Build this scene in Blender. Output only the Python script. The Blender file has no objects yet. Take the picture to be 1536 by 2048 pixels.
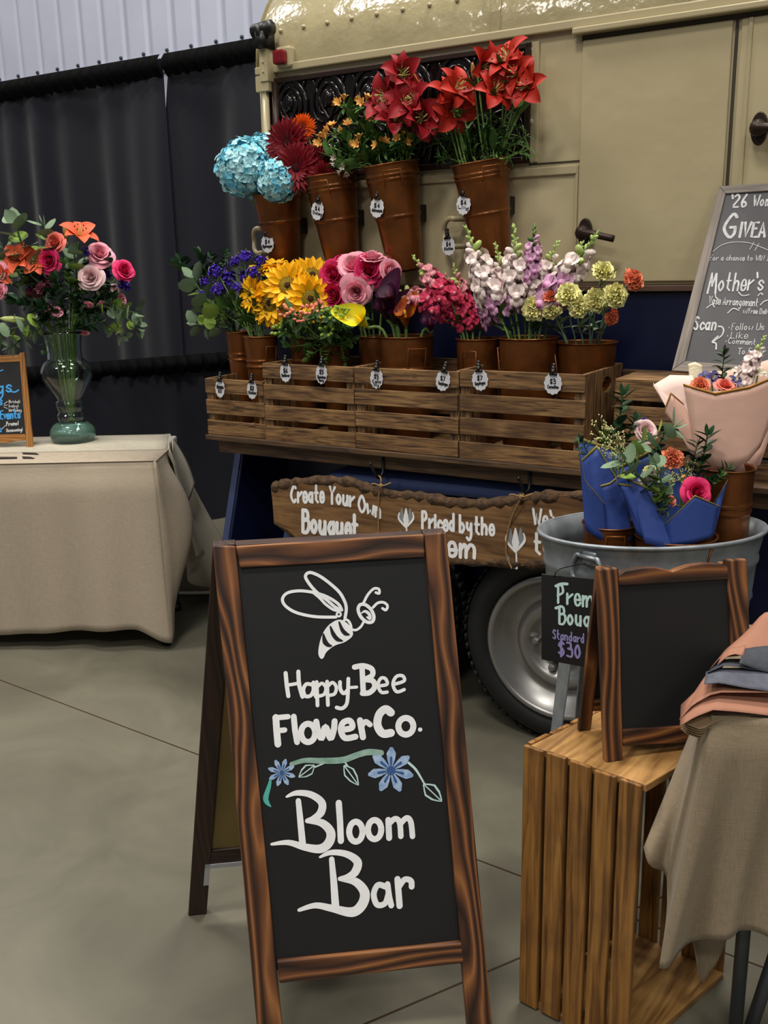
import bpy, math, random
from mathutils import Vector as V, Matrix
random.seed(7)
R_ = random.random
def U(a, b): return random.uniform(a, b)
SC = bpy.context.scene
COL = SC.collection
# ------------------------------------------------------------------ camera
FPX, CX, CY, CAMH = 1930.0, 768.0, 1024.0, 1.45
_p, _r, _a = math.radians(14.5), math.radians(1.2), math.radians(58.5)
CF = V((0, math.cos(_p), -math.sin(_p)))
_R0 = V((1, 0, 0)); _D0 = V((0, -math.sin(_p), -math.cos(_p)))
CR = math.cos(_r) * _R0 + math.sin(_r) * _D0
CD = -math.sin(_r) * _R0 + math.cos(_r) * _D0
O = V((0, 0, CAMH))
cam = bpy.data.cameras.new('camera'); camo = bpy.data.objects.new('camera', cam); COL.objects.link(camo)
cam.sensor_fit = 'VERTICAL'; cam.sensor_height = 36.0; cam.lens = FPX / 2048 * 36.0
cam.clip_start = 0.05
camo.matrix_world = Matrix(((CR.x, -CD.x, -CF.x, O.x), (CR.y, -CD.y, -CF.y, O.y), (CR.z, -CD.z, -CF.z, O.z), (0, 0, 0, 1)))
SC.camera = camo
# ------------------------------------------------------------------ light
SC.view_settings.view_transform = 'Standard'; SC.view_settings.look = 'None'
SC.view_settings.gamma = 1.0; SC.view_settings.use_curve_mapping = False
SC.view_settings.exposure = 0.0
wd = bpy.data.worlds.new('hall'); SC.world = wd; wd.use_nodes = True
wd.node_tree.nodes['Background'].inputs[0].default_value = (0.88, 0.93, 1.0, 1)
wd.node_tree.nodes['Background'].inputs[1].default_value = 0.17
def hall_lamp(x, y, z, e, sx=1.2, sy=0.6, c=(1, 0.955, 0.87)):
    l = bpy.data.lights.new('hall_lamp', 'AREA'); l.shape = 'RECTANGLE'; l.size = sx; l.size_y = sy
    l.energy = e; l.color = c
    o = bpy.data.objects.new('hall_lamp', l); o.location = (x, y, z); COL.objects.link(o)
for x, y, e in ((-2.6, 3.4, 150), (1.2, 3.2, 205), (-1.2, 0.2, 170), (2.6, 0.4, 95), (-4.6, -0.5, 80), (-4.2, 6.6, 100), (-1.6, -4.2, 150), (2.4, -4.2, 100)):
    hall_lamp(x, y, 6.2, e)

# ------------------------------------------------------------------ pixel helpers (1536 x 2048 frame)
def ray(x, y): return CF + CR * ((x - CX) / FPX) + CD * ((y - CY) / FPX)
def at_z(x, y, h=0.0):
    r = ray(x, y); return O + r * ((h - CAMH) / r.z)
def at_t(x, y, t): return O + ray(x, y) * t
def at_pl(x, y, P, n):
    r = ray(x, y); return O + r * ((P - O).dot(n) / r.dot(n))
T = V((math.sin(_a), -math.cos(_a), 0)); DN = V((math.cos(_a), math.sin(_a), 0)); Z = V((0, 0, 1))
W0 = at_z(1100, 1490)
TROT = math.atan2(T.y, T.x)
def tw(s, d, z): return W0 + T * s + DN * d + Z * z           # trailer frame: along side, depth, up
def tp(x, y, d): return at_pl(x, y, W0 + DN * d, DN)
def tsz(x, y, d):
    P = tp(x, y, d); return (P - W0).dot(T), P.z
def depth(P): return (P - O).dot(CF)
def mpp(P): return depth(P) / FPX                              # metres per pixel there
# ------------------------------------------------------------------ materials
def lin(c):
    c = c / 255.0
    return c / 12.92 if c <= 0.04045 else ((c + 0.055) / 1.055) ** 2.4
def C3(c): return (lin(c[0]), lin(c[1]), lin(c[2]), 1)
MATS = {}
def nd(nt, t, **k):
    n = nt.nodes.new(t)
    for a, b in k.items(): setattr(n, a, b)
    return n
def mat(name, c, rough=0.6, metal=0.0, spec=0.5, c2=None, scale=20, detail=4, bump=0.0, bscale=None, coat=0.0, trans=0.0, ior=1.45, sheen=0, stretch=None, sub=0.0):
    if name in MATS: return MATS[name]
    m = bpy.data.materials.new(name); m.use_nodes = True; nt = m.node_tree
    b = nt.nodes['Principled BSDF']; L = nt.links.new
    b.inputs['Base Color'].default_value = C3(c); b.inputs['Roughness'].default_value = rough
    b.inputs['Metallic'].default_value = metal; b.inputs['Specular IOR Level'].default_value = spec
    b.inputs['Coat Weight'].default_value = coat; b.inputs['Transmission Weight'].default_value = trans
    b.inputs['IOR'].default_value = ior; b.inputs['Sheen Weight'].default_value = sheen
    if c2 or bump:
        tc = nd(nt, 'ShaderNodeTexCoord'); vec = tc.outputs['Object']
        if stretch:
            mp = nd(nt, 'ShaderNodeMapping'); mp.inputs['Scale'].default_value = stretch; L(vec, mp.inputs[0]); vec = mp.outputs[0]
    if c2:
        n = nd(nt, 'ShaderNodeTexNoise'); n.inputs['Scale'].default_value = scale; n.inputs['Detail'].default_value = detail
        L(vec, n.inputs['Vector'])
        r = nd(nt, 'ShaderNodeValToRGB'); r.color_ramp.elements[0].position = 0.33; r.color_ramp.elements[1].position = 0.67
        r.color_ramp.elements[0].color = C3(c); r.color_ramp.elements[1].color = C3(c2)
        L(n.outputs[0], r.inputs[0]); L(r.outputs[0], b.inputs['Base Color'])
    if bump:
        n = nd(nt, 'ShaderNodeTexNoise'); n.inputs['Scale'].default_value = bscale or scale; n.inputs['Detail'].default_value = 3
        L(vec, n.inputs['Vector'])
        q = nd(nt, 'ShaderNodeBump'); q.inputs['Strength'].default_value = bump; q.inputs['Distance'].default_value = 0.01
        L(n.outputs[0], q.inputs['Height']); L(q.outputs[0], b.inputs['Normal'])
    MATS[name] = m; return m
def wood(name, cols, rough=0.6, sx=3.0, sy=28.0, dist=1.2, rings=0.0, bump=0.25, stain=None):
    """plank wood: the 'grain' attribute runs along each board"""
    if name in MATS: return MATS[name]
    m = bpy.data.materials.new(name); m.use_nodes = True; nt = m.node_tree; L = nt.links.new
    b = nt.nodes['Principled BSDF']; b.inputs['Roughness'].default_value = rough
    at = nd(nt, 'ShaderNodeAttribute', attribute_name='grain')
    mp = nd(nt, 'ShaderNodeMapping'); mp.inputs['Scale'].default_value = (sx, sy, sy); L(at.outputs['Vector'], mp.inputs[0])
    n = nd(nt, 'ShaderNodeTexNoise'); n.inputs['Scale'].default_value = 1.0; n.inputs['Detail'].default_value = 6
    n.inputs['Distortion'].default_value = dist; L(mp.outputs[0], n.inputs['Vector'])
    fac = n.outputs[0]
    if rings:
        mp2 = nd(nt, 'ShaderNodeMapping'); mp2.inputs['Scale'].default_value = (sx * .55, sy * .2, sy * .2); L(at.outputs['Vector'], mp2.inputs[0])
        n2 = nd(nt, 'ShaderNodeTexNoise'); n2.inputs['Scale'].default_value = 1.0; n2.inputs['Detail'].default_value = 1.5; L(mp2.outputs[0], n2.inputs['Vector'])
        sp_ = nd(nt, 'ShaderNodeSeparateXYZ'); L(at.outputs['Vector'], sp_.inputs[0])
        m1 = nd(nt, 'ShaderNodeMath', operation='MULTIPLY'); L(sp_.outputs[1], m1.inputs[0]); m1.inputs[1].default_value = sy * 1.5
        m2 = nd(nt, 'ShaderNodeMath', operation='MULTIPLY_ADD'); L(n2.outputs[0], m2.inputs[0]); m2.inputs[1].default_value = 11.0; L(m1.outputs[0], m2.inputs[2])
        pp = nd(nt, 'ShaderNodeMath', operation='PINGPONG'); L(m2.outputs[0], pp.inputs[0]); pp.inputs[1].default_value = 1.0
        mx = nd(nt, 'ShaderNodeMix'); mx.inputs[0].default_value = rings
        L(fac, mx.inputs[2]); L(pp.outputs[0], mx.inputs[3]); fac = mx.outputs[0]
    r = nd(nt, 'ShaderNodeValToRGB'); cr = r.color_ramp
    k = len(cols)
    lo, hi = (0.15, 0.85) if rings else (0.33, 0.68)
    for i, c in enumerate(cols):
        pos = lo + (hi - lo) * i / (k - 1)
        e = cr.elements[i] if i < 2 else cr.elements.new(pos)
        e.position = pos; e.color = C3(c)
    L(fac, r.inputs[0]); out = r.outputs[0]
    if stain:
        n2 = nd(nt, 'ShaderNodeTexNoise'); n2.inputs['Scale'].default_value = 7.0; n2.inputs['Detail'].default_value = 3
        L(at.outputs['Vector'], n2.inputs['Vector'])
        r2 = nd(nt, 'ShaderNodeValToRGB'); r2.color_ramp.elements[0].position = 0.48; r2.color_ramp.elements[1].position = 0.8
        L(n2.outputs[0], r2.inputs[0])
        mx = nd(nt, 'ShaderNodeMix', data_type='RGBA'); L(r2.outputs[0], mx.inputs[0]); L(out, mx.inputs[6]); mx.inputs[7].default_value = C3(stain); out = mx.outputs[2]
    L(out, b.inputs['Base Color'])
    q = nd(nt, 'ShaderNodeBump'); q.inputs['Strength'].default_value = bump; q.inputs['Distance'].default_value = 0.004
    L(fac, q.inputs['Height']); L(q.outputs[0], b.inputs['Normal'])
    MATS[name] = m; return m
# ------------------------------------------------------------------ mesh buffer
def catmull(P, n=6, closed=False):
    P = [V(p) for p in P]
    if len(P) < 3 and not closed: return P
    out = []; k = len(P)
    rng = range(k) if closed else range(k - 1)
    for i in rng:
        if closed: a, b, c, d = P[(i - 1) % k], P[i], P[(i + 1) % k], P[(i + 2) % k]
        else: a, b, c, d = P[max(i - 1, 0)], P[i], P[i + 1], P[min(i + 2, k - 1)]
        for j in range(n):
            t = j / n
            out.append(0.5 * ((2 * b) + (c - a) * t + (2 * a - 5 * b + 4 * c - d) * t * t + (3 * b - a - 3 * c + d) * t ** 3))
    if not closed: out.append(P[-1])
    return out
class MB:
    def __init__(s): s.v = []; s.f = []; s.m = []; s.g = []
    def add(s, vs, fs, m=0, g=None):
        o = len(s.v); s.v += [V(q) for q in vs]
        s.f += [tuple(i + o for i in f) for f in fs]; s.m += [m] * len(fs)
        s.g += list(g) if g else [(q[0], q[1], q[2]) for q in vs]
    def hexa(s, b, t, m=0, along=None):
        """eight corners: bottom ring b, top ring t"""
        vs = [V(q) for q in list(b) + list(t)]
        e = [vs[1] - vs[0], vs[3] - vs[0], vs[4] - vs[0]]
        idx = along if along is not None else max(range(3), key=lambda i: e[i].length)
        ax = [e[idx].normalized()] + [e[i].normalized() for i in range(3) if i != idx]
        ro = V((U(0, 9), U(0, 9), U(0, 9))); o0 = vs[0]
        g = [tuple((q - o0).dot(ax[i]) + ro[i] for i in range(3)) for q in vs]
        s.add(vs, [(3, 2, 1, 0), (4, 5, 6, 7), (0, 1, 5, 4), (1, 2, 6, 5), (2, 3, 7, 6), (3, 0, 4, 7)], m, g)
    def box(s, o, ex, ey, ez, m=0, along=None):
        """corner o and three edge vectors"""
        o, ex, ey, ez = V(o), V(ex), V(ey), V(ez)
        if ex.cross(ey).dot(ez) < 0: o = o + ez; ez = -ez
        s.hexa([o, o + ex, o + ex + ey, o + ey], [o + ez, o + ex + ez, o + ex + ey + ez, o + ey + ez], m, along)
    def prism(s, poly, ext, m=0, along=None, mtop=None):
        P = [V(p) for p in poly]; ext = V(ext); n = len(P)
        ax = V(along).normalized() if along else (P[1] - P[0]).normalized()
        nn = ext.normalized(); cr = nn.cross(ax); ro = V((U(0, 9), U(0, 9), U(0, 9)))
        allv = P + [p + ext for p in P]
        g = [(q.dot(ax) + ro.x, q.dot(cr) + ro.y, q.dot(nn) + ro.z) for q in allv]
        s.add(allv, [tuple(reversed(range(n)))], m, g)
        o = len(s.v) - 2 * n
        s.f.append(tuple(range(o + n, o + 2 * n))); s.m.append(m if mtop is None else mtop)
        for i in range(n):
            j = (i + 1) % n; s.f.append((o + i, o + j, o + n + j, o + n + i)); s.m.append(m)
    def tube(s, pts, r, n=8, cap=True, m=0, flat=None, closed=False, up=None):
        P = [V(p) for p in pts]; k = len(P)
        rr = r if isinstance(r, (list, tuple)) else [r] * k
        if k < 2: return
        vs = []; prev = None
        for i in range(k):
            if closed: t = P[(i + 1) % k] - P[i - 1]
            else: t = P[min(i + 1, k - 1)] - P[max(i - 1, 0)]
            if t.length < 1e-9: t = V((0, 0, 1))
            t.normalize()
            if flat is not None:
                nn, th = flat; sd = t.cross(nn)
                if sd.length < 1e-6: sd = nn.orthogonal()
                sd.normalize(); a, b = sd * rr[i], nn * th
            else:
                if prev is None: u = t.orthogonal().normalized()
                else:
                    u = prev - t * prev.dot(t)
                    u = u.normalized() if u.length > 1e-6 else t.orthogonal().normalized()
                prev = u; w = t.cross(u); a, b = u * rr[i], w * rr[i]
            for j in range(n):
                q = 2 * math.pi * j / n; vs.append(P[i] + a * math.cos(q) + b * math.sin(q))
        fs = []
        for i in range(k if closed else k - 1):
            i2 = (i + 1) % k
            for j in range(n):
                j2 = (j + 1) % n; fs.append((i * n + j, i * n + j2, i2 * n + j2, i2 * n + j))
        if cap and not closed: fs += [tuple(reversed(range(n))), tuple(range((k - 1) * n, k * n))]
        s.add(vs, fs, m)
    def lathe(s, prof, n=32, M=None, m=0, ms=None, arc=None):
        vs = []; k = len(prof)
        for r, z in prof:
            for j in range(n):
                q = 2 * math.pi * j / n; p = V((r * math.cos(q), r * math.sin(q), z)); vs.append(M @ p if M else p)
        for i in range(k - 1):
            pass
        fs = [[(i * n + j, i * n + (j + 1) % n, (i + 1) * n + (j + 1) % n, (i + 1) * n + j) for j in range(n)] for i in range(k - 1)]
        o = len(s.v); s.add(vs, [], 0)
        for i, fl in enumerate(fs):
            for f in fl: s.f.append(tuple(a + o for a in f)); s.m.append(ms[i] if ms else m)
    def grid(s, fn, nu, nv, m=0, g=None):
        vs = [fn(i / nu, j / nv) for j in range(nv + 1) for i in range(nu + 1)]
        fs = [(j * (nu + 1) + i, j * (nu + 1) + i + 1, (j + 1) * (nu + 1) + i + 1, (j + 1) * (nu + 1) + i) for j in range(nv) for i in range(nu)]
        s.add(vs, fs, m, g)
    def ball(s, c, rx, ry=None, rz=None, M=None, nu=10, nv=6, m=0):
        ry = ry or rx; rz = rz or rx; c = V(c)
        vs = []; 
        for j in range(nv + 1):
            th = math.pi * j / nv
            for i in range(nu):
                ph = 2 * math.pi * i / nu
                p = V((rx * math.sin(th) * math.cos(ph), ry * math.sin(th) * math.sin(ph), rz * math.cos(th)))
                vs.append(c + (M @ p if M else p))
        s.add(vs, [(j * nu + i, (j + 1) * nu + i, (j + 1) * nu + (i + 1) % nu, j * nu + (i + 1) % nu) for j in range(nv) for i in range(nu)], m)
    def petal(s, base, d, n, L, Wd, th0=0.0, curl=0.0, cup=0.0, a=0.8, b=0.7, nt=5, m=0, wav=0.0, base_w=0.12):
        d = V(d).normalized(); n = V(n); n = (n - d * n.dot(d)).normalized(); sd = d.cross(n)
        p = V(base); vs = []
        for i in range(nt + 1):
            t = i / nt; ang = th0 + curl * t
            dd = d * math.cos(ang) + n * math.sin(ang); nn = n * math.cos(ang) - d * math.sin(ang)
            if i: p = p + dd * (L / nt)
            w = Wd * max(math.sin(math.pi * min(t ** a, 0.999)) ** b, base_w * (1 - t))
            k = wav * Wd * (1 if i % 2 else -1) if wav else 0
            vs += [p - sd * w + nn * (cup * w + k), p - sd * w * 0.5 + nn * cup * w * 0.25, p.copy(), p + sd * w * 0.5 + nn * cup * w * 0.25, p + sd * w + nn * (cup * w - k)]
        fs = [(i * 5 + j, i * 5 + j + 1, i * 5 + j + 6, i * 5 + j + 5) for i in range(nt) for j in range(4)]
        s.add(vs, fs, m)
    def mesh(s, name, mats, M=None, smooth=True):
        inv = M.inverted() if M else None
        vs = [tuple(inv @ q) if inv else tuple(q) for q in s.v]
        me = bpy.data.meshes.new(name); me.from_pydata(vs, [], s.f); me.update()
        for q in (mats if isinstance(mats, (list, tuple)) else [mats]): me.materials.append(q)
        me.polygons.foreach_set('material_index', s.m)
        if smooth: me.polygons.foreach_set('use_smooth', [True] * len(s.f))
        at = me.attributes.new('grain', 'FLOAT_VECTOR', 'POINT')
        at.data.foreach_set('vector', [c for q in s.g for c in q])
        me.update(); return me
MW = {}
def tag(o, label=None, cat=None, group=None, kind=None):
    if label: o['label'] = label
    if cat: o['category'] = cat
    if group: o['group'] = group
    if kind: o['kind'] = kind
    return o
def thing(name, label, cat, loc, rz=0.0, group=None):
    o = bpy.data.objects.new(name, None); o.empty_display_size = 0.05
    M = Matrix.Translation(V(loc)) @ Matrix.Rotation(rz, 4, 'Z'); o.matrix_world = M
    COL.objects.link(o); MW[o.name] = M; return tag(o, label, cat, group)
def part(name, mb, mats, parent, smooth=False, bevel=0.0, solid=0.0, label=None, sub=0):
    """geometry is given in world space and stored in the parent's space"""
    M = MW[parent.name]
    me = mb.mesh(name, mats, M, smooth); o = bpy.data.objects.new(name, me); COL.objects.link(o); o.parent = parent
    MW[o.name] = M; mods(o, bevel, solid, sub)
    if label: o['label'] = label
    return o
def mods(o, bevel, solid, sub=0):
    if solid:
        q = o.modifiers.new('thickness', 'SOLIDIFY'); q.thickness = solid; q.offset = 0
    if sub:
        q = o.modifiers.new('soft', 'SUBSURF'); q.levels = sub; q.render_levels = sub
    if bevel:
        q = o.modifiers.new('edges', 'BEVEL'); q.width = bevel; q.segments = 2; q.limit_method = 'ANGLE'; q.angle_limit = 0.7
def solo(name, label, cat, mb, mats, loc, rz=0.0, group=None, smooth=False, bevel=0.0, solid=0.0, kind=None):
    M = Matrix.Translation(V(loc)) @ Matrix.Rotation(rz, 4, 'Z')
    me = mb.mesh(name, mats, M, smooth); o = bpy.data.objects.new(name, me); o.matrix_world = M; COL.objects.link(o)
    MW[o.name] = M; mods(o, bevel, solid); return tag(o, label, cat, group, kind)
def inst(name, me, Mw, parent, label=None):
    o = bpy.data.objects.new(name, me); COL.objects.link(o); o.parent = parent
    o.matrix_local = MW[parent.name].inverted() @ Mw; MW[o.name] = Mw
    if label: o['label'] = label
    return o
def basis(o, zdir, xdir=None, s=1.0):
    z = V(zdir).normalized()
    x = V(xdir) if xdir else (V((0, 0, 1)) if abs(z.z) < 0.9 else V((1, 0, 0)))
    x = (x - z * x.dot(z)).normalized(); y = z.cross(x)
    return Matrix(((x.x * s, y.x * s, z.x * s, o[0]), (x.y * s, y.y * s, z.y * s, o[1]), (x.z * s, y.z * s, z.z * s, o[2]), (0, 0, 0, 1)))
class Plane:
    def __init__(s, P, n, up=(0, 0, 1)):
        s.P = V(P); s.n = V(n).normalized()
        if (O - s.P).dot(s.n) < 0: s.n = -s.n
    def pt(s, x, y, e=0.0): return at_pl(x, y, s.P + s.n * e, s.n)
    def scale(s, x, y): return ((s.pt(x + 5, y) - s.pt(x - 5, y)).length + (s.pt(x, y + 5) - s.pt(x, y - 5)).length) / 20
BRN = [0]
def brush(mb, pl, pts, w, smooth=True, e=0.0012, m=0, closed=False, n=6):
    """a painted stroke through pixel points on a plane; w is the stroke width in pixels (number or list)"""
    BRN[0] += 1; e = e + (BRN[0] % 14) * 1.0e-5
    Q = [V((p[0], p[1], 0)) for p in pts]
    if len(Q) == 1: Q = [Q[0], Q[0] + V((0.5, 0, 0))]
    if smooth and len(Q) > 2: Q2 = catmull(Q, n, closed)
    else: Q2 = Q + ([Q[0]] if closed else [])
    k = len(Q2)
    if isinstance(w, (list, tuple)):
        ws = []
        for i in range(k):
            t = i / (k - 1) * (len(w) - 1); a = min(int(t), len(w) - 2); ws.append(w[a] + (w[a + 1] - w[a]) * (t - a))
    else: ws = [w] * k
    P = [pl.pt(q.x, q.y, e) for q in Q2]; sc = pl.scale(Q2[0].x, Q2[0].y)
    r = [q * sc / 2 for q in ws]
    if not closed or not smooth:
        a = (P[0] - P[1]).normalized() * r[0]; b = (P[-1] - P[-2]).normalized() * r[-1]
        P = [P[0] + a, P[0] + a * 0.9, P[0] + a * 0.55] + P + [P[-1] + b * 0.55, P[-1] + b * 0.9, P[-1] + b]
        r = [r[0] * 0.1, r[0] * 0.44, r[0] * 0.84] + r + [r[-1] * 0.84, r[-1] * 0.44, r[-1] * 0.1]
        cl = False
    else: P = P[:k]; r = r[:k]; cl = True
    k = len(P); vs = []
    for i in range(k):
        t = (P[(i + 1) % k] - P[i - 1]) if cl else (P[min(i + 1, k - 1)] - P[max(i - 1, 0)])
        sd = t.cross(pl.n).normalized() if t.length > 1e-9 else pl.n.orthogonal()
        up_ = pl.n * (i * 4e-6); vs += [P[i] - sd * r[i] + up_, P[i] + sd * r[i] + up_]
    mb.add(vs, [(2 * i, 2 * i + 1, 2 * ((i + 1) % k) + 1, 2 * ((i + 1) % k)) for i in range(k if cl else k - 1)], m)
FONT = {}
for ln in '''a5 S46 27 05 23 45|L47 43
b5 L0a 03|S06 27 45 23 04
c4 S46 27 05 23 44
d5 S46 27 05 23 45|L4a 43
e4 L05 45|S45 37 17 05 13 33 44
f4 S4a 29 26 23|L07 47
g5 S46 27 05 23 45|S47 42 20 01
h5 L0a 03|S05 27 46 43
i1 L07 03|L09 08
k4 L0a 03|L37 05 43
l1 L0a 03
m7 L07 03|S05 27 36 33|S35 57 76 73
n5 L07 03|S05 27 46 43
o5 O27 05 23 45
p5 L07 00|S06 27 45 23 04
q5 S46 27 05 23 45|L47 40
r4 L07 03|S05 26 47
s4 S46 27 06 25 44 23 04
t4 L1a 14 33|L07 37
u5 S07 04 23 45|L47 43
v4 L07 23 47
w6 L07 13 35 53 67
x4 L07 43|L47 03
y5 S07 05 24 46|S47 42 20 01
A6 L03 2a 53|L15 45
B5 L0a 03|S0a 3a 48 27 07|S07 47 55 33 03
C6 S59 3a 06 33 54
D6 L0a 03|S0a 3a 56 33 03
E4 L4a 0a 03 43|L07 37
F4 L4a 0a 03|L07 37
G6 S59 3a 06 33 54 56|L36 56
H5 L0a 03|L5a 53|L07 57
I1 L0a 03
L4 L0a 03 43
M7 S02 1a|S1a 35|S35 5a|S5a 72
N5 L03 0a 53 5a
O6 O3a 06 33 66
P5 L0a 03|S0a 3a 48 37 06
S5 S49 2a 08 27 45 33 04
T6 L0a 6a|L3a 33
V5 L0a 23 5a
U5 S0a 04 33 55 5a
W7 L0a 23 38 53 7a
Y5 L0a 27 5a|L27 23
05 O2a 06 23 46
13 L19 2a 23|L03 43
25 S09 2a 48 04|L03 43
35 S0a 3a 37 17|S17 47 43 03
45 L3a 05 45|L3a 33
55 L4a 0a 07|S07 37 45 23 03
65 S3a 06 13 44 26 05
75 L0a 4a 13
$5 S49 2a 08 27 45 33 04|L2b 22
'1 L0a 18
-4 L06 36
.1 L03 04
/4 L02 4a
!1 L0a 05|L03 04
*2 L05 06'''.split('\n'):
    ch = ln[0]; wd_, body = ln[1:].split(' ', 1)
    FONT[ch] = (int(wd_), [(b[0], [(int(q[0], 16), int(q[1], 16) - 3) for q in b[1:].split()]) for b in body.split('|')])
def letters(mb, pl, txt, p0, p1, cap, w, m=0, e=0.0012, slant=0.0):
    """hand lettering from left baseline pixel p0 to right baseline pixel p1, cap height in pixels"""
    tot = 0
    for ch in txt: tot += (FONT[ch][0] + 2) if ch in FONT else 4
    tot -= 2
    ux, uy = (p1[0] - p0[0]) / tot, (p1[1] - p0[1]) / tot; cu = cap / 7.0; x = 0
    for ch in txt:
        if ch not in FONT: x += 4; continue
        wq, strokes = FONT[ch]
        for kind, pts in strokes:
            jx, jy = U(-.15, .15), U(-.15, .15)
            P = [(p0[0] + ux * (x + a + jx) + slant * b * cu, p0[1] + uy * (x + a) - cu * (b + jy)) for a, b in pts]
            brush(mb, pl, P, w, smooth=kind != 'L', e=e, m=m, closed=kind == 'O', n=4)
        x += wq + 2
# ================================================================== materials
M_cream = mat('cream_paint', (172, 159, 126), 0.26, spec=0.5, c2=(181, 168, 134), scale=2.5, bump=0.12, bscale=9)
M_roof = mat('cream_roof_paint', (150, 139, 106), 0.13, spec=0.6, c2=(160, 149, 115), scale=6, bump=0.55, bscale=16, detail=5)
M_trim = mat('cream_trim_paint', (170, 157, 124), 0.3)
M_seam = mat('dark_seam', (52, 44, 30), 0.7)
M_brown = mat('brown_band', (84, 60, 48), 0.6)
M_navy = mat('navy_paint', (13, 19, 50), 0.36, spec=0.5)
M_fender = mat('fender_paint', (76, 90, 138), 0.4, spec=0.5)
M_black = mat('black_plastic', (14, 14, 15), 0.4)
M_blackm = mat('black_iron', (16, 16, 18), 0.45, 0.3)
M_bronze = mat('bronze_hardware', (48, 34, 28), 0.4, 0.5)
M_red = mat('red_lens', (110, 8, 20), 0.12, spec=0.8)
M_tin = mat('pressed_tin', (24, 18, 18), 0.16, 0.35, spec=0.7, bump=0.12, bscale=40)
M_rubber = mat('tyre_rubber', (24, 25, 27), 0.62, bump=0.1, bscale=60)
M_rim = mat('wheel_silver', (158, 156, 154), 0.36, 0.75, c2=(148, 146, 145), scale=14)
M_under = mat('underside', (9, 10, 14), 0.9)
M_drape = mat('black_drape_cloth', (21, 22, 32), 0.82, spec=0.2, sheen=0.15)
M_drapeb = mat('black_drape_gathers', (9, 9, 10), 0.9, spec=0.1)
M_wall = mat('white_wall_panel', (182, 186, 203), 0.55, c2=(176, 180, 197), scale=3)
M_screw = mat('wall_screw', (60, 62, 70), 0.5, 0.5)
M_pipe = mat('drape_pipe', (186, 188, 194), 0.4, 0.2)
M_copper = mat('rusty_copper', (130, 76, 34), 0.3, 0.6, spec=0.5, c2=(98, 57, 26), scale=13, bump=0.05, bscale=30)
M_copperd = mat('copper_wire', (138, 82, 40), 0.35, 0.7)
M_galv = mat('galvanised_steel', (150, 155, 160), 0.42, 0.45, c2=(124, 131, 137), scale=24, bump=0.06)
M_crate = wood('crate_wood', [(54, 37, 22), (104, 74, 45), (134, 100, 62), (150, 115, 72)], 0.6, 7, 85, 1.4, bump=.15, stain=(72, 48, 28))
M_cratet = wood('big_crate_wood', [(92, 58, 24), (140, 95, 43), (162, 117, 58)], 0.42, 4, 70, 1.0, bump=.12, stain=(74, 46, 22))
M_cratel = wood('big_crate_end_wood', [(116, 80, 42), (160, 118, 64), (180, 138, 84)], 0.5, 4, 40, 1.6, bump=.1, stain=(104, 70, 36))
M_shelf = wood('shelf_wood', [(44, 30, 19), (76, 54, 33), (96, 70, 43)], 0.65, 6, 80, 1.2, bump=.15)
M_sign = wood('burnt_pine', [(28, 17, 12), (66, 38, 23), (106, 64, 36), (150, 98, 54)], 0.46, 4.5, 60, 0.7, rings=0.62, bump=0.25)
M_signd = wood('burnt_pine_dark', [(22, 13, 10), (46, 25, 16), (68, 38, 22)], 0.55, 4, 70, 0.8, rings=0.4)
M_oak = wood('honey_oak', [(96, 58, 20), (150, 98, 40), (178, 124, 60)], 0.5, 6, 90, 0.8, rings=0.4)
M_board = mat('chalkboard_black', (21, 21, 23), 0.55, c2=(25, 25, 27), scale=3)
M_slate = mat('chalkboard_grey', (74, 73, 76), 0.7, c2=(84, 83, 86), scale=9, stretch=(1, 1, .25))
M_back = mat('board_back_tan', (128, 108, 60), 0.7, c2=(112, 94, 50), scale=5)
M_greyw = wood('grey_wood_frame', [(106, 98, 92), (124, 114, 106), (138, 127, 118)], 0.7, 6, 90, 0.6, bump=.1)
M_white = mat('white_paint', (250, 250, 251), 0.6, c2=(240, 240, 243), scale=30)
M_chalk = mat('chalk_white', (206, 206, 206), 0.85, c2=(176, 176, 178), scale=70)
M_mint = mat('mint_paint', (164, 190, 178), 0.6, c2=(120, 158, 142), scale=60)
M_mintw = mat('pale_mint_paint', (196, 226, 222), 0.6)
M_sky = mat('sky_blue_paint', (128, 160, 205), 0.6, c2=(176, 198, 225), scale=90)
M_skyd = mat('deep_blue_paint', (52, 88, 142), 0.6)
M_blue = mat('bright_blue_paint', (60, 150, 215), 0.6)
M_lilac = mat('lilac_paint', (150, 142, 200), 0.6)
M_grey = mat('grey_paint', (140, 142, 146), 0.7)
M_ink = mat('black_ink', (24, 24, 26), 0.7)
M_paperw = mat('white_tag_card', (208, 208, 214), 0.7)
M_bark = mat('bark', (96, 72, 50), 0.95, c2=(58, 42, 30), scale=50, bump=0.9, bscale=60)
M_slab = wood('live_edge_board', [(88, 60, 36), (122, 88, 54), (146, 110, 70)], 0.5, 3.5, 32, 1.8, bump=.12, stain=(92, 64, 40))
M_twine = mat('jute_twine', (142, 112, 72), 0.9, bump=0.4, bscale=300)
M_steelleg = mat('grey_table_leg', (74, 78, 82), 0.4, 0.4)
M_ttop = mat('table_plastic', (180, 178, 170), 0.6)
M_glass = mat('clear_glass', (233, 245, 240), 0.03, trans=1.0, ior=1.42)
M_glassg = mat('green_tinted_glass', (150, 196, 182), 0.06, trans=0.7, ior=1.45)
M_card = mat('leaflet_card', (196, 176, 160), 0.7)
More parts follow.
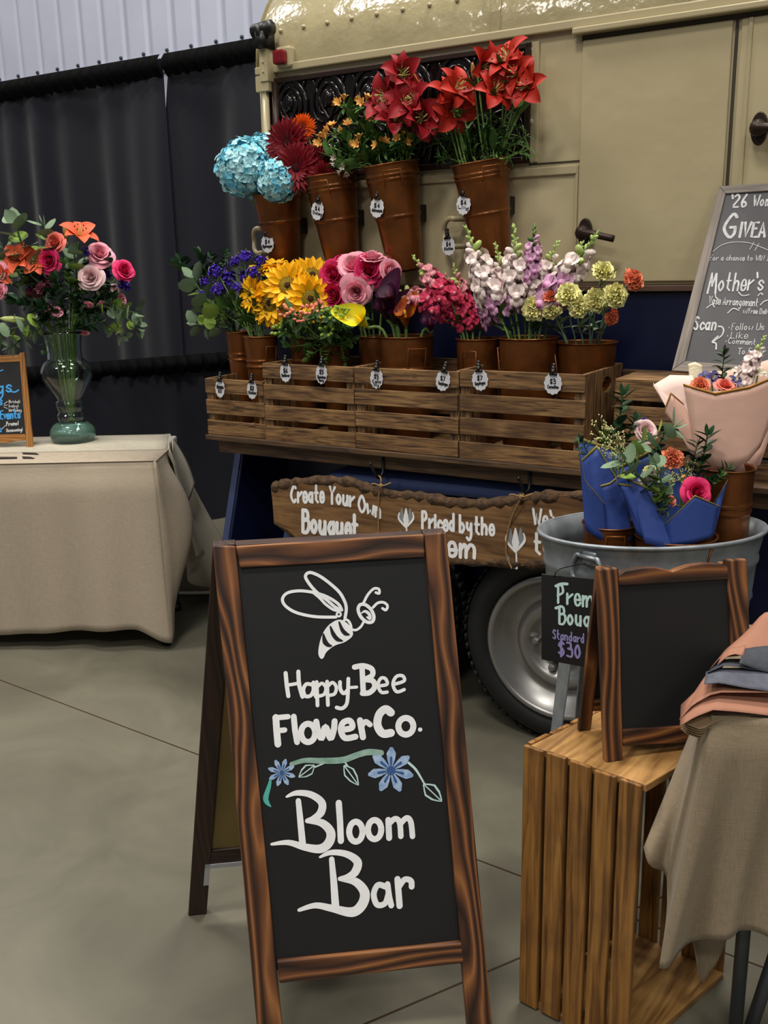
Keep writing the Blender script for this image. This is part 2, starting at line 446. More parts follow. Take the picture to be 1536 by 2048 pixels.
def linen(name, a, b):
    if name in MATS: return MATS[name]
    m = mat(name, a, 0.9, spec=0.15, sheen=0.1); nt = m.node_tree; L = nt.links.new; bs = nt.nodes['Principled BSDF']
    tc = nd(nt, 'ShaderNodeTexCoord'); hs = []
    for sc in ((40, 40, 900), (700, 700, 30)):
        mp = nd(nt, 'ShaderNodeMapping'); mp.inputs['Scale'].default_value = sc; L(tc.outputs['Object'], mp.inputs[0])
        n = nd(nt, 'ShaderNodeTexNoise'); n.inputs['Scale'].default_value = 1.1; n.inputs['Detail'].default_value = 2; L(mp.outputs[0], n.inputs['Vector']); hs.append(n.outputs[0])
    ad = nd(nt, 'ShaderNodeMath', operation='ADD'); L(hs[0], ad.inputs[0]); L(hs[1], ad.inputs[1])
    hf = nd(nt, 'ShaderNodeMath', operation='MULTIPLY'); L(ad.outputs[0], hf.inputs[0]); hf.inputs[1].default_value = 0.5
    r = nd(nt, 'ShaderNodeValToRGB'); r.color_ramp.elements[0].position = 0.3; r.color_ramp.elements[1].position = 0.7
    r.color_ramp.elements[0].color = C3(a); r.color_ramp.elements[1].color = C3(b); L(hf.outputs[0], r.inputs[0]); L(r.outputs[0], bs.inputs['Base Color'])
    q = nd(nt, 'ShaderNodeBump'); q.inputs['Strength'].default_value = 0.2; q.inputs['Distance'].default_value = 0.002; L(hf.outputs[0], q.inputs['Height']); L(q.outputs[0], bs.inputs['Normal'])
    return m
M_linen = linen('linen', (158, 144, 126), (182, 168, 149))
M_linen2 = linen('pale_linen', (170, 162, 146), (192, 184, 166))
M_linen3 = linen('sand_linen', (126, 112, 91), (152, 136, 113))

# ================================================================== floor and wall
def floor_mat():
    m = bpy.data.materials.new('polished_concrete'); m.use_nodes = True; nt = m.node_tree; L = nt.links.new
    b = nt.nodes['Principled BSDF']; b.inputs['Roughness'].default_value = 0.38; b.inputs['Specular IOR Level'].default_value = 0.4
    tc = nd(nt, 'ShaderNodeTexCoord')
    n = nd(nt, 'ShaderNodeTexNoise'); n.inputs['Scale'].default_value = 2.2; n.inputs['Detail'].default_value = 7; n.inputs['Roughness'].default_value = 0.6; n.inputs['Distortion'].default_value = .6
    L(tc.outputs['Object'], n.inputs['Vector'])
    r = nd(nt, 'ShaderNodeValToRGB'); r.color_ramp.elements[0].position = 0.3; r.color_ramp.elements[1].position = 0.72
    r.color_ramp.elements[0].color = C3((87, 84, 72)); r.color_ramp.elements[1].color = C3((114, 110, 95)); L(n.outputs[0], r.inputs[0])
    cur = r.outputs[0]
    for a, c in (((0, 1360), (1030, 1748)), ((730, 2048), (1030, 1920))):
        P, Q = at_z(*a), at_z(*c); d = (Q - P).normalized()
        nn = V((-d.y, d.x, 0)); k = nn.dot(P)
        dt = nd(nt, 'ShaderNodeVectorMath', operation='DOT_PRODUCT'); L(tc.outputs['Object'], dt.inputs[0]); dt.inputs[1].default_value = nn
        sb = nd(nt, 'ShaderNodeMath', operation='SUBTRACT'); L(dt.outputs['Value'], sb.inputs[0]); sb.inputs[1].default_value = k
        ab = nd(nt, 'ShaderNodeMath', operation='ABSOLUTE'); L(sb.outputs[0], ab.inputs[0])
        lt = nd(nt, 'ShaderNodeMath', operation='LESS_THAN'); L(ab.outputs[0], lt.inputs[0]); lt.inputs[1].default_value = 0.0028
        mx = nd(nt, 'ShaderNodeMix', data_type='RGBA'); L(lt.outputs[0], mx.inputs[0]); L(cur, mx.inputs[6]); mx.inputs[7].default_value = C3((52, 34, 22)); cur = mx.outputs[2]
    L(cur, b.inputs['Base Color'])
    n2 = nd(nt, 'ShaderNodeTexNoise'); n2.inputs['Scale'].default_value = 5; n2.inputs['Detail'].default_value = 4; L(tc.outputs['Object'], n2.inputs['Vector'])
    mr = nd(nt, 'ShaderNodeMapRange'); L(n2.outputs[0], mr.inputs[0]); mr.inputs[3].default_value = 0.3; mr.inputs[4].default_value = 0.5; L(mr.outputs[0], b.inputs['Roughness'])
    return m
mb = MB(); mb.box((-9, -3, -0.1), (18, 0, 0), (0, 14, 0), (0, 0, 0.1))
fl = solo('floor', 'polished grey concrete hall floor with saw-cut joints', 'floor', mb, floor_mat(), (0, 0, 0), kind='structure')
WD = 2.3
s0, _ = tsz(29, 100, WD); s1, _ = tsz(430, 100, WD); pit = (s1 - s0) / 9
zb = tsz(325, 120, WD)[1]
mb = MB(); x = s0 - 14 * pit; pf = []
while x < 3.2:
    for f_, dd in ((0, 0), (0.16, 0), (0.24, 0.03), (0.42, 0.03), (0.5, 0.0)): pf.append((x + f_ * pit, WD + dd * 0.8))
    pf.append((x + 0.98 * pit, WD)); x += pit
vs = []; k = len(pf)
for zz in (zb, zb + 3.2):
    vs += [tw(a, b_, zz) for a, b_ in pf]
mb.add(vs, [(i, i + 1, k + i + 1, k + i) for i in range(k - 1)])
mb.box(tw(-7, WD + 0.05, 0), T * 10.2, DN * 0.05, Z * (zb + 0.01))
mb.box(tw(-7, WD - 0.012, zb - 0.015), T * 10.2, DN * 0.07, Z * 0.03)
wl = solo('wall_back', 'pale ribbed metal hall wall above the black drapes', 'wall', mb, M_wall, tw(0, WD, 0), TROT, kind='structure')
mb = MB()
for i in range(-2, 15):
    c = tw(s0 + (i + 0.08) * pit, WD - 0.006, zb + 0.05); mb.ball(c, 0.012, nu=8, nv=4)
part('screw_row', mb, M_screw, wl, True)
# ================================================================== drapes
def drape(label, P0, P1, ztop, nn, seed, hem=0.0, amp=0.035, header=0.12, cat='curtain', gath=0.02, name='pipe_drape', freq=1.0, lapx=0.0):
    rnd = random.Random(seed); P0, P1 = V(P0), V(P1); d = P1 - P0; Ln = d.length; d.normalize(); nn = V(nn)
    ph = [(rnd.uniform(5, 9) * freq, rnd.uniform(0, 6), rnd.uniform(.4, 1)) for _ in range(3)] + [(rnd.uniform(16, 30) * freq, rnd.uniform(0, 6), rnd.uniform(.2, .45)) for _ in range(4)]
    def fold(x): return sum(a * math.sin(w * x + p) for w, p, a in ph) / 2.2
    root = thing(name, label, cat, P0, math.atan2(d.y, d.x))
    mb = MB(); nu = int(Ln * 55)
    def fn(u, v):
        x = u * Ln; z = hem + (ztop - hem) * (1 - v); a = amp * (0.45 + 0.55 * min(1, v * 3))
        if lapx: x -= lapx * (1 - u) ** 6 * min(1.0, v / .17) ** .8
        return P0 + d * x + nn * (a * fold(x + 0.02 * math.sin(3 * v))) + Z * z
    mb.grid(fn, nu, 14); part('cloth', mb, M_drape, root, True)
    if header:
        mb = MB()
        def fh(u, v):
            x = u * Ln; q = v * math.pi * 1.15; w = gath * (math.sin(75 * x + 2 * math.sin(9 * x)) + .6 * math.sin(130 * x))
            return P0 + d * x + nn * (amp * 0.6 + (0.03 + w * .5) * math.sin(q)) + Z * (ztop + 0.02 - header * v - w * 0.25 * v)
        mb.grid(fh, nu * 2, 8); part('gathered_header', mb, M_drapeb, root, True)
    return root
DD = 2.02
def ds(x, y): return tsz(x, y, DD)
ztop = ds(325, 118)[1]
drape('tall black pipe drape left of the bright gap', tw(-6.4, DD, 0), tw(ds(329, 130)[0], DD, 0), ztop, -DN, 3, amp=0.055)
drape('tall black pipe drape running behind the cream trailer', tw(ds(337, 130)[0], DD, 0), tw(-0.4, DD, 0), ztop, -DN, 11, amp=0.055, lapx=.07)
mb = MB(); sp = ds(333, 130)[0]
mb.tube([tw(sp, DD + .09, 0.01), tw(sp, DD + .09, ztop - 0.01)], 0.035, 12)
st = thing('drape_stand', 'slim pale metal upright showing in the gap between tall drapes', 'drape stand', tw(sp, DD + .09, 0), TROT)
part('upright', mb, M_pipe, st, True)
mb = MB(); mb.tube([tw(-6.3, DD + .09, ztop - .045), tw(-0.45, DD + .09, ztop - .045)], 0.018, 8); part('crossbar', mb, M_pipe, st, True)
mb = MB(); mb.box(tw(sp, DD + .09, 0) - T * .2 - DN * .07, T * .4, DN * .25, Z * .012); part('base_plate', mb, M_pipe, st)
a_, b_ = V((-2.35, 4.56, 0)), V((-0.72, 5.69, 0)); q = (b_ - a_).normalized()
lowd = drape('low black drape with gathered top behind the linen table', a_, b_, 0.955, V((q.y, -q.x, 0)), 5, hem=0.004, amp=0.03, header=0.1, gath=0.03)

# ================================================================== trailer
BD = 0.30
trailer = thing('flower_trailer', 'cream and navy vintage trailer with wooden display shelf side', 'trailer', W0, TROT)
def tbox(mb, s0, s1, d0, d1, z0, z1, m=0): mb.box(tw(s0, d0, z0), T * (s1 - s0), DN * (d1 - d0), Z * (z1 - z0), m)
SL = tsz(519, 200, BD)[0]; SR = 2.6
zc = tsz(1275, 570, BD)[1]                                     # cream / navy line
zw1 = tsz(1060, 86, BD)[1]; zw0 = tsz(1057, 326, BD)[1]; sw1 = tsz(1060, 200, BD)[0]; sw0 = tsz(549, 250, BD)[0]
zg = tsz(1152, 69, BD)[1]
mb = MB(); tbox(mb, SL, SR, BD, BD + .06, zc, zg + 0.05); part('side_wall', mb, M_cream, trailer, bevel=.006)
mb = MB()                                                        # rounded roof
prof = []
rr = 0.55
for i in range(13):
    q = math.radians(90 * i / 12); prof.append((BD - 0.012 + rr - rr * math.cos(q), zg + 0.035 + 0.42 * math.sin(q)))
prof.append((BD + 1.7, prof[-1][1] + .02))
L1 = len(prof)
cols_ = [SL - 0.004, SL + 0.02, SL + 0.35, SL + 0.7] + [tsz(989, 60, BD)[0] - .004, tsz(989, 60, BD)[0] + .004, 0.6, 1.4, SR]
vs = [tw(s_, d_ + (0.02 if i == 0 else 0), z_) for i, s_ in enumerate(cols_) for d_, z_ in prof]
mb.add(vs, [(i * L1 + j, (i + 1) * L1 + j, (i + 1) * L1 + j + 1, i * L1 + j + 1) for i in range(len(cols_) - 1) for j in range(L1 - 1)])
mb.add([tw(SL, d_, z_) for d_, z_ in prof] + [tw(SL, BD + 1.7, zg)], [tuple(range(L1 + 1))])
roof = part('roof', mb, M_roof, trailer, True)
mb = MB(); sA = tsz(985, 60, BD)[0]                              # sheet edges
for s_ in (sA, sA + 0.55, sA + 1.2):
    for i in range(9): 
        a, b = prof[i], prof[i + 1]
        mb.hexa([tw(s_, a[0] - .004, a[1]), tw(s_ + .03, a[0] - .004, a[1]), tw(s_ + .03, a[0] + .01, a[1]), tw(s_, a[0] + .01, a[1])], [tw(s_, b[0] - .004, b[1] + .003), tw(s_ + .03, b[0] - .004, b[1] + .003), tw(s_ + .03, b[0] + .01, b[1]), tw(s_, b[0] + .01, b[1])])
part('roof_seam', mb, M_roof, roof)
mb = MB()
for i in range(30):
    s_ = SL + 0.1 + i * 0.095
    if s_ < 1.6: mb.ball(tw(s_, prof[2][0] - .002, prof[2][1]), 0.008, nu=8, nv=4)
    if i % 2: mb.ball(tw(s_ * 0.98, prof[5][0], prof[5][1]), 0.008, nu=8, nv=4)
for s_, z_ in ((tsz(1064, 245, BD)), tsz(1062, 100, BD)): mb.ball(tw(s_, BD - .004, z_), .012, nu=8, nv=4)
part('rivets', mb, M_trim, roof, True)
mb = MB()
tbox(mb, SL, SR, BD - .02, BD + .02, zg + 0.012, zg + .037)       # drip rail
sg = tsz(1152, 69, BD)[0]
tbox(mb, sg, SR, BD - .035, BD + .01, zg - 0.006, zg + .012)
part('drip_rail', mb, M_trim, trailer, bevel=.004)
mb = MB()
tbox(mb, sg + .02, SR, BD - .004, BD + .01, zg - 0.02, zg - .006)
sd0 = tsz(1464, 220, BD)[0]
tbox(mb, sd0 - .004, sd0 + .004, BD - .004, BD + .01, zc, zg - .02)
s_a, z_a = tsz(1162, 322, BD)
tbox(mb, sw1, s_a, BD - .002, BD + .01, z_a - .002, z_a + .003); tbox(mb, s_a - .003, s_a, BD - .002, BD + .01, zc, z_a)
part('panel_gap', mb, M_seam, trailer)
mb = MB()
s_b = tsz(1164, 200, BD)[0]
tbox(mb, s_b, sd0 - .01, BD - .008, BD + .01, zc + .01, zg - .02)
door = part('door_panel', mb, mat('cream_door_paint', (168, 155, 122), 0.3, c2=(178, 165, 131), scale=3, bump=0.3, bscale=11, detail=5), trailer, bevel=.003)
mb = MB()
tbox(mb, sd0 + .012, SR, BD - .007, BD + .01, zc + .01, zg - .02); part('door_panel', mb, M_cream, trailer, bevel=.003)
mb = MB()
tbox(mb, sw1 + .004, sw1 + .03, BD - .01, BD + .01, zw0, zw1); tbox(mb, sw0, s_a - .01, BD - .01, BD + .01, z_a - .035, z_a - .01)
tbox(mb, s_a - .016, s_a - .006, BD - .006, BD + .01, zc, z_a - .01)
tbox(mb, sd0 + .03, sd0 + .042, BD - .012, BD + .01, zc + .01, zg - .02)
part('panel_trim', mb, M_trim, trailer, bevel=.003)
# pressed-tin window cover
mb = MB(); tbox(mb, sw0, sw1, BD - .008, BD + .01, zw0, zw1)
pan = part('window_cover', mb, M_tin, trailer, bevel=.003)
mb = MB(); F_ = .018
tbox(mb, sw0 - F_, sw1 + F_ * .4, BD - .02, BD + .01, zw1 - F_, zw1); tbox(mb, sw0 - F_, sw1 + F_ * .4, BD - .02, BD + .01, zw0, zw0 + F_)
tbox(mb, sw1 - F_ * .6, sw1 + F_ * .4, BD - .02, BD + .01, zw0, zw1); tbox(mb, sw0 - F_, sw0, BD - .02, BD + .01, zw0, zw1)
part('window_frame', mb, M_bronze, pan, bevel=.003)
mb = MB(); rnd = random.Random(4); nT = 6; tw_ = (sw1 - sw0) / nT; h2 = (zw1 - zw0)
for i in range(nT):
    for row in range(2):
        cs, cz = sw0 + (i + .5) * tw_, zw0 + h2 * (.25 + .5 * row)
        for sg_ in (-1, 1):
            for k in (0.42, 0.28, 0.15):
                pts = [tw(cs + sg_ * tw_ * k * math.sin(q * .55), BD - .01, cz + (h2 * .22) * math.cos(q * .62) * (k / .42)) for q in range(0, 6)]
                mb.tube(catmull(pts, 4), [0.004 + .007 * math.sin(math.pi * j / 20) for j in range(21)], 6)
            mb.tube(catmull([tw(cs, BD - .01, cz - h2 * .2), tw(cs + sg_ * tw_ * .18, BD - .014, cz - h2 * .05), tw(cs + sg_ * tw_ * .4, BD - .01, cz + h2 * .2)], 5), 0.006, 6)
        mb.ball(tw(cs, BD - .006, cz), .022, .022, .03, nu=8, nv=6)
part('embossing', mb, M_tin, pan, True)
# brown band and navy lower body
mb = MB(); zb1 = tsz(1275, 583, BD)[1]; tbox(mb, SL - .02, SR, BD - .016, BD + .02, zb1, zc); part('trim_band', mb, M_brown, trailer, bevel=.003)
mb = MB(); tbox(mb, SL + .0, SR, BD, BD + .08, .33, zb1); part('lower_body', mb, M_navy, trailer, bevel=.004)
mb = MB()
A = [tp(476, 886, .1), tp(447, 1085, -.02)]
p1, p2 = tw(SL + .02, BD, .92), tw(SL + .02, BD, .35); 
mb.hexa([A[0], A[0] + T * .03, p1 + T * .03, p1], [A[1], A[1] + T * .03, p2 + T * .03, p2])
gus = part('rear_gusset', mb, M_navy, trailer, bevel=.004)
mb = MB(); mb.hexa([A[0] - T * .004 - DN * .004, A[0] + T * .022 - DN * .004, A[0] + T * .022 + DN * .012, A[0] - T * .004 + DN * .012], [A[1] - T * .004 - DN * .004, A[1] + T * .022 - DN * .004, A[1] + T * .022 + DN * .012, A[1] - T * .004 + DN * .012]); part('lit_edge', mb, mat('navy_lit_edge', (50, 60, 92), .45), gus)  # rear edge catches light from behind, painted in as a paler navy strip
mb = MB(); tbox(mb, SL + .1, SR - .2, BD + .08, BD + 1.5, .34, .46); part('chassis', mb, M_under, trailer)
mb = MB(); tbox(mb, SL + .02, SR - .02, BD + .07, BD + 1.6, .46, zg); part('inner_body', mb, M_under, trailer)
# fender over both wheels
mb = MB(); sF0, sF1, zF = -1.02, 0.47, .80
op = [(sF0, .40), (sF0 + .03, .58), (sF0 + .10, .70), (sF0 + .2, .77), (sF0 + .34, zF), (sF1 - .34, zF + .012), (sF1 - .2, .78), (sF1 - .1, .70), (sF1 - .03, .56), (sF1, .40)]
op = [(q.x, q.y) for q in catmull([(a, b, 0) for a, b in op], 4)]
k = len(op); cen = ((sF0 + sF1) / 2, .45)
inn = [(a + (cen[0] - a) * .05, b - .055 if b > .6 else b) for a, b in op]
vs = [tw(a, BD, b) for a, b in op] + [tw(a, .03, b - .005) for a, b in op] + [tw(a, .005, b - .02) for a, b in op] + [tw(a, .002, b) for a, b in inn] + [tw(a, BD, b) for a, b in inn]
mb.add(vs, [(r * k + i, r * k + i + 1, (r + 1) * k + i + 1, (r + 1) * k + i) for r in range(4) for i in range(k - 1)])
part('fender', mb, M_fender, trailer, True)
def wheel(sc, label=None):
    R, d0 = 0.32, 0.0; c = tw(sc, d0, R); M = basis(c, -DN, Z)
    mb = MB(); rt = 0.222
    mb.lathe([(rt, -.03), (rt + .012, -.004), (rt + .04, .006), (R - .045, .004), (R - .018, -.012), (R - .004, -.035), (R, -.06), (R, -.17), (R - .012, -.2), (rt, -.21)], 64, M)
    for i in range(64):
        q = 2 * math.pi * i / 64; u = V((math.cos(q), math.sin(q), 0)); v = V((-math.sin(q), math.cos(q), 0))
        for z_ in (-.06, -.115, -.165):
            o = M @ (u * (R - .002) + V((0, 0, z_))); r3 = M.to_3x3()
            mb.box(o - r3 @ v * .010, r3 @ v * .020, r3 @ V((0, 0, .034)), r3 @ u * .005)
    tyre = part('tyre', mb, M_rubber, trailer, True)
    mb = MB()
    mb.lathe([(rt + .002, -.2), (rt + .004, -.02), (rt + .006, .004), (rt - .004, .010), (rt - .014, .002), (rt - .018, -.016), (rt - .03, -.022), (rt - .036, -.034), (.168, -.04), (.155, -.055), (.146, -.048), (.136, -.026), (.118, -.018), (.10, -.03), (.088, -.046), (.07, -.05), (.06, -.046), (.056, -.03), (.05, -.022), (.036, -.016), (.03, -.012), (.001, -.012)], 64, M)
    rim = part('rim', mb, M_rim, tyre, True)
    mb = MB(); 
    for i in range(5):
        q = 2 * math.pi * i / 5 + .3; mb.lathe([(.013, -.05), (.013, -.024), (.008, -.018), (.0005, -.017)], 6, M @ Matrix.Translation((.08 * math.cos(q), .08 * math.sin(q), 0)))
    part('lug_nuts', mb, M_rim, tyre, False)
    q = math.radians(-110); mb = MB(); mb.tube([M @ V((.16 * math.cos(q), .16 * math.sin(q), -.045)), M @ V((.165 * math.cos(q + .1), .165 * math.sin(q + .1), -.01))], [.008, .006], 8); part('valve_stem', mb, mat('dark_red_rubber', (58, 14, 18), .6), tyre, True)
    mb = MB(); mb.tube([M @ V((0, 0, -.05)), M @ V((0, 0, -.5))], .07, 16); part('hub', mb, M_under, tyre, True)
wheel(0.015); wheel(-0.685)
# tail lamp, hinge pole and clamp, grab rings, latches
mb = MB(); pc = tp(560, 112, BD - .05); mpx = mpp(pc)
mb.box(pc - T * .03 - Z * .033 + DN * .015, T * .06, Z * .066, DN * .06); lampb = part('marker_lamp', mb, M_trim, trailer, bevel=.008)
mb = MB(); mb.box(pc - T * .026 - Z * .026 - DN * .012, T * .044, Z * .046, DN * .035); part('lens', mb, M_red, lampb, bevel=.009, label='red marker lens')
sP = tsz(536, 150, BD - .03)[0]
mb = MB(); z1 = tsz(536, 80, BD - .03)[1]; z2 = tsz(536, 165, BD - .03)[1]
tbox(mb, sP - .016, sP + .016, BD - .055, BD + .0, z2, z1); tbox(mb, sP - .04, sP + .014, BD - .05, BD + .03, z2 - .03, z2 + .02)
for z_ in (z2 + .03, z2 + .06, z2 + .09, z2 + .12): mb.ball(tw(sP, BD - .057, z_), .004, nu=6, nv=4)
pole = part('hinge_pole', mb, M_trim, trailer, bevel=.003)
mb = MB(); mb.tube([tw(sP - .014, BD - .03, z2), tw(sP - .016, BD - .03, 1.40)], .013, 10); part('rod', mb, M_trim, pole, True)
mb = MB(); mb.tube([tw(sP + .02, BD - .02, z2), tw(sP + .02, BD - .02, zw0 - .1)], .014, 8); part('brown_rod', mb, M_bronze, pole, True, label='brown painted rod')
mb = MB(); cz = z1 + .02
tbox(mb, sP - .014, sP + .02, BD - .075, BD - .01, z1 - .03, z1 + .02)
mb.tube([tw(sP - .035, BD - .05, cz + .006), tw(sP + .04, BD - .05, cz + .012)], .024, 12); mb.tube([tw(sP - .006, BD - .05, cz), tw(sP + .006, BD - .05, cz)], .03, 12)
part('camera_clamp', mb, M_black, pole, True, label='black clamp on top of pole')
def ring(px, py, r):
    c = tp(px, py, BD - .03); k = r * mpp(c)
    mb = MB(); pts = [c + T * k * .75 * math.cos(q) + Z * k * math.sin(q) - DN * .02 * abs(math.sin(q)) for q in [math.radians(a) for a in range(70, 291, 20)]]
    pts = [pts[0] + DN * .04 + T * .02] + pts + [pts[-1] + DN * .04 + T * .02]
    mb.tube(catmull(pts, 3), .0085, 8); part('grab_handle', mb, M_trim, trailer, True)
ring(524, 482, 24); ring(908, 466, 28)
def latch(px, py, dirx, lab):
    c = tp(px, py, BD - .02); k = mpp(c)
    mb = MB(); pl_ = [V((0, 0, 0))]
    ov = [c + T * (.022 * math.cos(q)) + Z * (.042 * math.sin(q)) for q in [2 * math.pi * i / 20 for i in range(20)]]
    mb.prism(ov, -DN * .014); h = part('latch', mb, M_bronze, trailer, bevel=.003)
    mb = MB(); b = c - DN * .03 + T * (-.03 * dirx)
    mb.tube(catmull([c - DN * .008, c - DN * .04, c - DN * .05 + T * .04 * dirx - Z * .006, c - DN * .045 + T * .1 * dirx - Z * .02], 4), [.013] * 5 + [.012] * 4 + [.010] * 4, 10)
    mb.ball(c - DN * .032, .022, nu=10, nv=6)
    part('lever', mb, M_bronze, h, True)
latch(1172, 466, 1, 'l'); latch(1520, 258, 1, 'r')

# ================================================================== shelf under the crates
SD = -.075
shelf = thing('display_shelf', 'dark wooden shelf board fixed along the trailer side', 'shelf', tw(-.6, .1, .86), TROT)
zs = .888; sl0 = tsz(410, 864, SD)[0]; sl1 = .62
mb = MB(); tbox(mb, sl0, sl1, SD, BD - .02, zs - .016, zs); part('board', mb, M_shelf, shelf, bevel=.002)
mb = MB(); sk0 = tsz(437, 880, SD + .03)[0]; tbox(mb, sk0, sl1, SD + .03, SD + .05, zs - .062, zs - .016); part('skirt', mb, M_shelf, shelf, bevel=.002)
mb = MB(); tbox(mb, .1, .36, BD - .05, BD - .03, zs, 1.13); part('back_board', mb, M_shelf, shelf, bevel=.002)
for s_ in (-.95, .3):
    mb = MB(); tbox(mb, s_, s_ + .03, SD + .06, BD - .01, zs - .05, zs - .016); part('bracket', mb, M_blackm, shelf)
hooks = []
for hx, hy, ex in ((765, 908, 742), (1058, 938, 1040)):
    h0 = tp(hx, hy, SD + .028); h1 = tp(hx + 2, hy + 40, SD + .02); mb = MB()
    k = mpp(h0)
    pts = [h0, h0 + (h1 - h0) * .6, h1 - DN * .008, h1 - DN * .03 - Z * .006, h1 - DN * .05 + Z * .012, h1 - DN * .055 + Z * .04 - T * .012]
    mb.tube(catmull(pts, 5), .0048, 8); mb.ball(pts[-1], .006, nu=8, nv=5)
    part('hook', mb, M_blackm, shelf, True); hooks.append(h1 - DN * .03)
# ================================================================== slatted crates on the shelf
def crate(label, s0, s1, d0, d1, z0, z1, ns, group='slatted crates on the display shelf', hole=False, m=None):
    m = m or M_crate
    root = thing('slatted_crate', label, 'crate', tw((s0 + s1) / 2, (d0 + d1) / 2, z0), TROT, group)
    th = .009; pit = (z1 - z0) / ns; hgt = pit * .76
    for nm, dd in (('slatted_front', d0), ('slatted_back', d1 - th)):
        mb = MB()
        for i in range(ns):
            zz = z1 - hgt - i * pit * (z1 - z0 - hgt) / (pit * (ns - 1)); j = U(-.0015, .0015)
            mb.box(tw(s0 + U(0, .003), dd, zz + j), T * (s1 - s0 - U(0, .004)), DN * th, Z * hgt, 0, 0)
        part(nm, mb, m, root, bevel=.0015)
    for k, sa in enumerate((s0 + .001, s1 - .013)):
        mb = MB(); y0, y1 = d0 + th, d1 - th
        if hole and k == 1:
            cy_, cz_ = (y0 + y1) / 2 + .02, z0 + (z1 - z0) * .82; ry, rz = .04, .022; n = 32; vs = []
            qs = sorted([2 * math.pi * i / 28 for i in range(28)] + [math.atan2(b_ - cz_, a_ - cy_) % (2 * math.pi) for a_ in (y0, y1) for b_ in (z0, z1)])
            for q in qs:
                c_, s_ = math.cos(q), math.sin(q)
                fy = ((y1 - cy_) if c_ > 0 else (cy_ - y0)) / max(abs(c_), 1e-6); fz = ((z1 - cz_) if s_ > 0 else (cz_ - z0)) / max(abs(s_), 1e-6); f_ = min(fy, fz)
                vs.append((cy_ + c_ * f_, cz_ + s_ * f_, cy_ + ry * c_, cz_ + rz * s_))
            P = []
            for sx in (sa, sa + .012): P += [tw(sx, a, b) for a, b, _, _ in vs] + [tw(sx, c, d) for _, _, c, d in vs]
            fs = []
            for i in range(n):
                j = (i + 1) % n; fs += [(i, n + i, n + j, j), (2 * n + i, 2 * n + j, 3 * n + j, 3 * n + i), (n + i, 3 * n + i, 3 * n + j, n + j), (i, j, 2 * n + j, 2 * n + i)]
            mb.add(P, fs, 0, [((p - W0).z * 1.0 + 3, (p - W0).dot(DN), (p - W0).dot(T)) for p in P])
        else: mb.box(tw(sa, y0, z0), T * .012, DN * (y1 - y0), Z * (z1 - z0), 0, 2)
        part('end_panel', mb, m, root, bevel=.0012)
    mb = MB()
    for i in range(4): mb.box(tw(s0 + .013, d0 + th + (d1 - d0 - 2 * th) * (i + .08) / 4, z0 + .002), T * (s1 - s0 - .026), DN * ((d1 - d0 - 2 * th) * .84 / 4), Z * .008, 0, 0)
    part('slatted_base', mb, m, root)
    mb = MB()
    for sx in (s0 + .013, s1 - .031): mb.box(tw(sx, d0 + th, z0 + .01), T * .018, DN * .012, Z * (z1 - z0 - .03), 0, 2)
    part('corner_post', mb, m, root)
    return root
CD0 = -.062
x1 = tsz(527, 800, CD0)[0]; x2 = tsz(709, 800, CD0)[0]; x3 = tsz(918, 820, CD0)[0]; x4 = tsz(1168, 840, CD0)[0]; x0 = tsz(410, 810, CD0)[0]
CT1 = .265
crate('low slatted crate at the rear end of the shelf holding statice', x0, x1 - .002, CD0 + .004, CT1, zs + .001, tsz(412, 757, CD0)[1], 3)
crate('slatted crate under the sunflowers, second from the rear end', x1, x2 - .002, CD0, CT1, zs + .001, 1.140, 4)
crate('slatted crate under the roses and calla lilies', x2, x3 - .002, CD0, CT1, zs + .001, 1.142, 4)
crate('slatted crate under the snapdragons and yellow carnations', x3, x4, CD0, CT1, zs + .001, 1.147, 4, hole=True)
# small upturned crate beyond them, under the grey chalkboard
d5 = -.01; s5, z5 = tsz(1231, 757, d5)
z5 = tsz(1231, 757, d5)[1]
c5 = thing('slatted_crate', 'upturned slatted crate carrying the grey giveaway chalkboard', 'crate', tw(s5 + .2, .1, zs), TROT, 'slatted crates on the display shelf')
mb = MB(); n = 4
for i in range(n): mb.box(tw(s5, d5 + .21 * i / n, z5 - .008), T * .44, DN * (.21 * .86 / n), Z * .008, 0, 0)
part('slatted_top', mb, M_crate, c5, bevel=.001)
mb = MB(); hh = (z5 - zs) / 3.6
for i in range(4):
    zz = z5 - .008 - hh * .72 - i * (z5 - .008 - hh * .72 - zs) / 3
    mb.box(tw(s5, d5, zz), T * .44, DN * .009, Z * (hh * .70), 0, 0)
part('slatted_front', mb, M_crate, c5, bevel=.001)
for sx in (s5 + .001, s5 + .427):
    mb = MB(); mb.box(tw(sx, d5 + .009, zs + .001), T * .012, DN * .2, Z * (z5 - zs - .009), 0, 2); part('end_panel', mb, M_crate, c5)

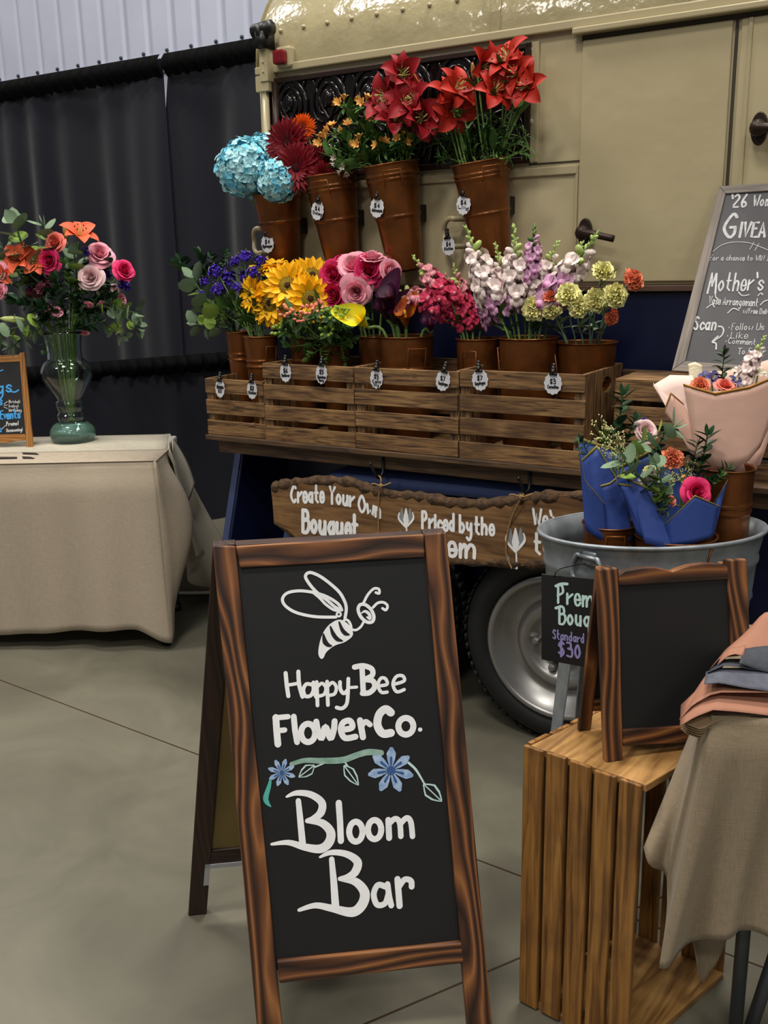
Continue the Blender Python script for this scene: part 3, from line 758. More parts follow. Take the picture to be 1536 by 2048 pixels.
# ================================================================== price tags
def scallop(c, ex, ez, a, b, n=12):
    P = []
    for i in range(n * 4):
        q = 2 * math.pi * i / (n * 4); k = 1 + .05 * math.cos(q * n); P.append(c + ex * (a * k * math.cos(q)) + ez * (b * k * math.sin(q)))
    return P
def price_tag(px, py, d, w, h, l1, l2, label, tilt=0.0, n=None, l3=None, group='scalloped price tags'):
    c = tp(px, py, d) if not isinstance(d, V) else d; k = mpp(c)
    nn = V(n).normalized() if n else -DN
    ex0 = Z.cross(nn).normalized(); ez0 = nn.cross(ex0)
    ex = ex0 * math.cos(tilt) + ez0 * math.sin(tilt); ez = nn.cross(ex)
    root = thing('price_tag', label, 'price tag', c, math.atan2(ex0.y, ex0.x), group)
    mb = MB(); mb.prism(scallop(c - nn * .0006, ex, ez, w * k / 2 * 1.12, h * k / 2), nn * .0012); part('card', mb, M_paperw, root)
    top = c + ez * (h * k / 2 - .004)
    mb = MB(); mb.box(top - ex * .011 - ez * .003 + nn * .001, ex * .022, ez * .006, nn * .004)
    mb.tube([top - nn * .006 + ez * .003, top + ez * .014 + nn * .002, top + ez * .022 + nn * .001], [.004, .0065, .005], 8)
    mb.tube([top + nn * .006 - ez * .001, top + ez * .013 + nn * .003], [.0045, .006], 8); mb.ball(top + ez * .024, .0062, nu=8, nv=5)
    part('clip', mb, M_black, root, True)
    pl = Plane(c + nn * .0006, nn); mb = MB()
    dx, dy = math.cos(tilt), -math.sin(tilt)
    def line(t, fx, fy, cap, wd):
        bx, by = px - w * fx * dx, py + fy * h - w * fx * dy
        letters(mb, pl, t, (bx, by), (bx + w * fx * 2 * dx, by + w * fx * 2 * dy), cap, wd, e=.0007)
    for t_, fx, fy, cap, wd in ((l1, .17 if len(l1) < 4 else .3, .0, .19, 2.0), (l2, .33 if len(l2) > 3 else .17, .22, .15, 1.5), (l3, .2, .38, .13, 1.4)):
        if t_: mb = MB(); line(t_, fx, fy, h * cap, wd); part('lettering', mb, M_ink, root)
    return root
td = CD0 - .006
price_tag(440, 777, td, 21, 36, 'Greens', '$2', 'price tag on the low crate, nearest the shelf end', -.08)
price_tag(504, 780, td, 22, 36, '$2', 'Statice', 'price tag on the low crate under the statice bucket', -.05)
price_tag(571, 745, td, 24, 38, '$6', 'Sunflower', 'price tag on the sunflower crate, below the coral berries', -.05)
price_tag(643, 748, td, 24, 40, '$5', 'Hypericum', 'price tag on the sunflower crate, below the hanging green leaves', -.08, l3='berry')
price_tag(753, 757, td, 26, 40, '$5', 'Calla', 'price tag on the crate below the calla lily bucket', -.06, l3='lily')
price_tag(886, 761, td, 28, 42, '$7', 'Snapdragon', 'price tag on the calla crate edge below hot pink snapdragons', -.2)
price_tag(960, 760, td, 31, 42, '$7', 'Snapdragon', 'price tag below the pale snapdragon bucket', .1)
price_tag(1106, 767, td, 33, 44, '$3', 'Carnation', 'price tag on the crate below the yellow carnations', -.03)

# ================================================================== buckets
BK = {}
def bucket(key, label, rim, base, r1, r2, rings, handles=(), group=None, mid=None, hz=(.1, .3)):
    rim, base = V(rim), V(base); ax = (rim - base); H = ax.length; M = basis(base, ax, T)
    root = thing('metal_bucket', label, 'bucket', base, 0, group)
    mb = MB(); th = .0018; prof = [(.001, 0), (r2 - .004, 0), (r2, .004)]
    rl = sorted(rings); N = 90; hs = set([.004 + (H - .006) * i / N for i in range(N + 1)])
    for h in sorted(hs):
        t = h / H; r = r2 + (r1 - r2) * t
        for q in rl:
            x = (h - q * H); r += .0042 * math.exp(-(x / .003) ** 2)
        prof.append((r, h))
    prof += [(r1 + .003, H - .002), (r1 + .0042, H), (r1 + .003, H + .002), (r1 - .001, H), (r1 - th, H - .004), (r2 - th, .006), (.001, .006)]
    mb.lathe(prof, 40, M); part('body', mb, M_copper, root, True)
    for q in handles:
        q = math.radians(q); u = V((math.cos(q), math.sin(q), 0)); v = V((-math.sin(q), math.cos(q), 0)); h1, h0 = H * (1 - hz[0]), H * (1 - hz[1])
        rr = lambda h: r2 + (r1 - r2) * h / H
        w_ = min(.028, r1 * .33)
        L_ = [u * rr(h0) + v * w_ + Z * h0, u * (rr(h0) + .006) + v * w_ + Z * (h0 + .004), u * (rr(h1) + .010) + v * w_ + Z * h1, u * (rr(h1) + .010) - v * w_ + Z * h1, u * (rr(h0) + .006) - v * w_ + Z * (h0 + .004), u * rr(h0) - v * w_ + Z * h0]
        mb = MB(); mb.tube([M @ p for p in L_], .0022, 6); part('handle', mb, M_copperd, root, True)
    BK[key] = (rim, base, r1, r2); return root
def shelf_bucket(key, label, xl, xr, y, d, H=None, taper=.78, handles=(), rings=(.60, .68), **k):
    c = tp((xl + xr) / 2, y, d); m_ = mpp(c); r1 = (xr - xl) / 2 * m_ / 1.02
    H = H or (c.z - zs - .012)
    return bucket(key, label, c, c - Z * H, r1, r1 * taper, rings, handles, 'metal buckets standing in the crates', **k)
shelf_bucket('green', 'slim copper bucket of eucalyptus at the rear end of the low crate', 451, 508, 663, 0.145, rings=(.7, .76), taper=.62)
shelf_bucket('statice', 'copper bucket holding purple statice in the low crate', 486, 556, 672, 0.075, rings=(.68, .74), handles=(-20,), taper=.60)
shelf_bucket('sun', 'copper bucket holding sunflowers, half hidden by hanging leaves', 578, 640, 676, 0.130, rings=(.7, .76), taper=.66)
shelf_bucket('hyp', 'copper bucket behind the coral and green hypericum berries', 642, 700, 690, 0.115, rings=(.7, .76), taper=.7)
shelf_bucket('rose', 'copper bucket holding the roses, behind the calla bucket', 716, 784, 672, 0.170, rings=(.62, .70), taper=.8)
shelf_bucket('calla', 'wide copper bucket holding calla lilies', 756, 869, 672, 0.100, rings=(.62, .70), handles=(-40,), taper=.84)
shelf_bucket('pink', 'copper bucket holding hot pink snapdragons', 912, 1000, 677, 0.130, rings=(.62, .70), handles=(-85,), taper=.84)
shelf_bucket('snap', 'wide copper bucket holding pale pink and white snapdragons', 998, 1117, 675, 0.105, rings=(.60, .68), handles=(165,), taper=.84)
shelf_bucket('carn', 'wide copper bucket holding yellow carnations beside the shelf corner', 1112, 1234, 684, 0.175, rings=(.58, .66, .5), handles=(-150,), taper=.76)
def wall_bucket(key, label, xl, xr, y, bx, by, d, db, rings, handles=(), tagp=None, tagt=None, taglab=None):
    rim = tp((xl + xr) / 2, y, d); m_ = mpp(rim); r1 = (xr - xl) / 2 * m_
    base = tp(bx, by, db); base = base + (base - rim) * .06
    root = bucket(key, label, rim, base, r1, r1 * .62, rings, handles, 'tall copper buckets hung on the trailer wall', hz=(.06, .2))
    ax = (rim - base).normalized(); mid = base + (rim - base) * .55; R2 = r1 * .86
    wallp = V(mid); k = (BD - (mid - W0).dot(DN)); 
    mb = MB(); mb.box(mid + T * R2 * .62 - Z * .025, T * .012, DN * (k - .001), Z * .05); part('wall_bracket', mb, M_blackm, root)
    if tagp:
        s_, z_ = tsz(tagp[0], tagp[1], d); t = max(0, min(1, (z_ - base.z) / (rim.z - base.z))); cen = base + (rim - base) * t; rr = (r1 * .62 + r1 * .38 * t)
        cd = O - cen; cd.z = 0; cd.normalize(); sd = Z.cross(cd)
        q = at_pl(tagp[0], tagp[1], cen, cd); off = max(-.75, min(.75, (q - cen).dot(sd) / rr)); an = math.asin(off) * .8
        nn = sd * math.sin(an) + cd * math.cos(an)
        P = cen + nn * (rr + .005); P = at_pl(tagp[0], tagp[1], P, nn)
        price_tag(tagp[0], tagp[1], P, tagp[2], tagp[3], tagt[0], tagt[1], taglab, tagp[4], n=(nn.x, nn.y, 0), group='scalloped tags on the hanging buckets')
WR = (.52, .54, .83, .865)
wall_bucket('hyd', 'tall copper wall bucket holding blue hydrangeas, at the trailer end', 504, 602, 386, 570, 522, .205, .235, (.62,), (), (535, 487, 28, 36, .05), ('$4', 'Hydrangea'), 'price tag on the blue hydrangea bucket')
wall_bucket('gerb', 'tall copper wall bucket holding dark red gerberas', 607, 714, 349, 686, 528, .205, .235, (.53, .84, .88), (-80,), (635, 421, 28, 37, -.25), ('$4', 'Daisy'), 'price tag on the dark red gerbera bucket')
wall_bucket('alst', 'tall copper wall bucket holding orange alstroemerias and dark red lilies', 726, 838, 328, 810, 530, .20, .235, (.52, .86, .9), (-60,), (754, 415, 31, 39, -.1), ('$4', 'Alstroemeria'), 'price tag on the alstroemeria bucket')
wall_bucket('lily', 'tall copper wall bucket holding orange red lilies, nearest the door', 902, 1019, 323, 984, 503, .20, .235, (.47, .84, .88), (-45,), (927, 409, 32, 39, -.08), ('$4', 'Lily'), 'price tag on the orange red lily bucket')
price_tag(897, 492, BD - .06, 26, 36, '$4', 'Statice', 'price tag clipped behind the snapdragons on the trailer wall ring', .1)

# ================================================================== live edge board
LB = Plane(W0 + DN * -.1, -DN)
out_top = [(543, 976), (560, 969), (600, 962), (660, 960), (700, 964), (735, 976), (765, 986), (800, 990), (850, 994), (900, 1004), (950, 1008), (1000, 1004), (1040, 998), (1080, 994), (1120, 990), (1165, 992), (1240, 1000), (1262, 1010)]
out_bot = [(1258, 1120), (1230, 1132), (1165, 1130), (1110, 1128), (1060, 1132), (1000, 1130), (940, 1128), (880, 1124), (800, 1112), (720, 1098), (640, 1080), (590, 1074), (575, 1060), (548, 1048)]
poly = [LB.pt(*q) for q in out_top + out_bot]
lb = thing('live_edge_sign', 'live edge wooden board lettered in white, hanging from the shelf hooks', 'sign', LB.pt(900, 1130), TROT)
mb = MB(); mb.prism(poly, DN * .028, along=T); part('slab', mb, M_slab, lb)
mb = MB(); rnd = random.Random(9)
for ed, s_ in ((out_top, 1), (out_bot[:-3], -1)):
    pts = []
    for i in range(len(ed) - 1):
        a, b = ed[i], ed[i + 1]
        for j in range(4): t = j / 4; pts.append((a[0] + (b[0] - a[0]) * t, a[1] + (b[1] - a[1]) * t + rnd.uniform(-1.5, 1.5)))
    P = [LB.pt(x, y + 3 * s_) for x, y in pts]
    r0 = [rnd.uniform(.012, .021) for _ in P]
    mb.tube([p + DN * .012 for p in P], r0, 8, m=0)
for a, b in (((543, 978), (549, 1046)), ((549, 1046), (585, 1074))):
    mb.tube([LB.pt(*a) + DN * .013, LB.pt((a[0] + b[0]) / 2 + 2, (a[1] + b[1]) / 2) + DN * .013, LB.pt(*b) + DN * .013], [.010, .012, .010], 8)
part('bark_edge', mb, M_bark, lb, True)
mb = MB()
def lw(t, a, b, cap, w=7.5): letters(mb, LB, t, a, b, cap, w * .8, e=.0014)
lw('Create', (582, 1004), (648, 1004), 33, 6.5); lw('Your', (660, 1006), (708, 1013), 33, 6.5); lw('Own', (717, 1022), (762, 1036), 33, 6.5)
lw('Bouquet', (606, 1064), (716, 1074), 43, 9); part('lettering', mb, M_white, lb, label="white words 'Create Your Own Bouquet'"); mb = MB()
lw('Priced', (845, 1056), (909, 1062), 33, 7); lw('by', (920, 1064), (944, 1066), 33, 7); lw('the', (951, 1067), (988, 1070), 33, 7)
lw('Stem', (846, 1108), (948, 1115), 44, 9)
part('lettering', mb, M_white, lb, label="white words 'Priced by the Stem'"); mb = MB(); lw("We're", (1066, 1050), (1130, 1056), 32, 6.5); lw('to', (1070, 1106), (1104, 1110), 40, 8)
part('lettering', mb, M_white, lb, label="white words running behind the tub")
mb = MB()
def tulip(x, y, s):
    for dx, w in ((-7, 11), (7, 11), (0, 12)): brush(mb, LB, [(x, y + 18 * s), (x + dx * s, y + 4 * s), (x + dx * 1.15 * s, y - 18 * s)], [3 * s, w * s, 2 * s], e=.0012 + (.0008 if dx == 0 else 0), m=0 if dx else 1)
    for dx in (-9, 9): brush(mb, LB, [(x, y + 18 * s), (x + dx * 1.5 * s, y + 2 * s), (x + dx * 1.4 * s, y - 10 * s)], [4 * s, 4 * s, 2 * s], e=.0014, m=1)
    brush(mb, LB, [(x + s, y + 18 * s), (x + 2 * s, y + 44 * s)], 3.2, m=1)
    brush(mb, LB, [(x, y + 44 * s), (x - 9 * s, y + 34 * s), (x - 11 * s, y + 24 * s)], [3, 6, 2], m=0)
for a, b in (((812, 1036, 1.05), 'smaller white and grey painted tulip'), ((1031, 1080, 1.3), 'larger white and grey painted tulip')): mb = MB(); tulip(*a); part('painted_tulip', mb, [M_grey, M_white], lb, label=b)
def twine(lab, pts, knot):
    mb = MB(); mb.tube(catmull(pts, 5), .0026, 6)
    for a in (-1, 1):
        mb.tube(catmull([knot, knot + T * .02 * a + Z * .006 - DN * .006, knot + T * .036 * a + Z * (.008 + .006 * a)], 4), [.0026] * 8 + [.0016], 6)
    mb.ball(knot, .007, .006, .008, nu=8, nv=5)
    solo('hanging_twine', lab, 'twine', mb, M_twine, pts[0], smooth=True, group='jute twines holding the board')
e_ = -DN * .014
twine('jute twine around the board near the painted word Own', [hooks[0], LB.pt(762, 960, .012), LB.pt(757, 1000, .006), LB.pt(757, 1060, .006), LB.pt(760, 1110, .012)], LB.pt(762, 972, .018))
twine('jute twine around the board beside the larger painted tulip', [hooks[1], LB.pt(1040, 1000, .014), LB.pt(1022, 1040, .006), LB.pt(1014, 1075, .006), LB.pt(1013, 1110, .006), LB.pt(1024, 1138, .016)], LB.pt(1042, 994, .02))
# ================================================================== A-frame sign
def vdir(l1, l2):
    h = lambda q: V((q[0], q[1], 1.0)); v = h(l1[0]).cross(h(l1[1])).cross(h(l2[0]).cross(h(l2[1])))
    d = CR * ((v.x - CX * v.z) / FPX) + CD * ((v.y - CY * v.z) / FPX) + CF * v.z
    return d.normalized()
SW = vdir(((425, 1090), (890, 1064)), ((562, 1968), (928, 1927)))
SV = vdir(((425, 1090), (515, 2048)), ((892, 1064), (985, 2048)))
if SW.x < 0: SW = -SW
if SV.z > 0: SV = -SV
SN = SW.cross(SV).normalized()
SP = at_t(425, 1090, 1.80)
SG = Plane(SP, SN)
def sp(x, y, e=0.0): return SG.pt(x, y, e)
def to_floor(a, b, zz=0.0):
    A, B = sp(*a), sp(*b); d = B - A; return A + d * ((zz - A.z) / d.z)
TH = .022
ext = -SG.n * TH
asign = thing('sandwich_board', 'large wooden framed sandwich board standing on the floor in front', 'sandwich board', to_floor((669, 1077), (749, 2048)), math.atan2(SW.y, SW.x))
lo, li, ri, ro = ((425, 1090), (513, 2048)), ((471, 1092), (564, 2048)), ((848, 1068), (935, 2048)), ((893, 1064), (985, 2048))
sdir = (sp(513, 2048) - sp(425, 1090))
for a, b in ((lo, li), (ri, ro)):
    mb = MB(); mb.prism([sp(*a[0]), sp(*b[0]), to_floor(*b, .004), to_floor(*a, .004)], ext, along=sdir); part('stile', mb, M_sign, asign, bevel=.003)
def sq(*p): return [sp(*q) for q in p]
mb = MB(); mb.prism(sq((471, 1092), (848, 1068), (850, 1114), (480, 1136)), ext, along=SW); part('top_rail', mb, M_sign, asign, bevel=.003)
mb = MB(); mb.prism(sq((553, 1923), (924, 1884), (929, 1927), (559, 1968)), ext, along=SW); part('bottom_rail', mb, M_sign, asign, bevel=.003)
mb = MB(); mb.prism([p - SG.n * .009 for p in sq((466, 1110), (855, 1088), (930, 1900), (550, 1945))], -SG.n * .006, along=SW); front = part('board', mb, M_board, asign, label='black painted board with white lettering')
SB = Plane(SP - SG.n * .009, SN)
cA = lambda L: [(360 + .41667 * x, 1040 + .41667 * y) for x, y in L]
cB = lambda L: [(360 + .41667 * x, 1480 + .41667 * y) for x, y in L]
kk = .41667
mb = MB()
def A_(w, *L, sm=True, cl=False):
    w = w * .84 if not isinstance(w, list) and 16 <= w <= 22 else w
    brush(mb, SB, cA(L), w * kk * 1.08 if not isinstance(w, list) else [q * kk * 1.08 for q in w], sm, closed=cl)
def B_(w, *L, sm=True, cl=False): brush(mb, SB, cB(L), w * kk * 1.08 if not isinstance(w, list) else [q * kk * 1.08 for q in w], sm, closed=cl)
def ringp(cx_, cy_, rx, ry, rot=0): 
    return [(cx_ + rx * math.cos(q) * math.cos(rot) - ry * math.sin(q) * math.sin(rot), cy_ + rx * math.cos(q) * math.sin(rot) + ry * math.sin(q) * math.cos(rot)) for q in [2 * math.pi * i / 8 for i in range(8)]]
# Happy-Bee
A_(22, (507, 735), (512, 790), (520, 845), sm=False); A_(22, (568, 728), (572, 790), (588, 848)); A_(18, (515, 793), (574, 783), sm=False)
A_(20, (632, 790), (606, 788), (592, 815), (602, 845), (628, 842), (642, 815)); A_(20, (640, 780), (642, 820), (654, 850))
A_(20, (656, 778), (660, 890), sm=False); A_(18, (660, 800), (682, 784), (700, 805), (692, 836), (664, 846))
A_(20, (706, 776), (710, 888), sm=False); A_(18, (710, 798), (732, 780), (750, 802), (742, 834), (714, 842))
A_(20, (768, 778), (770, 812), (786, 832), (806, 815)); A_(20, (808, 762), (806, 830), (800, 882), (778, 904), (752, 900))
A_(16, (818, 804), (848, 802), sm=False)
A_(24, (874, 712), (880, 832), sm=False); A_(24, (838, 706), (880, 700), (920, 715), (922, 746), (884, 766)); A_(24, (884, 766), (925, 772), (934, 802), (910, 828), (876, 832))
A_(18, (958, 796), (994, 788), (986, 762), (964, 760), (950, 792), (966, 826), (994, 826))
A_(18, (1030, 788), (1076, 772), (1068, 748), (1038, 752), (1022, 788), (1040, 824), (1076, 814))
# FlowerCo.
A_(30, (460, 948), (464, 1010), (470, 1076), sm=False); A_(24, (456, 950), (518, 944), sm=False); A_(24, (466, 1012), (502, 1008), sm=False)
A_(26, (546, 944), (552, 1010), (562, 1066), sm=False); A_(27, *ringp(615, 1022, 34, 44), cl=True)
A_(27, (654, 968), (662, 1010), (680, 1048), (698, 992), (722, 1048), (738, 1008), (742, 966))
A_(27, (776, 1008), (826, 996), (816, 964), (784, 972), (772, 1008), (792, 1046), (842, 1040))
A_(28, (864, 962), (878, 1042), sm=False); A_(24, (872, 990), (890, 968), (912, 982))
A_(36, (1012, 924), (986, 908), (956, 934), (948, 984), (972, 1024), (1012, 1022)); A_(27, *ringp(1084, 990, 36, 40), cl=True)
A_(22, (1152, 1006))
part('lettering', mb, M_white, front, label='white painted shop name below the bee'); mb = MB()
B_([10, 24, 30, 34, 36, 28, 22], (512, 272), (560, 254), (628, 262), (680, 300), (676, 348), (640, 378), (612, 388)); B_([20, 34, 40, 42, 40, 32, 24, 12], (612, 388), (680, 398), (722, 440), (716, 490), (674, 522), (600, 514), (520, 492), (440, 500))
B_([24, 28, 30], (568, 292), (578, 390), (588, 494), sm=False)
B_(28, (762, 302), (768, 390), (772, 484), sm=False); B_(27, *ringp(844, 440, 32, 48), cl=True); B_(27, *ringp(934, 430, 32, 46), cl=True)
B_(27, (1000, 384), (1004, 470), sm=False); B_(25, (1002, 404), (1032, 378), (1054, 396), (1060, 462)); B_(25, (1058, 402), (1088, 374), (1108, 394), (1116, 462))
B_([10, 24, 30, 38, 38, 28, 20], (672, 562), (726, 540), (800, 548), (852, 585), (840, 634), (804, 658), (768, 666)); B_([20, 36, 44, 46, 44, 32, 26, 16], (768, 666), (842, 680), (886, 732), (874, 790), (826, 826), (730, 808), (650, 794), (572, 816))
B_([24, 30, 34], (728, 572), (738, 680), (746, 796), sm=False)
B_(26, (986, 704), (950, 696), (930, 740), (946, 790), (984, 784), (1000, 740)); B_(26, (996, 692), (1004, 750), (1014, 794))
B_(28, (1044, 668), (1054, 796), sm=False); B_(26, (1050, 706), (1078, 670), (1108, 676), (1112, 704))
part('lettering', mb, M_white, front, label='larger white words below the vine')
# bee
mb = MB()
A_(14, (776, 432), (745, 418), (700, 380), (660, 350), (625, 312), (602, 272), (622, 252), (668, 268), (720, 305), (766, 348), (792, 395), (798, 430), (792, 470))
A_(16, (748, 466), (650, 464), (560, 445), (506, 412), (492, 378), (516, 350), (570, 340), (632, 346), (690, 362), (734, 384), (764, 408), (776, 432))
A_(12, (636, 346), (668, 372), (700, 405), (740, 432), (772, 432))
A_(9, *ringp(762, 453, 10, 10), cl=True); A_(11, *ringp(803, 508, 17, 32, -.35), cl=True)
A_(11, (818, 524), (845, 528), (868, 512), (882, 488)); A_(15, *ringp(893, 448, 30, 50, -.62), cl=True)
A_([4, 14, 14, 8], (870, 448), (888, 438), (908, 452), (912, 474), (898, 466))
A_(12, (882, 396), (902, 358), (930, 330), (954, 332), (956, 352), (940, 348)); A_(12, (926, 420), (950, 398), (978, 396), (996, 412), (988, 432), (972, 424))
bd = [(360 + kk * q.x, 1040 + kk * q.y) for q in catmull([V((x, y, 0)) for x, y in ((768, 478), (722, 498), (690, 536), (670, 590), (664, 640), (674, 664), (688, 662), (704, 632), (744, 602), (794, 584), (830, 550), (812, 505))], 4, True)]
mb.prism([SB.pt(x, y, .0002) for x, y in reversed(bd)], SB.n * .0012)
bee = part('painted_bee', mb, M_white, front, False, label='white line drawing of a bee')
mb = MB()
def K_(w, *L): brush(mb, SB, cA(L), [q * kk for q in w], e=.0022)
K_([8, 24, 18, 6], (688, 548), (696, 584), (712, 600), (728, 604)); K_([8, 20, 20, 6], (722, 512), (736, 548), (756, 572), (780, 580)); K_([8, 18, 20, 6], (764, 490), (778, 526), (794, 544), (812, 550))
part('stripes', mb, M_board, bee, False, label='black stripes')
# vine with blue flowers
mb = MB()
brush(mb, SB, cB([(535, 115), (600, 98), (680, 100), (780, 96), (850, 72), (905, 58), (965, 62)]), [8, 10, 12, 13, 12, 13, 12], m=0)
brush(mb, SB, cB([(436, 180), (428, 220), (412, 275), (418, 300), (436, 320)]), [3, 8, 11, 9, 2], m=4); brush(mb, SB, cB([(1098, 110), (1130, 140), (1156, 180), (1178, 220)]), [5, 5, 4, 3], m=1)
brush(mb, SB, cB([(690, 112), (660, 125), (636, 135)]), 3, m=1); brush(mb, SB, cB([(790, 105), (805, 125), (812, 140)]), 3, m=1)
def vleaf(x, y, dx, dy, w):
    brush(mb, SB, cB([(x - dx, y - dy), (x - dx * .4, y - dy * .4), (x + dx * .3, y + dy * .3), (x + dx, y + dy)]), [w * .3, w, w * .8, 2], m=1, e=.0012)
    brush(mb, SB, cB([(x - dx * .9, y - dy * .9), (x - dx * .4, y - dy * .4), (x + dx * .3, y + dy * .3), (x + dx * .85, y + dy * .85)]), [w * .2, w * .72, w * .52, 1], m=5, e=.002)
    brush(mb, SB, cB([(x - dx, y - dy), (x + dx * .8, y + dy * .8)]), 2.2, m=1, e=.0028)
vleaf(605, 152, -34, 26, 24); vleaf(824, 172, 32, 44, 24); vleaf(1216, 256, 40, 38, 30)
def vflower(cx_, cy_, R, n, w, rot):
    for i in range(n):
        q = rot + 2 * math.pi * i / n; c_, s_ = math.cos(q), math.sin(q)
        P = [(cx_ + R * t * c_, cy_ + R * t * s_) for t in (.2, .5, .8, 1)]
        brush(mb, SB, cB(P), [w * .35, w * .8, w, w * .5], m=2, e=.0016); brush(mb, SB, cB([(cx_ + R * t * c_, cy_ + R * t * s_) for t in (.25, .6)]), [w * .15, w * .25], m=3, e=.0026)
    brush(mb, SB, cB([(cx_, cy_), (cx_ + 1, cy_)]), w * .9, m=3, e=.003)
vflower(488, 156, 62, 8, 10, .3); vflower(1012, 145, 100, 7, 19, .25)
part('painted_vine', mb, [M_mint, M_mintw, M_sky, M_skyd, mat('teal_paint', (84, 176, 166), .6), M_board], front, False, label='painted mint vine with pale blue flowers')
# rear frame
RF = at_z(376, 1836); apL = SP - SG.n * TH * .6
rd = (RF - apL); LN = rd.length; rd.normalize()
rn = SW.cross(rd).normalized()
if (O - RF).dot(rn) > 0: rn = -rn            # points away from camera
apL = apL + rn * .006; WD_ = (sp(893, 1064) - sp(425, 1090)).length
def rq(u, v, e=0): return apL + SW * u + rd * v + rn * e
tw0 = .042
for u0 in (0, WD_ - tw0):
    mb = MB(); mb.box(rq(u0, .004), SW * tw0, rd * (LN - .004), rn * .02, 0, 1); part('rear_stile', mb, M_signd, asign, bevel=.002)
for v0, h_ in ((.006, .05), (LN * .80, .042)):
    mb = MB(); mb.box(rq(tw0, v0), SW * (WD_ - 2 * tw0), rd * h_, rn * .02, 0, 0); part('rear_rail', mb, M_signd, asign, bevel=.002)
mb = MB(); mb.box(rq(tw0 * .7, .04, .006), SW * (WD_ - 1.4 * tw0), rd * (LN * .77), rn * .006); part('rear_board', mb, M_back, asign, label='tan back of the rear board')
mb = MB(); v0 = LN * .845
mb.box(rq(.030, v0 - .004, -.002), SW * .082, rd * .012, rn * .0018); mb.box(rq(.030, v0 - .004, -.002), SW * .012, rd * .062, rn * .0018)
part('corner_bracket', mb, M_pipe, asign, label='pale metal corner bracket')
mb = MB(); mb.ball(rq(.022, LN, .01) , .007, nu=8, nv=6)
part('foot', mb, M_black, asign)
for u0 in (.08, WD_ - .12):
    mb = MB(); mb.box(rq(u0, .012, -.008), SW * .05, rd * .03, rn * .006); part('hinge', mb, M_blackm, asign)

# ================================================================== left table
TZ = .74
tA = at_z(310, 922, TZ + .004); tB = at_z(330, 868, TZ + .004)
tl = thing('folding_table', 'folding table with dark legs under the linen cloths on the left', 'table', (-1.6, 3.9, 0))
yF = tA.y + .02; yB = tB.y - .02; xR = tA.x - .035; xL = -2.5
mb = MB(); mb.box((xL, yF, TZ - .035), (xR - xL, 0, 0), (0, yB - yF, 0), (0, 0, .035)); part('top', mb, M_ttop, tl, bevel=.008)
for fx, fy in ((327, 1300), (349, 1230)):
    g = at_z(fx, fy); 
    for xo in (0, -1.2):
        mb = MB(); mb.tube([(g.x + xo, g.y + .06, .015), (g.x + xo - .03, g.y + .11, TZ - .03)], .014, 10); lg = part('leg', mb, M_steelleg, tl, True)
        mb = MB(); mb.tube([(g.x + xo, g.y + .06, 0), (g.x + xo - .001, g.y + .062, .03)], .018, 10); part('rubber_foot', mb, M_black, lg, True)
def smooth(t): t = max(0, min(1, t)); return t * t * (3 - 2 * t)
def cloth(name, label, m, fronts, lay=.002, group=None, loc=None):
    """fronts: list of (surface function, nu, nv)"""
    mb = MB()
    for fn, nu, nv in fronts: mb.grid(fn, nu, nv)
    return solo(name, label, 'tablecloth', mb, m, loc or (0, 0, 0), smooth=True, group=group, solid=.0016)
ZT = TZ + .003
yM = at_z(322, 899, ZT).y; xe = tA.x
def wv(x, k): return math.sin(9 * x + k) * .5 + .32 * math.sin(17 * x + 1.7 * k) + .2 * math.sin(31 * x + k * .7)
def hemf(x):                                     # hem height of the front skirt
    return .075 + .012 * math.sin(5 * x) + (0.0 if x < xe - .12 else -.055 * smooth((x - xe + .12) / .12))
def frontskirt(u, v):
    x = xL + (xe - xL) * u; h = hemf(x); z = ZT - (ZT - h) * v
    c = smooth(v * 6)
    y = tA.y + .012 * (1 - c) - .012 * c + v * (.036 * wv(x, 2)) - .05 * v * smooth((u - .9) / .1) - .01 * v
    if v < .04: y += .0
    return V((x - .012 * (1 - c) * (u > .98) + v * .02 * smooth((u - .93) / .07), y, z))
def fronttop(u, v): 
    x = xL + (xe + .004 - xL) * u; return V((x, tA.y + .007 + (yM - tA.y - .007) * v, ZT + .0006))
def sideskirt1(u, v):                            # from the front corner backwards along the right side
    y = tA.y + (yM - tA.y) * u; h = .03 + .34 * smooth(u * 1.1); z = ZT - (ZT - h) * v
    out = .010 + v * .02 * (1 - u) + .10 * math.sin(min(1, u * 1.15) * math.pi) * math.sin(math.pi * min(1, v * 1.05)) ** 1.3
    if u == 0: return frontskirt(1, v)
    return V((xe + out - .01, y - .012 * (1 - u), z))
cloth('tablecloth', 'beige linen tablecloth over the front half of the left table', M_linen, [(frontskirt, 130, 24), (fronttop, 30, 6), (sideskirt1, 16, 24)], loc=(-1.6, 3.7, TZ))
xb = tB.x + .02
def backtop(u, v):
    y = yM - .03 + (tB.y - yM + .03) * v; return V((xL + (xe + (xb - xe) * v - .004 - xL) * u, y, ZT - .0005))
def sideskirt2(u, v):
    y = yM - .03 + (tB.y + .01 - yM + .03) * u; h = .30 - .288 * smooth(u); z = ZT - (ZT - h) * v
    x = xe + (xb - xe) * u
    out = .012 * smooth(v * 8) + v * (.05 + .05 * math.sin(u * 7 + .5)) + .16 * smooth(v) * smooth((u - .35) / .65)
    return V((x + out, y + .05 * v * math.sin(u * 9), z))
def backskirt(u, v):
    if u == 1: return sideskirt2(1, v)
    x = xL + (xb - xL) * u; z = ZT - (ZT - .012) * v
    return V((x + v * .14 * smooth((u - .93) / .07), tB.y + .02 * smooth(v * 8) + v * .02 * wv(x, 5), z))
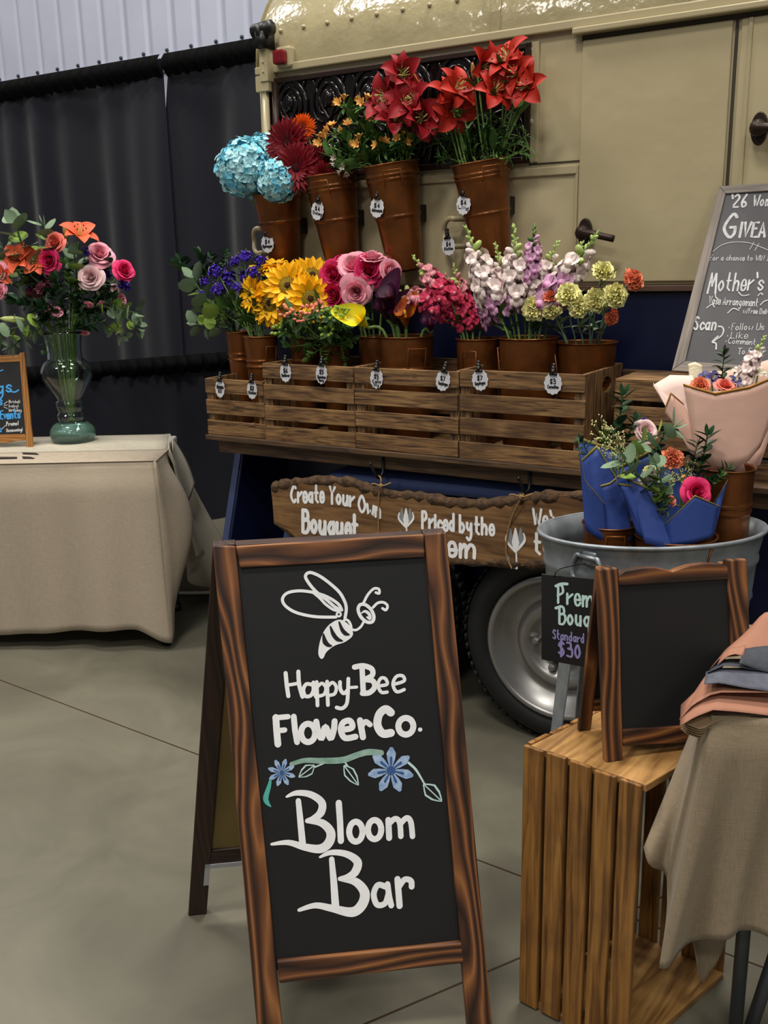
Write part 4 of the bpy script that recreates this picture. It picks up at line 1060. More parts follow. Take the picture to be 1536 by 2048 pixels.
def flap(u, v):                                  # the folded corner hanging at the side
    a = V((xe + .0, yM + .02, ZT)); b = V((xb + .01, tB.y - .06, ZT)); tip = at_pl(384, 966, V((xb + .2, yM + .25, 0)), V((0, 1, 0))); c_ = at_pl(350, 1000, V((xb + .1, yM + .1, 0)), V((0, 1, 0)))
    top = a + (b - a) * u; low = c_ + (tip - c_) * u
    p = top + (low - top) * v; p.x += .012 * math.sin(v * math.pi) * (u) + .012; p.z -= .05 * math.sin(u * math.pi) * v; return p
cloth('tablecloth', 'paler linen tablecloth over the rear half of the left table', M_linen2, [(backtop, 30, 8), (sideskirt2, 24, 24), (backskirt, 60, 10), (flap, 10, 14)], loc=(-1.6, 4.1, TZ))
ZC = ZT + .003
# vase
vb = at_z(147, 886, ZC); vb.y += .06; vb = at_pl(147, 880, vb, V((0, 1, 0))); vb.z = ZC
km = mpp(vb)
vase = thing('glass_vase', 'tall curvy clear glass vase on the left table', 'vase', vb)
vp = [(.5, 0), (36, 0), (42, 6), (44, 15), (42, 25), (34, 34), (28, 38), (26, 42), (29, 50), (25, 58), (28, 67), (28, 76), (25, 82), (30, 92), (42, 112), (49, 130), (48, 143), (41, 156), (34, 162), (33, 175), (34, 195), (38, 215)]
pf_ = catmull([V((r, h, 0)) for r, h in vp], 3)
inner = [(max(.4, q.x - 3.2), max(q.y, 36)) for q in reversed(pf_) if q.y > 36]
mb = MB(); mb.lathe([(q.x * km, q.y * km) for q in pf_] + [(r * km, h * km) for r, h in inner] + [(.0003, 37 * km)], 40, Matrix.Translation(vb)); part('body', mb, M_glass, vase, True)
mb = MB(); mb.lathe([(.0003, 4 * km), (34 * km, 4 * km), (39 * km, 9 * km), (40 * km, 16 * km), (37 * km, 25 * km), (28 * km, 33 * km), (.0003, 33 * km)], 32, Matrix.Translation(vb)); part('water', mb, mat('vase_water', (176, 214, 200), .05, trans=.75, ior=1.33), vase, True, label='green tinted water in the base')
# small oak easel sign, cut off by the frame
ef = at_z(52, 893, ZC); EP = Plane(ef, V((0.02, -1, .2)))
es = thing('tabletop_chalk_sign', 'small oak framed chalk sign cut by the left photo edge', 'sign', ef)
def eq(*L): return [EP.pt(*q) for q in L]
ee = -EP.n * .014
mb = MB(); mb.prism(eq((38, 706), (48, 704), (66, 895), (53, 897)), ee, along=Z); part('stile', mb, M_oak, es, bevel=.002)
mb = MB(); mb.prism(eq((-150, 718), (38, 709), (40, 723), (-150, 732)), ee, along=V((1, 0, 0))); part('top_rail', mb, M_oak, es, bevel=.002)
mb = MB(); mb.prism(eq((-140, 872), (50, 868), (52, 880), (30, 882), (10, 886), (-20, 884), (-140, 892)), ee, along=V((1, 0, 0))); part('bottom_rail', mb, M_oak, es, bevel=.002)
mb = MB(); mb.prism(eq((-158, 714), (-148, 714), (-132, 900), (-146, 902)), ee, along=Z); part('stile', mb, M_oak, es, bevel=.002)
mb = MB(); mb.prism([p - EP.n * .004 for p in eq((-150, 722), (40, 716), (53, 876), (-140, 882))], -EP.n * .005); eb = part('board', mb, M_board, es)
mb = MB(); a = EP.pt(34, 720) - EP.n * .02; b = V((a.x + .01, ef.y + .10, ZC)); mb.tube([a, b], .009, 6); part('rear_leg', mb, M_oak, es)
EB = Plane(ef - EP.n * .004, EP.n); mb = MB()
letters(mb, EB, 'gs', (-4, 787), (22, 783), 24, 3.4, 0); brush(mb, EB, [(22, 783), (30, 784), (37, 780)], 3, m=0); brush(mb, EB, [(-6, 745), (0, 742), (6, 740)], 2.4, m=0)
letters(mb, EB, 's', (-2, 810), (4, 810), 18, 3, 0)
for i, (t, x1_) in enumerate((('Bridal!', 40), ('baby!', 37), ('birthday', 43))): letters(mb, EB, t, (18, 806 + 8.5 * i), (x1_, 806 + 8.5 * i), 5.6, 1.0, 1)
for i in range(3): brush(mb, EB, [(8, 811 + (i - 1) * 3), (15, 803 + i * 7)], 1.2, m=1)
letters(mb, EB, 'Events', (1, 838), (40, 836), 16, 3, 0); letters(mb, EB, 's', (-6, 864), (3, 864), 14, 2.4, 0)
letters(mb, EB, 'Promo!', (13, 852), (37, 850), 8, 1.4, 1); letters(mb, EB, 'Homecoming!', (13, 864), (45, 862), 6.5, 1.1, 1); brush(mb, EB, [(4, 858), (11, 851)], 1.2, m=1)
part('lettering', mb, [M_blue, M_chalk], eb, False, label='blue and white chalk words')
for i, (q, lab) in enumerate((([(-6, 914), (34, 914), (34, 917), (-8, 918)], 'flat dark slip of paper at the front edge of the left table'), ([(44, 905), (72, 906), (78, 909), (46, 908)], 'small dark paper slip below the oak sign, the rear one'), ([(44, 913), (62, 914), (70, 917), (46, 917)], 'small dark paper slip below the oak sign, the front one'))):
    P = [at_z(x, y, ZC + .0005) for x, y in q]; mb = MB(); mb.prism(P, Z * .0012); o_ = solo('paper_slip', lab, 'paper slip', mb, [mat('slip_dark', (40, 30, 30), .6)], P[0], group='paper slips on the left table')
# ================================================================== galvanised tub
TBZ = .84; TC = V((.624, 2.166, 0)); tA_, tB_, tph = .266, .169, .092
tub = thing('galvanised_tub', 'oval galvanised wash tub on splayed legs holding wrapped bouquets', 'tub', (TC.x, TC.y, 0), tph)
def te(q, k, z, off=0): 
    x, y = (tA_ * k + off) * math.cos(q), (tB_ * k + off) * math.sin(q); return V((TC.x + x * math.cos(tph) - y * math.sin(tph), TC.y + x * math.sin(tph) + y * math.cos(tph), z))
pfl = [(.78, .50), (.86, .505), (.875, .515), (.905, .60), (.91, .606), (.925, .612), (.915, .622), (.935, .69), (.955, .70), (.955, .708), (.945, .716), (.99, .772), (1.0, .776)]
pfl = [(k, z + .064) for k, z in pfl]
pin = [(k - .018, z + .004) for k, z in reversed(pfl[1:-1])] + [(.02, .572)]
mb = MB(); NQ = 64; allp = [(.02, .564)] + pfl + pin
vs = [te(2 * math.pi * j / NQ, k, z) for k, z in allp for j in range(NQ)]
mb.add(vs, [(i * NQ + j, i * NQ + (j + 1) % NQ, (i + 1) * NQ + (j + 1) % NQ, (i + 1) * NQ + j) for i in range(len(allp) - 1) for j in range(NQ)])
part('body', mb, M_galv, tub, True)
mb = MB(); mb.tube([te(2 * math.pi * j / 72, 1, TBZ - .002) for j in range(72)], .0052, 8, closed=True); part('rolled_rim', mb, M_galv, tub, True)
def tub_handle(px, py):
    best = min((abs(at_px[0] - px), q) for q in [math.radians(a) for a in range(180, 360, 2)] for at_px in [proj(te(q, .99, .82))]); q = best[1]
    c = te(q, .985, .814); out = (te(q, 1.3, .814) - c); out.z = 0; out.normalize(); tn = Z.cross(out)
    mb = MB(); mb.box(c - tn * .018 + out * .001 - Z * .018, tn * .036, out * .008, Z * .03); h = part('handle_lug', mb, M_galv, tub, bevel=.003)
    mb = MB(); mb.tube(catmull([c + tn * .022 + out * .012, c + tn * .03 + out * .014, c + tn * .04 + out * .016 - Z * .03, c + tn * .026 + out * .018 - Z * .056, c - tn * .026 + out * .018 - Z * .056, c - tn * .04 + out * .016 - Z * .03, c - tn * .03 + out * .014, c - tn * .022 + out * .012], 5), .0052, 8)
    mb.tube([c + tn * .024 + out * .012, c - tn * .024 + out * .012], .005, 8); part('drop_handle', mb, M_galv, h, True); return c + out * .018
def proj(P):
    d = P - O; c = d.dot(CF); return (CX + FPX * d.dot(CR) / c, CY + FPX * d.dot(CD) / c)
hc = tub_handle(1180, 1100)
for q, dx in ((math.radians(203), -1), (math.radians(-30), 1), (math.radians(35), 1), (math.radians(115), -1)):
    t_ = te(q, .86, .60); o_ = te(q, 1.12, 0.0); mb = MB(); rad = (o_ - t_); rad.z = 0; tn = Z.cross(rad.normalized())
    mb.hexa([o_ - tn * .014, o_ + tn * .014, o_ + tn * .014 - rad.normalized() * .004, o_ - tn * .014 - rad.normalized() * .004], [t_ - tn * .026, t_ + tn * .026, t_ + tn * .026 - rad.normalized() * .004, t_ - tn * .026 - rad.normalized() * .004])
    part('leg', mb, M_galv, tub, bevel=.001)
# hanging black price board
pP = at_t(1125, 1150, 1.99); PL = Plane(pP, V((-.2, -1, .08)))
pb = thing('hanging_chalk_sign', 'small black premium bouquet price board hanging from the tub handle', 'sign', PL.pt(1125, 1320), math.atan2(.0, 1))
mb = MB(); mb.prism([PL.pt(*q) for q in ((1083, 1148), (1215, 1160), (1212, 1342), (1083, 1319))], -PL.n * .006); part('board', mb, M_board, pb, bevel=.001)
mb = MB()
letters(mb, PL, 'Prem', (1116, 1206), (1184, 1214), 36, 4.7, 0); letters(mb, PL, 'ium', (1190, 1214), (1208, 1216), 22, 4, 0)
brush(mb, PL, [(1112, 1172), (1122, 1168), (1134, 1168)], 6, m=0); letters(mb, PL, 'Bouq', (1119, 1247), (1180, 1254), 34, 4.7, 0); brush(mb, PL, [(1112, 1216), (1122, 1213)], 6, m=0)
letters(mb, PL, 'Standard', (1106, 1277), (1168, 1286), 18, 2.6, 1); letters(mb, PL, '$30', (1118, 1308), (1162, 1318), 26, 4.2, 1)
part('lettering', mb, [M_mintw, M_lilac], pb, False, label='mint and lilac chalk words')
mb = MB(); mb.tube(catmull([PL.pt(1108, 1154, .003), PL.pt(1120, 1138), hc - Z * .012], 4), .0011, 5); mb.tube(catmull([PL.pt(1200, 1162, .003), PL.pt(1196, 1130), hc - Z * .012 + T * .01], 4), .0011, 5); part('hanging_wire', mb, M_blackm, pb, True)

# ================================================================== tall crate on end
bcA = V((.248, 1.636, 0)); ang1, ang2 = math.radians(-40.0), math.radians(40.0); bw1, bw2, bh = .243, .335, .572
e1, e2 = V((math.cos(ang1), math.sin(ang1), 0)), V((math.cos(ang2), math.sin(ang2), 0))
bc = thing('wooden_crate', 'honey brown slatted crate standing on its end beside the linen table', 'crate', bcA, ang1)
def slats(o, ea, w, n, thk, zz0, zz1, nm):
    mb = MB()
    for i in range(n):
        p = w / n; mb.box(o + ea * (p * i + .003) + Z * (zz0 + U(-.002, .002)), ea * (p - .0085), thk, Z * (zz1 - zz0), 0, 2)
    part(nm, mb, M_cratet, bc, bevel=.0025)
slats(bcA, e1, bw1, 5, e2 * .010, .004, bh, 'slatted_side'); slats(bcA + e2 * (bw2 - .01), e1, bw1, 5, e2 * .010, .004, bh, 'slatted_side'); slats(bcA + e2 * .012, e2, bw2 - .024, 5, e1 * .010, .004, bh, 'slatted_base')
for zz, nm in ((bh - .016, 'end_panel'), (0.0, 'end_panel')):
    mb = MB(); mb.box(bcA + e2 * .0105 + e1 * .011 + Z * zz, e1 * (bw1 - .012), e2 * (bw2 - .021), Z * .015, 0, 1); part(nm, mb, M_cratel, bc, bevel=.002)
ZB = bh - .0005
# ================================================================== blank chalkboard on that crate
f0 = at_z(1230, 1523, ZB); yaw = math.radians(13); Wc = V((math.cos(yaw), math.sin(yaw), 0)); lean = math.radians(9)
Nc = V((math.sin(yaw) * math.cos(lean), -math.cos(yaw) * math.cos(lean), math.sin(lean))); CP = Plane(f0, Nc)
cb = thing('tabletop_chalkboard', 'blank black tabletop chalkboard with scalloped wooden frame on the crate', 'chalkboard', f0, yaw)
ce = -CP.n * .018; upc = CP.pt(1218, 1140) - CP.pt(1230, 1523)
def cq(*L): return [CP.pt(*q) for q in L]
mb = MB(); mb.prism(cq((1198, 1138), (1238, 1136), (1247, 1523), (1213, 1526)), ce, along=upc); part('stile', mb, M_sign, cb, bevel=.003)
br = CP.pt(1511, 1516)
mb = MB(); mb.prism(cq((1455, 1120), (1494, 1118), (1511, 1500), (1476, 1502)), ce, along=upc); part('stile', mb, M_sign, cb, bevel=.003)
top = [(1237, 1150), (1250, 1142), (1285, 1136), (1310, 1135), (1332, 1139), (1345, 1143), (1358, 1138), (1380, 1131), (1410, 1127), (1440, 1128), (1456, 1134)]
mb = MB(); mb.prism(cq(*top) + cq((1458, 1158), (1239, 1172)), ce, along=Wc); part('top_rail', mb, M_sign, cb, bevel=.002)
mb = MB(); mb.prism(cq((1246, 1460), (1474, 1445), (1476, 1472), (1420, 1480), (1360, 1487), (1300, 1489), (1247, 1493)), ce, along=Wc); part('bottom_rail', mb, M_sign, cb, bevel=.002)
mb = MB(); mb.prism([p - CP.n * .006 for p in cq((1232, 1160), (1462, 1146), (1480, 1455), (1240, 1470))], -CP.n * .005); part('board', mb, M_board, cb, label='blank black board')
rf = at_z(1158, 1463, ZB); aT = CP.pt(1205, 1140) - CP.n * .02; dr = (rf - aT)
rW = (CP.pt(1480, 1130) - CP.pt(1205, 1140))
for t in (0, .9):
    a0 = aT + rW * t; mb = MB(); mb.box(a0 - Wc * .001, Wc * .026, dr, V((0, .016, .0)), 0, 1); part('rear_leg', mb, M_sign, cb, bevel=.002)
mb = MB(); mb.box(aT + dr * .8 + Wc * .025, rW * .83, dr.normalized() * .028, V((0, .012, 0)), 0, 0); part('rear_rail', mb, M_sign, cb, bevel=.002)
mb = MB(); mb.box(aT + dr * .08 + Wc * .02 + V((0, .006, 0)), rW * .86, dr * .74, V((0, .004, 0))); part('rear_board', mb, M_board, cb)

# ================================================================== giveaway board
gd = .03; gP = tp(1343, 741, gd)
zt_ = c5; 
gu = tp(1438, 372, BD - .035) - gP; GN = T.cross(gu).normalized(); GP = Plane(gP, GN)
gb = thing('giveaway_chalkboard', 'grey framed giveaway chalkboard leaning on the trailer at right', 'chalkboard', gP, TROT)
ge = -GP.n * .016
def gq(*L): return [GP.pt(*q) for q in L]
def mixp(a, b, t): return (a[0] + (b[0] - a[0]) * t, a[1] + (b[1] - a[1]) * t)
TLo, BLo = (1438, 372), (1343, 741); TRo, BRo = (1680, 356), (1600, 760)
TLi, BLi = (1451, 387), (1370, 722); TRi, BRi = (1660, 373), (1575, 737)
mb = MB(); mb.prism(gq(TLo, TLi, BLi, BLo), ge, along=gu); part('frame_side', mb, M_greyw, gb, bevel=.002)
mb = MB(); mb.prism(gq(TLo, TRo, TRi, TLi), ge, along=T); part('frame_side', mb, M_greyw, gb, bevel=.002)
mb = MB(); mb.prism(gq(BLi, BRi, BRo, BLo), ge, along=T); part('frame_side', mb, M_greyw, gb, bevel=.002)
mb = MB(); mb.prism(gq(TRi, TRo, BRo, BRi), ge, along=gu); part('frame_side', mb, M_greyw, gb, bevel=.002)
mb = MB(); mb.prism([p - GP.n * .005 for p in gq((1449, 384), (1664, 370), (1578, 739), (1366, 725))], -GP.n * .005); gbo = part('board', mb, M_slate, gb, label='grey chalk surface')
mb = MB(); mb.prism([p - GP.n * .0048 for p in gq((1451, 388), (1449.5, 388), (1369, 722), (1371, 722))], GP.n * .001); mb.prism([p - GP.n * .0048 for p in gq((1451, 386), (1660, 372), (1660, 374), (1451, 388))], GP.n * .001); part('inner_edge', mb, M_ink, gbo)
GB = Plane(gP - GP.n * .005, GN); mb = MB()
g6 = lambda L: [(1280 + x / 4.875, 340 + y / 4.875) for x, y in L]
def gl(t, a, b, cap, w): (ax, ay), (bx, by) = g6([a, b]); letters(mb, GB, t, (ax, ay), (bx, by), cap / 4.875, w / 4.875 * (.72 if w < 14 else .95), slant=.18)
gl("'26", (880, 362), (1040, 355), 118, 20); gl('Womens', (1100, 352), (1420, 338), 105, 15)
gl('G', (800, 655), (930, 650), 225, 30); gl('IVEAWAY', (970, 655), (1500, 640), 140, 26)
brush(mb, GB, g6([(712, 795), (800, 730), (920, 702), (1060, 710), (1150, 740), (1248, 780)]), 1.2); brush(mb, GB, g6([(1110, 705), (1070, 775)]), 1.2); brush(mb, GB, g6([(1160, 715), (1120, 785)]), 1.2)
gl('For a chance to WIN 1 Dozen', (680, 880), (1420, 885), 50, 9)
gl("Mother's Day", (660, 1180), (1480, 1165), 170, 18); gl('Vase Arrangement', (670, 1305), (1145, 1330), 75, 11); gl('w/Free Delivery', (1005, 1395), (1330, 1410), 50, 8)
for L in ([(650, 1345), (700, 1310), (725, 1335)], [(855, 1395), (910, 1350), (965, 1370)], [(730, 1190), (740, 1240), (765, 1260)], [(960, 1190), (1000, 1225), (1065, 1215)], [(1150, 1225), (1180, 1200), (1195, 1215)], [(1175, 1315), (1210, 1280), (1260, 1265)]): brush(mb, GB, g6(L), 2.2)
gl('Scan', (520, 1555), (740, 1560), 125, 17); brush(mb, GB, g6([(765, 1525), (800, 1530), (815, 1565), (795, 1615), (745, 1650), (710, 1675)]), 3); brush(mb, GB, g6([(760, 1620), (705, 1675), (740, 1690), (742, 1745)]), 3)
gl('*Follow Us', (865, 1560), (1205, 1560), 65, 9); gl('*Like', (850, 1640), (1050, 1640), 62, 9); gl('*Comment', (835, 1690), (1125, 1705), 55, 9); gl('To Enter', (950, 1795), (1220, 1795), 58, 10)
part('lettering', mb, M_chalk, gbo, False, label='white chalk words')

# ================================================================== right table with linen and papers
RZ = .738
rc = at_z(1424, 1432, RZ); af, al_ = math.radians(-9), math.radians(66)
Ef, El = V((math.cos(af), math.sin(af), 0)), V((math.cos(al_), math.sin(al_), 0))
rt = thing('folding_table', 'linen covered folding table with grey legs at the right edge', 'table', rc + Ef * .4 - Z * RZ, af)
mb = MB(); o_ = rc + Ef * .012 + El * .012 - Z * .035; mb.box(o_, Ef * .8, El * .42, Z * .034); part('top', mb, M_ttop, rt, bevel=.006)
l0 = at_pl(1484, 1900, rc + El * .09, V((0, 1, 0))); l0.z = 0
mb = MB(); mb.tube([l0, V((l0.x, l0.y, RZ - .035))], .0125, 12); part('leg', mb, M_steelleg, rt, True)
mb = MB(); mb.tube([l0 + Ef * .62, V((l0.x, l0.y, RZ - .035)) + Ef * .62], .0125, 12); part('leg', mb, M_steelleg, rt, True)
mb = MB(); b0 = at_pl(1500, 2060, l0 + El * .02, V((0, 1, 0))); b1 = at_pl(1560, 1880, l0 + El * .02, V((0, 1, 0))); mb.tube([b0 + (b0 - b1) * .25, b1], .0125, 12); part('leg', mb, M_steelleg, rt, True)
FPl = Plane(rc - El * .004, V((-Ef.y, Ef.x, 0))); 
def front(u, v):                                   # front skirt: top edge to hem
    top = FPl.pt(1424 + 260 * u, 1432 + 14 * u)
    top.z = RZ + .003
    hx, hy = [(1314, 1912), (1345, 1900), (1390, 1892), (1440, 1868), (1475, 1856), (1536, 1868), (1600, 1872), (1684, 1890)][0:8], None
    k = u * 7; i = min(int(k), 6); f_ = k - i; h0, h1 = hx[i], hx[i + 1]
    X, Y = h0[0] + (h1[0] - h0[0]) * f_, h0[1] + (h1[1] - h0[1]) * f_
    lo = FPl.pt(X, Y)
    p = top + (lo - top) * v
    c = smooth(v * 7); bul = .012 * c + v * (.016 * math.sin(u * 16 + .4) + .012 * math.sin(u * 7 + 2 * v))
    p += FPl.n * bul; p.x -= .012 * math.sin(math.pi * min(1, v * 1.0)) * (1 - u) * .0
    return p
SPl = Plane(rc + V((-.02, .03, 0)), V((-.55, -1, 0)))
def front2(u, v):                                  # the rest of the front skirt, out of the photo to the table's far end
    a = front(1, v); e_ = rc + Ef * .81; e_.z = RZ + .003 + (a.z - RZ - .003) * (1 if v else 0)
    q = a + Ef * (max(0.0, (e_ - a).dot(Ef)) * u); q += FPl.n * (.02 * math.sin(u * 14) * v); q.z = a.z; return q
def sidef(u, v):                                   # left flap falling from the side edge
    a = rc + El * .0 + Z * .003; b = rc + El * .2 + Z * .003
    top = b + (a - b) * u
    k = u; lo = SPl.pt(1302 + 45 * k, 1690 + 62 * k + 10 * math.sin(k * 3))
    p = top + (lo - top) * v; p += V((-.014, -.006, 0)) * smooth(v * 6) + SPl.n * (.012 * math.sin(u * 6) * v); return p
def sideg(u, v):                                   # from the corner fold back under to the front skirt
    if u == 1: return front(0, v)
    a = sidef(1, min(1, v * 1.0)); q = front(0, v); return a + (q - a) * u + V((.012, .02, 0)) * math.sin(u * math.pi) * v
BPl = Plane(rc + El * .14, V((0, -1, 0)))
def backf(u, v):                                   # lower corner hanging behind the front skirt
    top = BPl.pt(1372 + 92 * u, 1800); lo = [BPl.pt(1396, 1940), BPl.pt(1409, 1976), BPl.pt(1430, 1930), BPl.pt(1452, 1866)]
    k = u * 3; i = min(int(k), 2); l_ = lo[i] + (lo[i + 1] - lo[i]) * (k - i); p = top + (l_ - top) * v; p.y += .01 * math.sin(u * 5); return p
def topf(u, v): return rc + Ef * (.8 * u) + El * (.42 * v) + Z * .0035
cloth('tablecloth', 'sand linen tablecloth over the right hand table', M_linen3, [(front, 60, 30), (front2, 40, 30), (sidef, 14, 24), (sideg, 8, 30), (backf, 12, 10), (topf, 10, 6)], loc=rc)
# wrapping papers
M_peach = mat('peach_kraft_paper', (156, 108, 86), .75, c2=(146, 99, 78), scale=6, bump=.15, bscale=25)
M_dark = mat('charcoal_tissue', (44, 47, 56), .7, c2=(54, 57, 66), scale=30, bump=.25, bscale=40)
M_dark2 = mat('grey_tissue', (84, 86, 98), .7, c2=(70, 72, 84), scale=60)
PY = Plane(rc + El * .05, V((0, -1, 0)))
def sheet(label, m, outl, t0, lift, n=10, layers=1, group='wrapping papers on the right table'):
    """outl: left/top boundary pixel polylines low->high giving a bent sheet between two pixel edges"""
    lowe, upe = outl; mb = MB()
    def samp(L, u):
        k = u * (len(L) - 1); i = min(int(k), len(L) - 2); f_ = k - i; return (L[i][0] + (L[i + 1][0] - L[i][0]) * f_, L[i][1] + (L[i + 1][1] - L[i][1]) * f_)
    for ly in range(layers):
        def fn(u, v):
            a, b = samp(lowe, u), samp(upe, u); x, y = a[0] + (b[0] - a[0]) * v, a[1] + (b[1] - a[1]) * v
            p = at_t(x, y, t0 + v * lift + ly * .004); return p - Z * .004 * ly
        mb.grid(fn, n, 6)
    P = at_t(*lowe[len(lowe) // 2], t0)
    return solo('wrapping_paper', label, 'wrapping paper', mb, m, P, smooth=True, group=group, solid=.0008)
tt = depth(rc)
sheet('lowest fanned bundle of tan paper edges, overhanging the linen', mat('paper_edges_tan', (150, 124, 92), .8), ([(1372, 1448), (1402, 1460), (1440, 1440), (1536, 1430)], [(1362, 1440), (1400, 1412), (1450, 1400), (1536, 1395)]), tt - .008, .03, layers=5)
sheet('broad peach wrapping paper on top of the tan edges', M_peach, ([(1360, 1452), (1390, 1434), (1426, 1420), (1480, 1424), (1560, 1434)], [(1362, 1410), (1408, 1366), (1450, 1366), (1500, 1376), (1560, 1386)]), tt - .02, .06)
sheet('peach wrapping paper folded up against the blank chalkboard', M_peach, ([(1358, 1440), (1385, 1410), (1430, 1385), (1560, 1385)], [(1386, 1388), (1412, 1350), (1450, 1345), (1560, 1345)]), tt - .0, .06)
sheet('charcoal tissue paper lying across the broad peach sheet', M_dark2, ([(1408, 1368), (1440, 1366), (1490, 1376), (1560, 1386)], [(1412, 1344), (1440, 1336), (1490, 1336), (1560, 1338)]), tt - .0, .04)
sheet('grey tissue paper sheet under the upper peach fold', M_dark, ([(1414, 1346), (1450, 1330), (1500, 1338), (1560, 1346)], [(1424, 1336), (1450, 1318), (1500, 1318), (1560, 1320)]), tt + .03, .05)
sheet('tall peach paper rising at the right edge', M_peach, ([(1420, 1338), (1440, 1315), (1490, 1310), (1560, 1316)], [(1450, 1300), (1490, 1266), (1526, 1226), (1560, 1220)]), tt + .07, .06)
sheet('topmost charcoal tissue sheet at the right edge', M_dark, ([(1478, 1326), (1500, 1334), (1530, 1344), (1560, 1350)], [(1488, 1298), (1510, 1294), (1530, 1292), (1560, 1290)]), tt + .03, .04)
sheet('peach paper fold just below the topmost charcoal tissue', M_peach, ([(1434, 1330), (1455, 1312), (1470, 1308), (1486, 1312)], [(1446, 1306), (1462, 1296), (1478, 1294), (1492, 1290)]), tt + .05, .03)
# ================================================================== flower materials
def pmat(name, c, c2=None, rough=.55, scale=60): return mat(name, c, rough, spec=.3, c2=c2, scale=scale, detail=2)
P_stem = pmat('stem_green', (92, 122, 58), (112, 140, 74)); P_stemd = pmat('dark_stem', (58, 82, 44))
P_leaf = pmat('leaf_green', (56, 88, 40), (74, 106, 50), .45); P_leafd = pmat('dark_leaf', (30, 56, 34), (42, 72, 42), .4)
P_euc = pmat('eucalyptus_leaf', (108, 132, 104), (130, 150, 122), .6); P_eucl = pmat('young_leaf', (126, 158, 66), (146, 172, 84), .5)
P_bud = pmat('pale_bud', (176, 192, 108), (200, 206, 134)); P_yel = pmat('sunflower_yellow', (250, 178, 8), (255, 198, 24)); 
P_sunc = pmat('sunflower_centre', (120, 96, 24), (158, 132, 40), .9, 200); P_sund = pmat('sunflower_dark_eye', (58, 40, 18), None, .9)
P_hyd = pmat('hydrangea_blue', (146, 206, 218), (186, 226, 230), .6, 30); P_hyd2 = pmat('hydrangea_deep_blue', (92, 186, 216), (134, 208, 226), .6, 30)
P_dred = pmat('gerbera_dark_red', (100, 6, 18), (130, 10, 26)); P_dredc = pmat('gerbera_dark_centre', (58, 8, 14), None, .9); P_or = pmat('bright_orange', (232, 84, 10), (246, 112, 20))
P_lilyd = pmat('lily_deep_red', (128, 14, 26), (156, 26, 34)); P_lilyo = pmat('lily_orange_red', (158, 26, 20), (184, 46, 28)); P_lilyv = pmat('lily_vase_orange', (216, 84, 50), (226, 106, 72))
P_anth = pmat('anther_brown', (96, 44, 16)); P_budo = pmat('lily_bud', (170, 112, 60), (140, 124, 60))
P_alst = pmat('alstroemeria_orange', (222, 148, 68), (232, 178, 100)); P_alsw = pmat('alstroemeria_pale', (186, 176, 160), (166, 150, 150))
P_vio = pmat('statice_violet', (54, 28, 148), (78, 48, 176), .7, 90)
P_hot = pmat('hot_pink', (206, 30, 92), (222, 58, 112)); P_pink = pmat('rose_pink', (238, 152, 172), (244, 176, 190)); P_pale = pmat('pale_pink', (226, 186, 190), (234, 204, 202)); P_cor = pmat('rose_coral', (220, 104, 92), (232, 134, 116))
P_hypc = pmat('coral_berry', (222, 120, 98), (232, 150, 120), .35); P_hypg = pmat('green_berry', (112, 142, 50), (134, 158, 66), .35)
P_cally = pmat('calla_yellow', (228, 208, 28), (200, 204, 62), .4, 2); P_callp = pmat('calla_plum', (48, 14, 38), (66, 20, 48), .35); P_callo = pmat('calla_sunset', (150, 38, 22), (206, 128, 36), .4, 1.6); P_callg = pmat('calla_throat_green', (120, 148, 48))
P_snhp = pmat('snapdragon_hot_pink', (186, 34, 74), (208, 70, 100)); P_snp = pmat('snapdragon_pink', (206, 116, 132), (226, 162, 166)); P_snm = pmat('snapdragon_mauve', (190, 134, 170), (208, 164, 194)); P_snl = pmat('snapdragon_cream', (226, 214, 200), (222, 196, 200)); P_sng = pmat('snapdragon_bud_green', (158, 180, 96), (182, 198, 122)); P_sdk = pmat('snapdragon_purple_throat', (150, 60, 120))
P_cary = pmat('carnation_yellow', (230, 222, 136), (240, 236, 176), .7); P_caro = pmat('carnation_coral', (232, 122, 86), (240, 150, 112), .7)
P_burg = pmat('burgundy', (84, 30, 44), (110, 52, 66)); P_wht = pmat('white_petal', (220, 214, 200), (206, 200, 180)); P_iris = pmat('iris_blue', (72, 68, 116), (96, 92, 140)); P_fill = pmat('cream_filler', (220, 208, 148), (234, 224, 176))
# ================================================================== bloom prototypes (base at origin, facing +Z)
X1, Y1, Z1 = V((1, 0, 0)), V((0, 1, 0)), V((0, 0, 1))
BL = {}
def rad(q): return V((math.cos(q), math.sin(q), 0))
def proto(key, fn, mats):
    random.seed(sum(map(ord, key)) * 13); mb = MB(); fn(mb); BL[key] = mb.mesh(key, mats)
def gerbera(mb, R=1.0):
    for L, n, th, z in ((1.0, 30, .28, 0), (.9, 26, .5, .05), (.55, 22, .75, .09)):
        for i in range(n):
            q = 2 * math.pi * (i + U(-.2, .2)) / n; mb.petal(rad(q) * .12 + Z1 * z, rad(q), Z1, L * U(.84, .94), .085, th + U(-.08, .08), -.35 + U(-.15, .1), .3, a=1.25, b=.5, nt=4)
    mb.ball((0, 0, .1), .2, .2, .09, m=1, nu=12, nv=6); mb.ball((0, 0, -.03), .22, .22, .1, m=2, nu=10, nv=5)
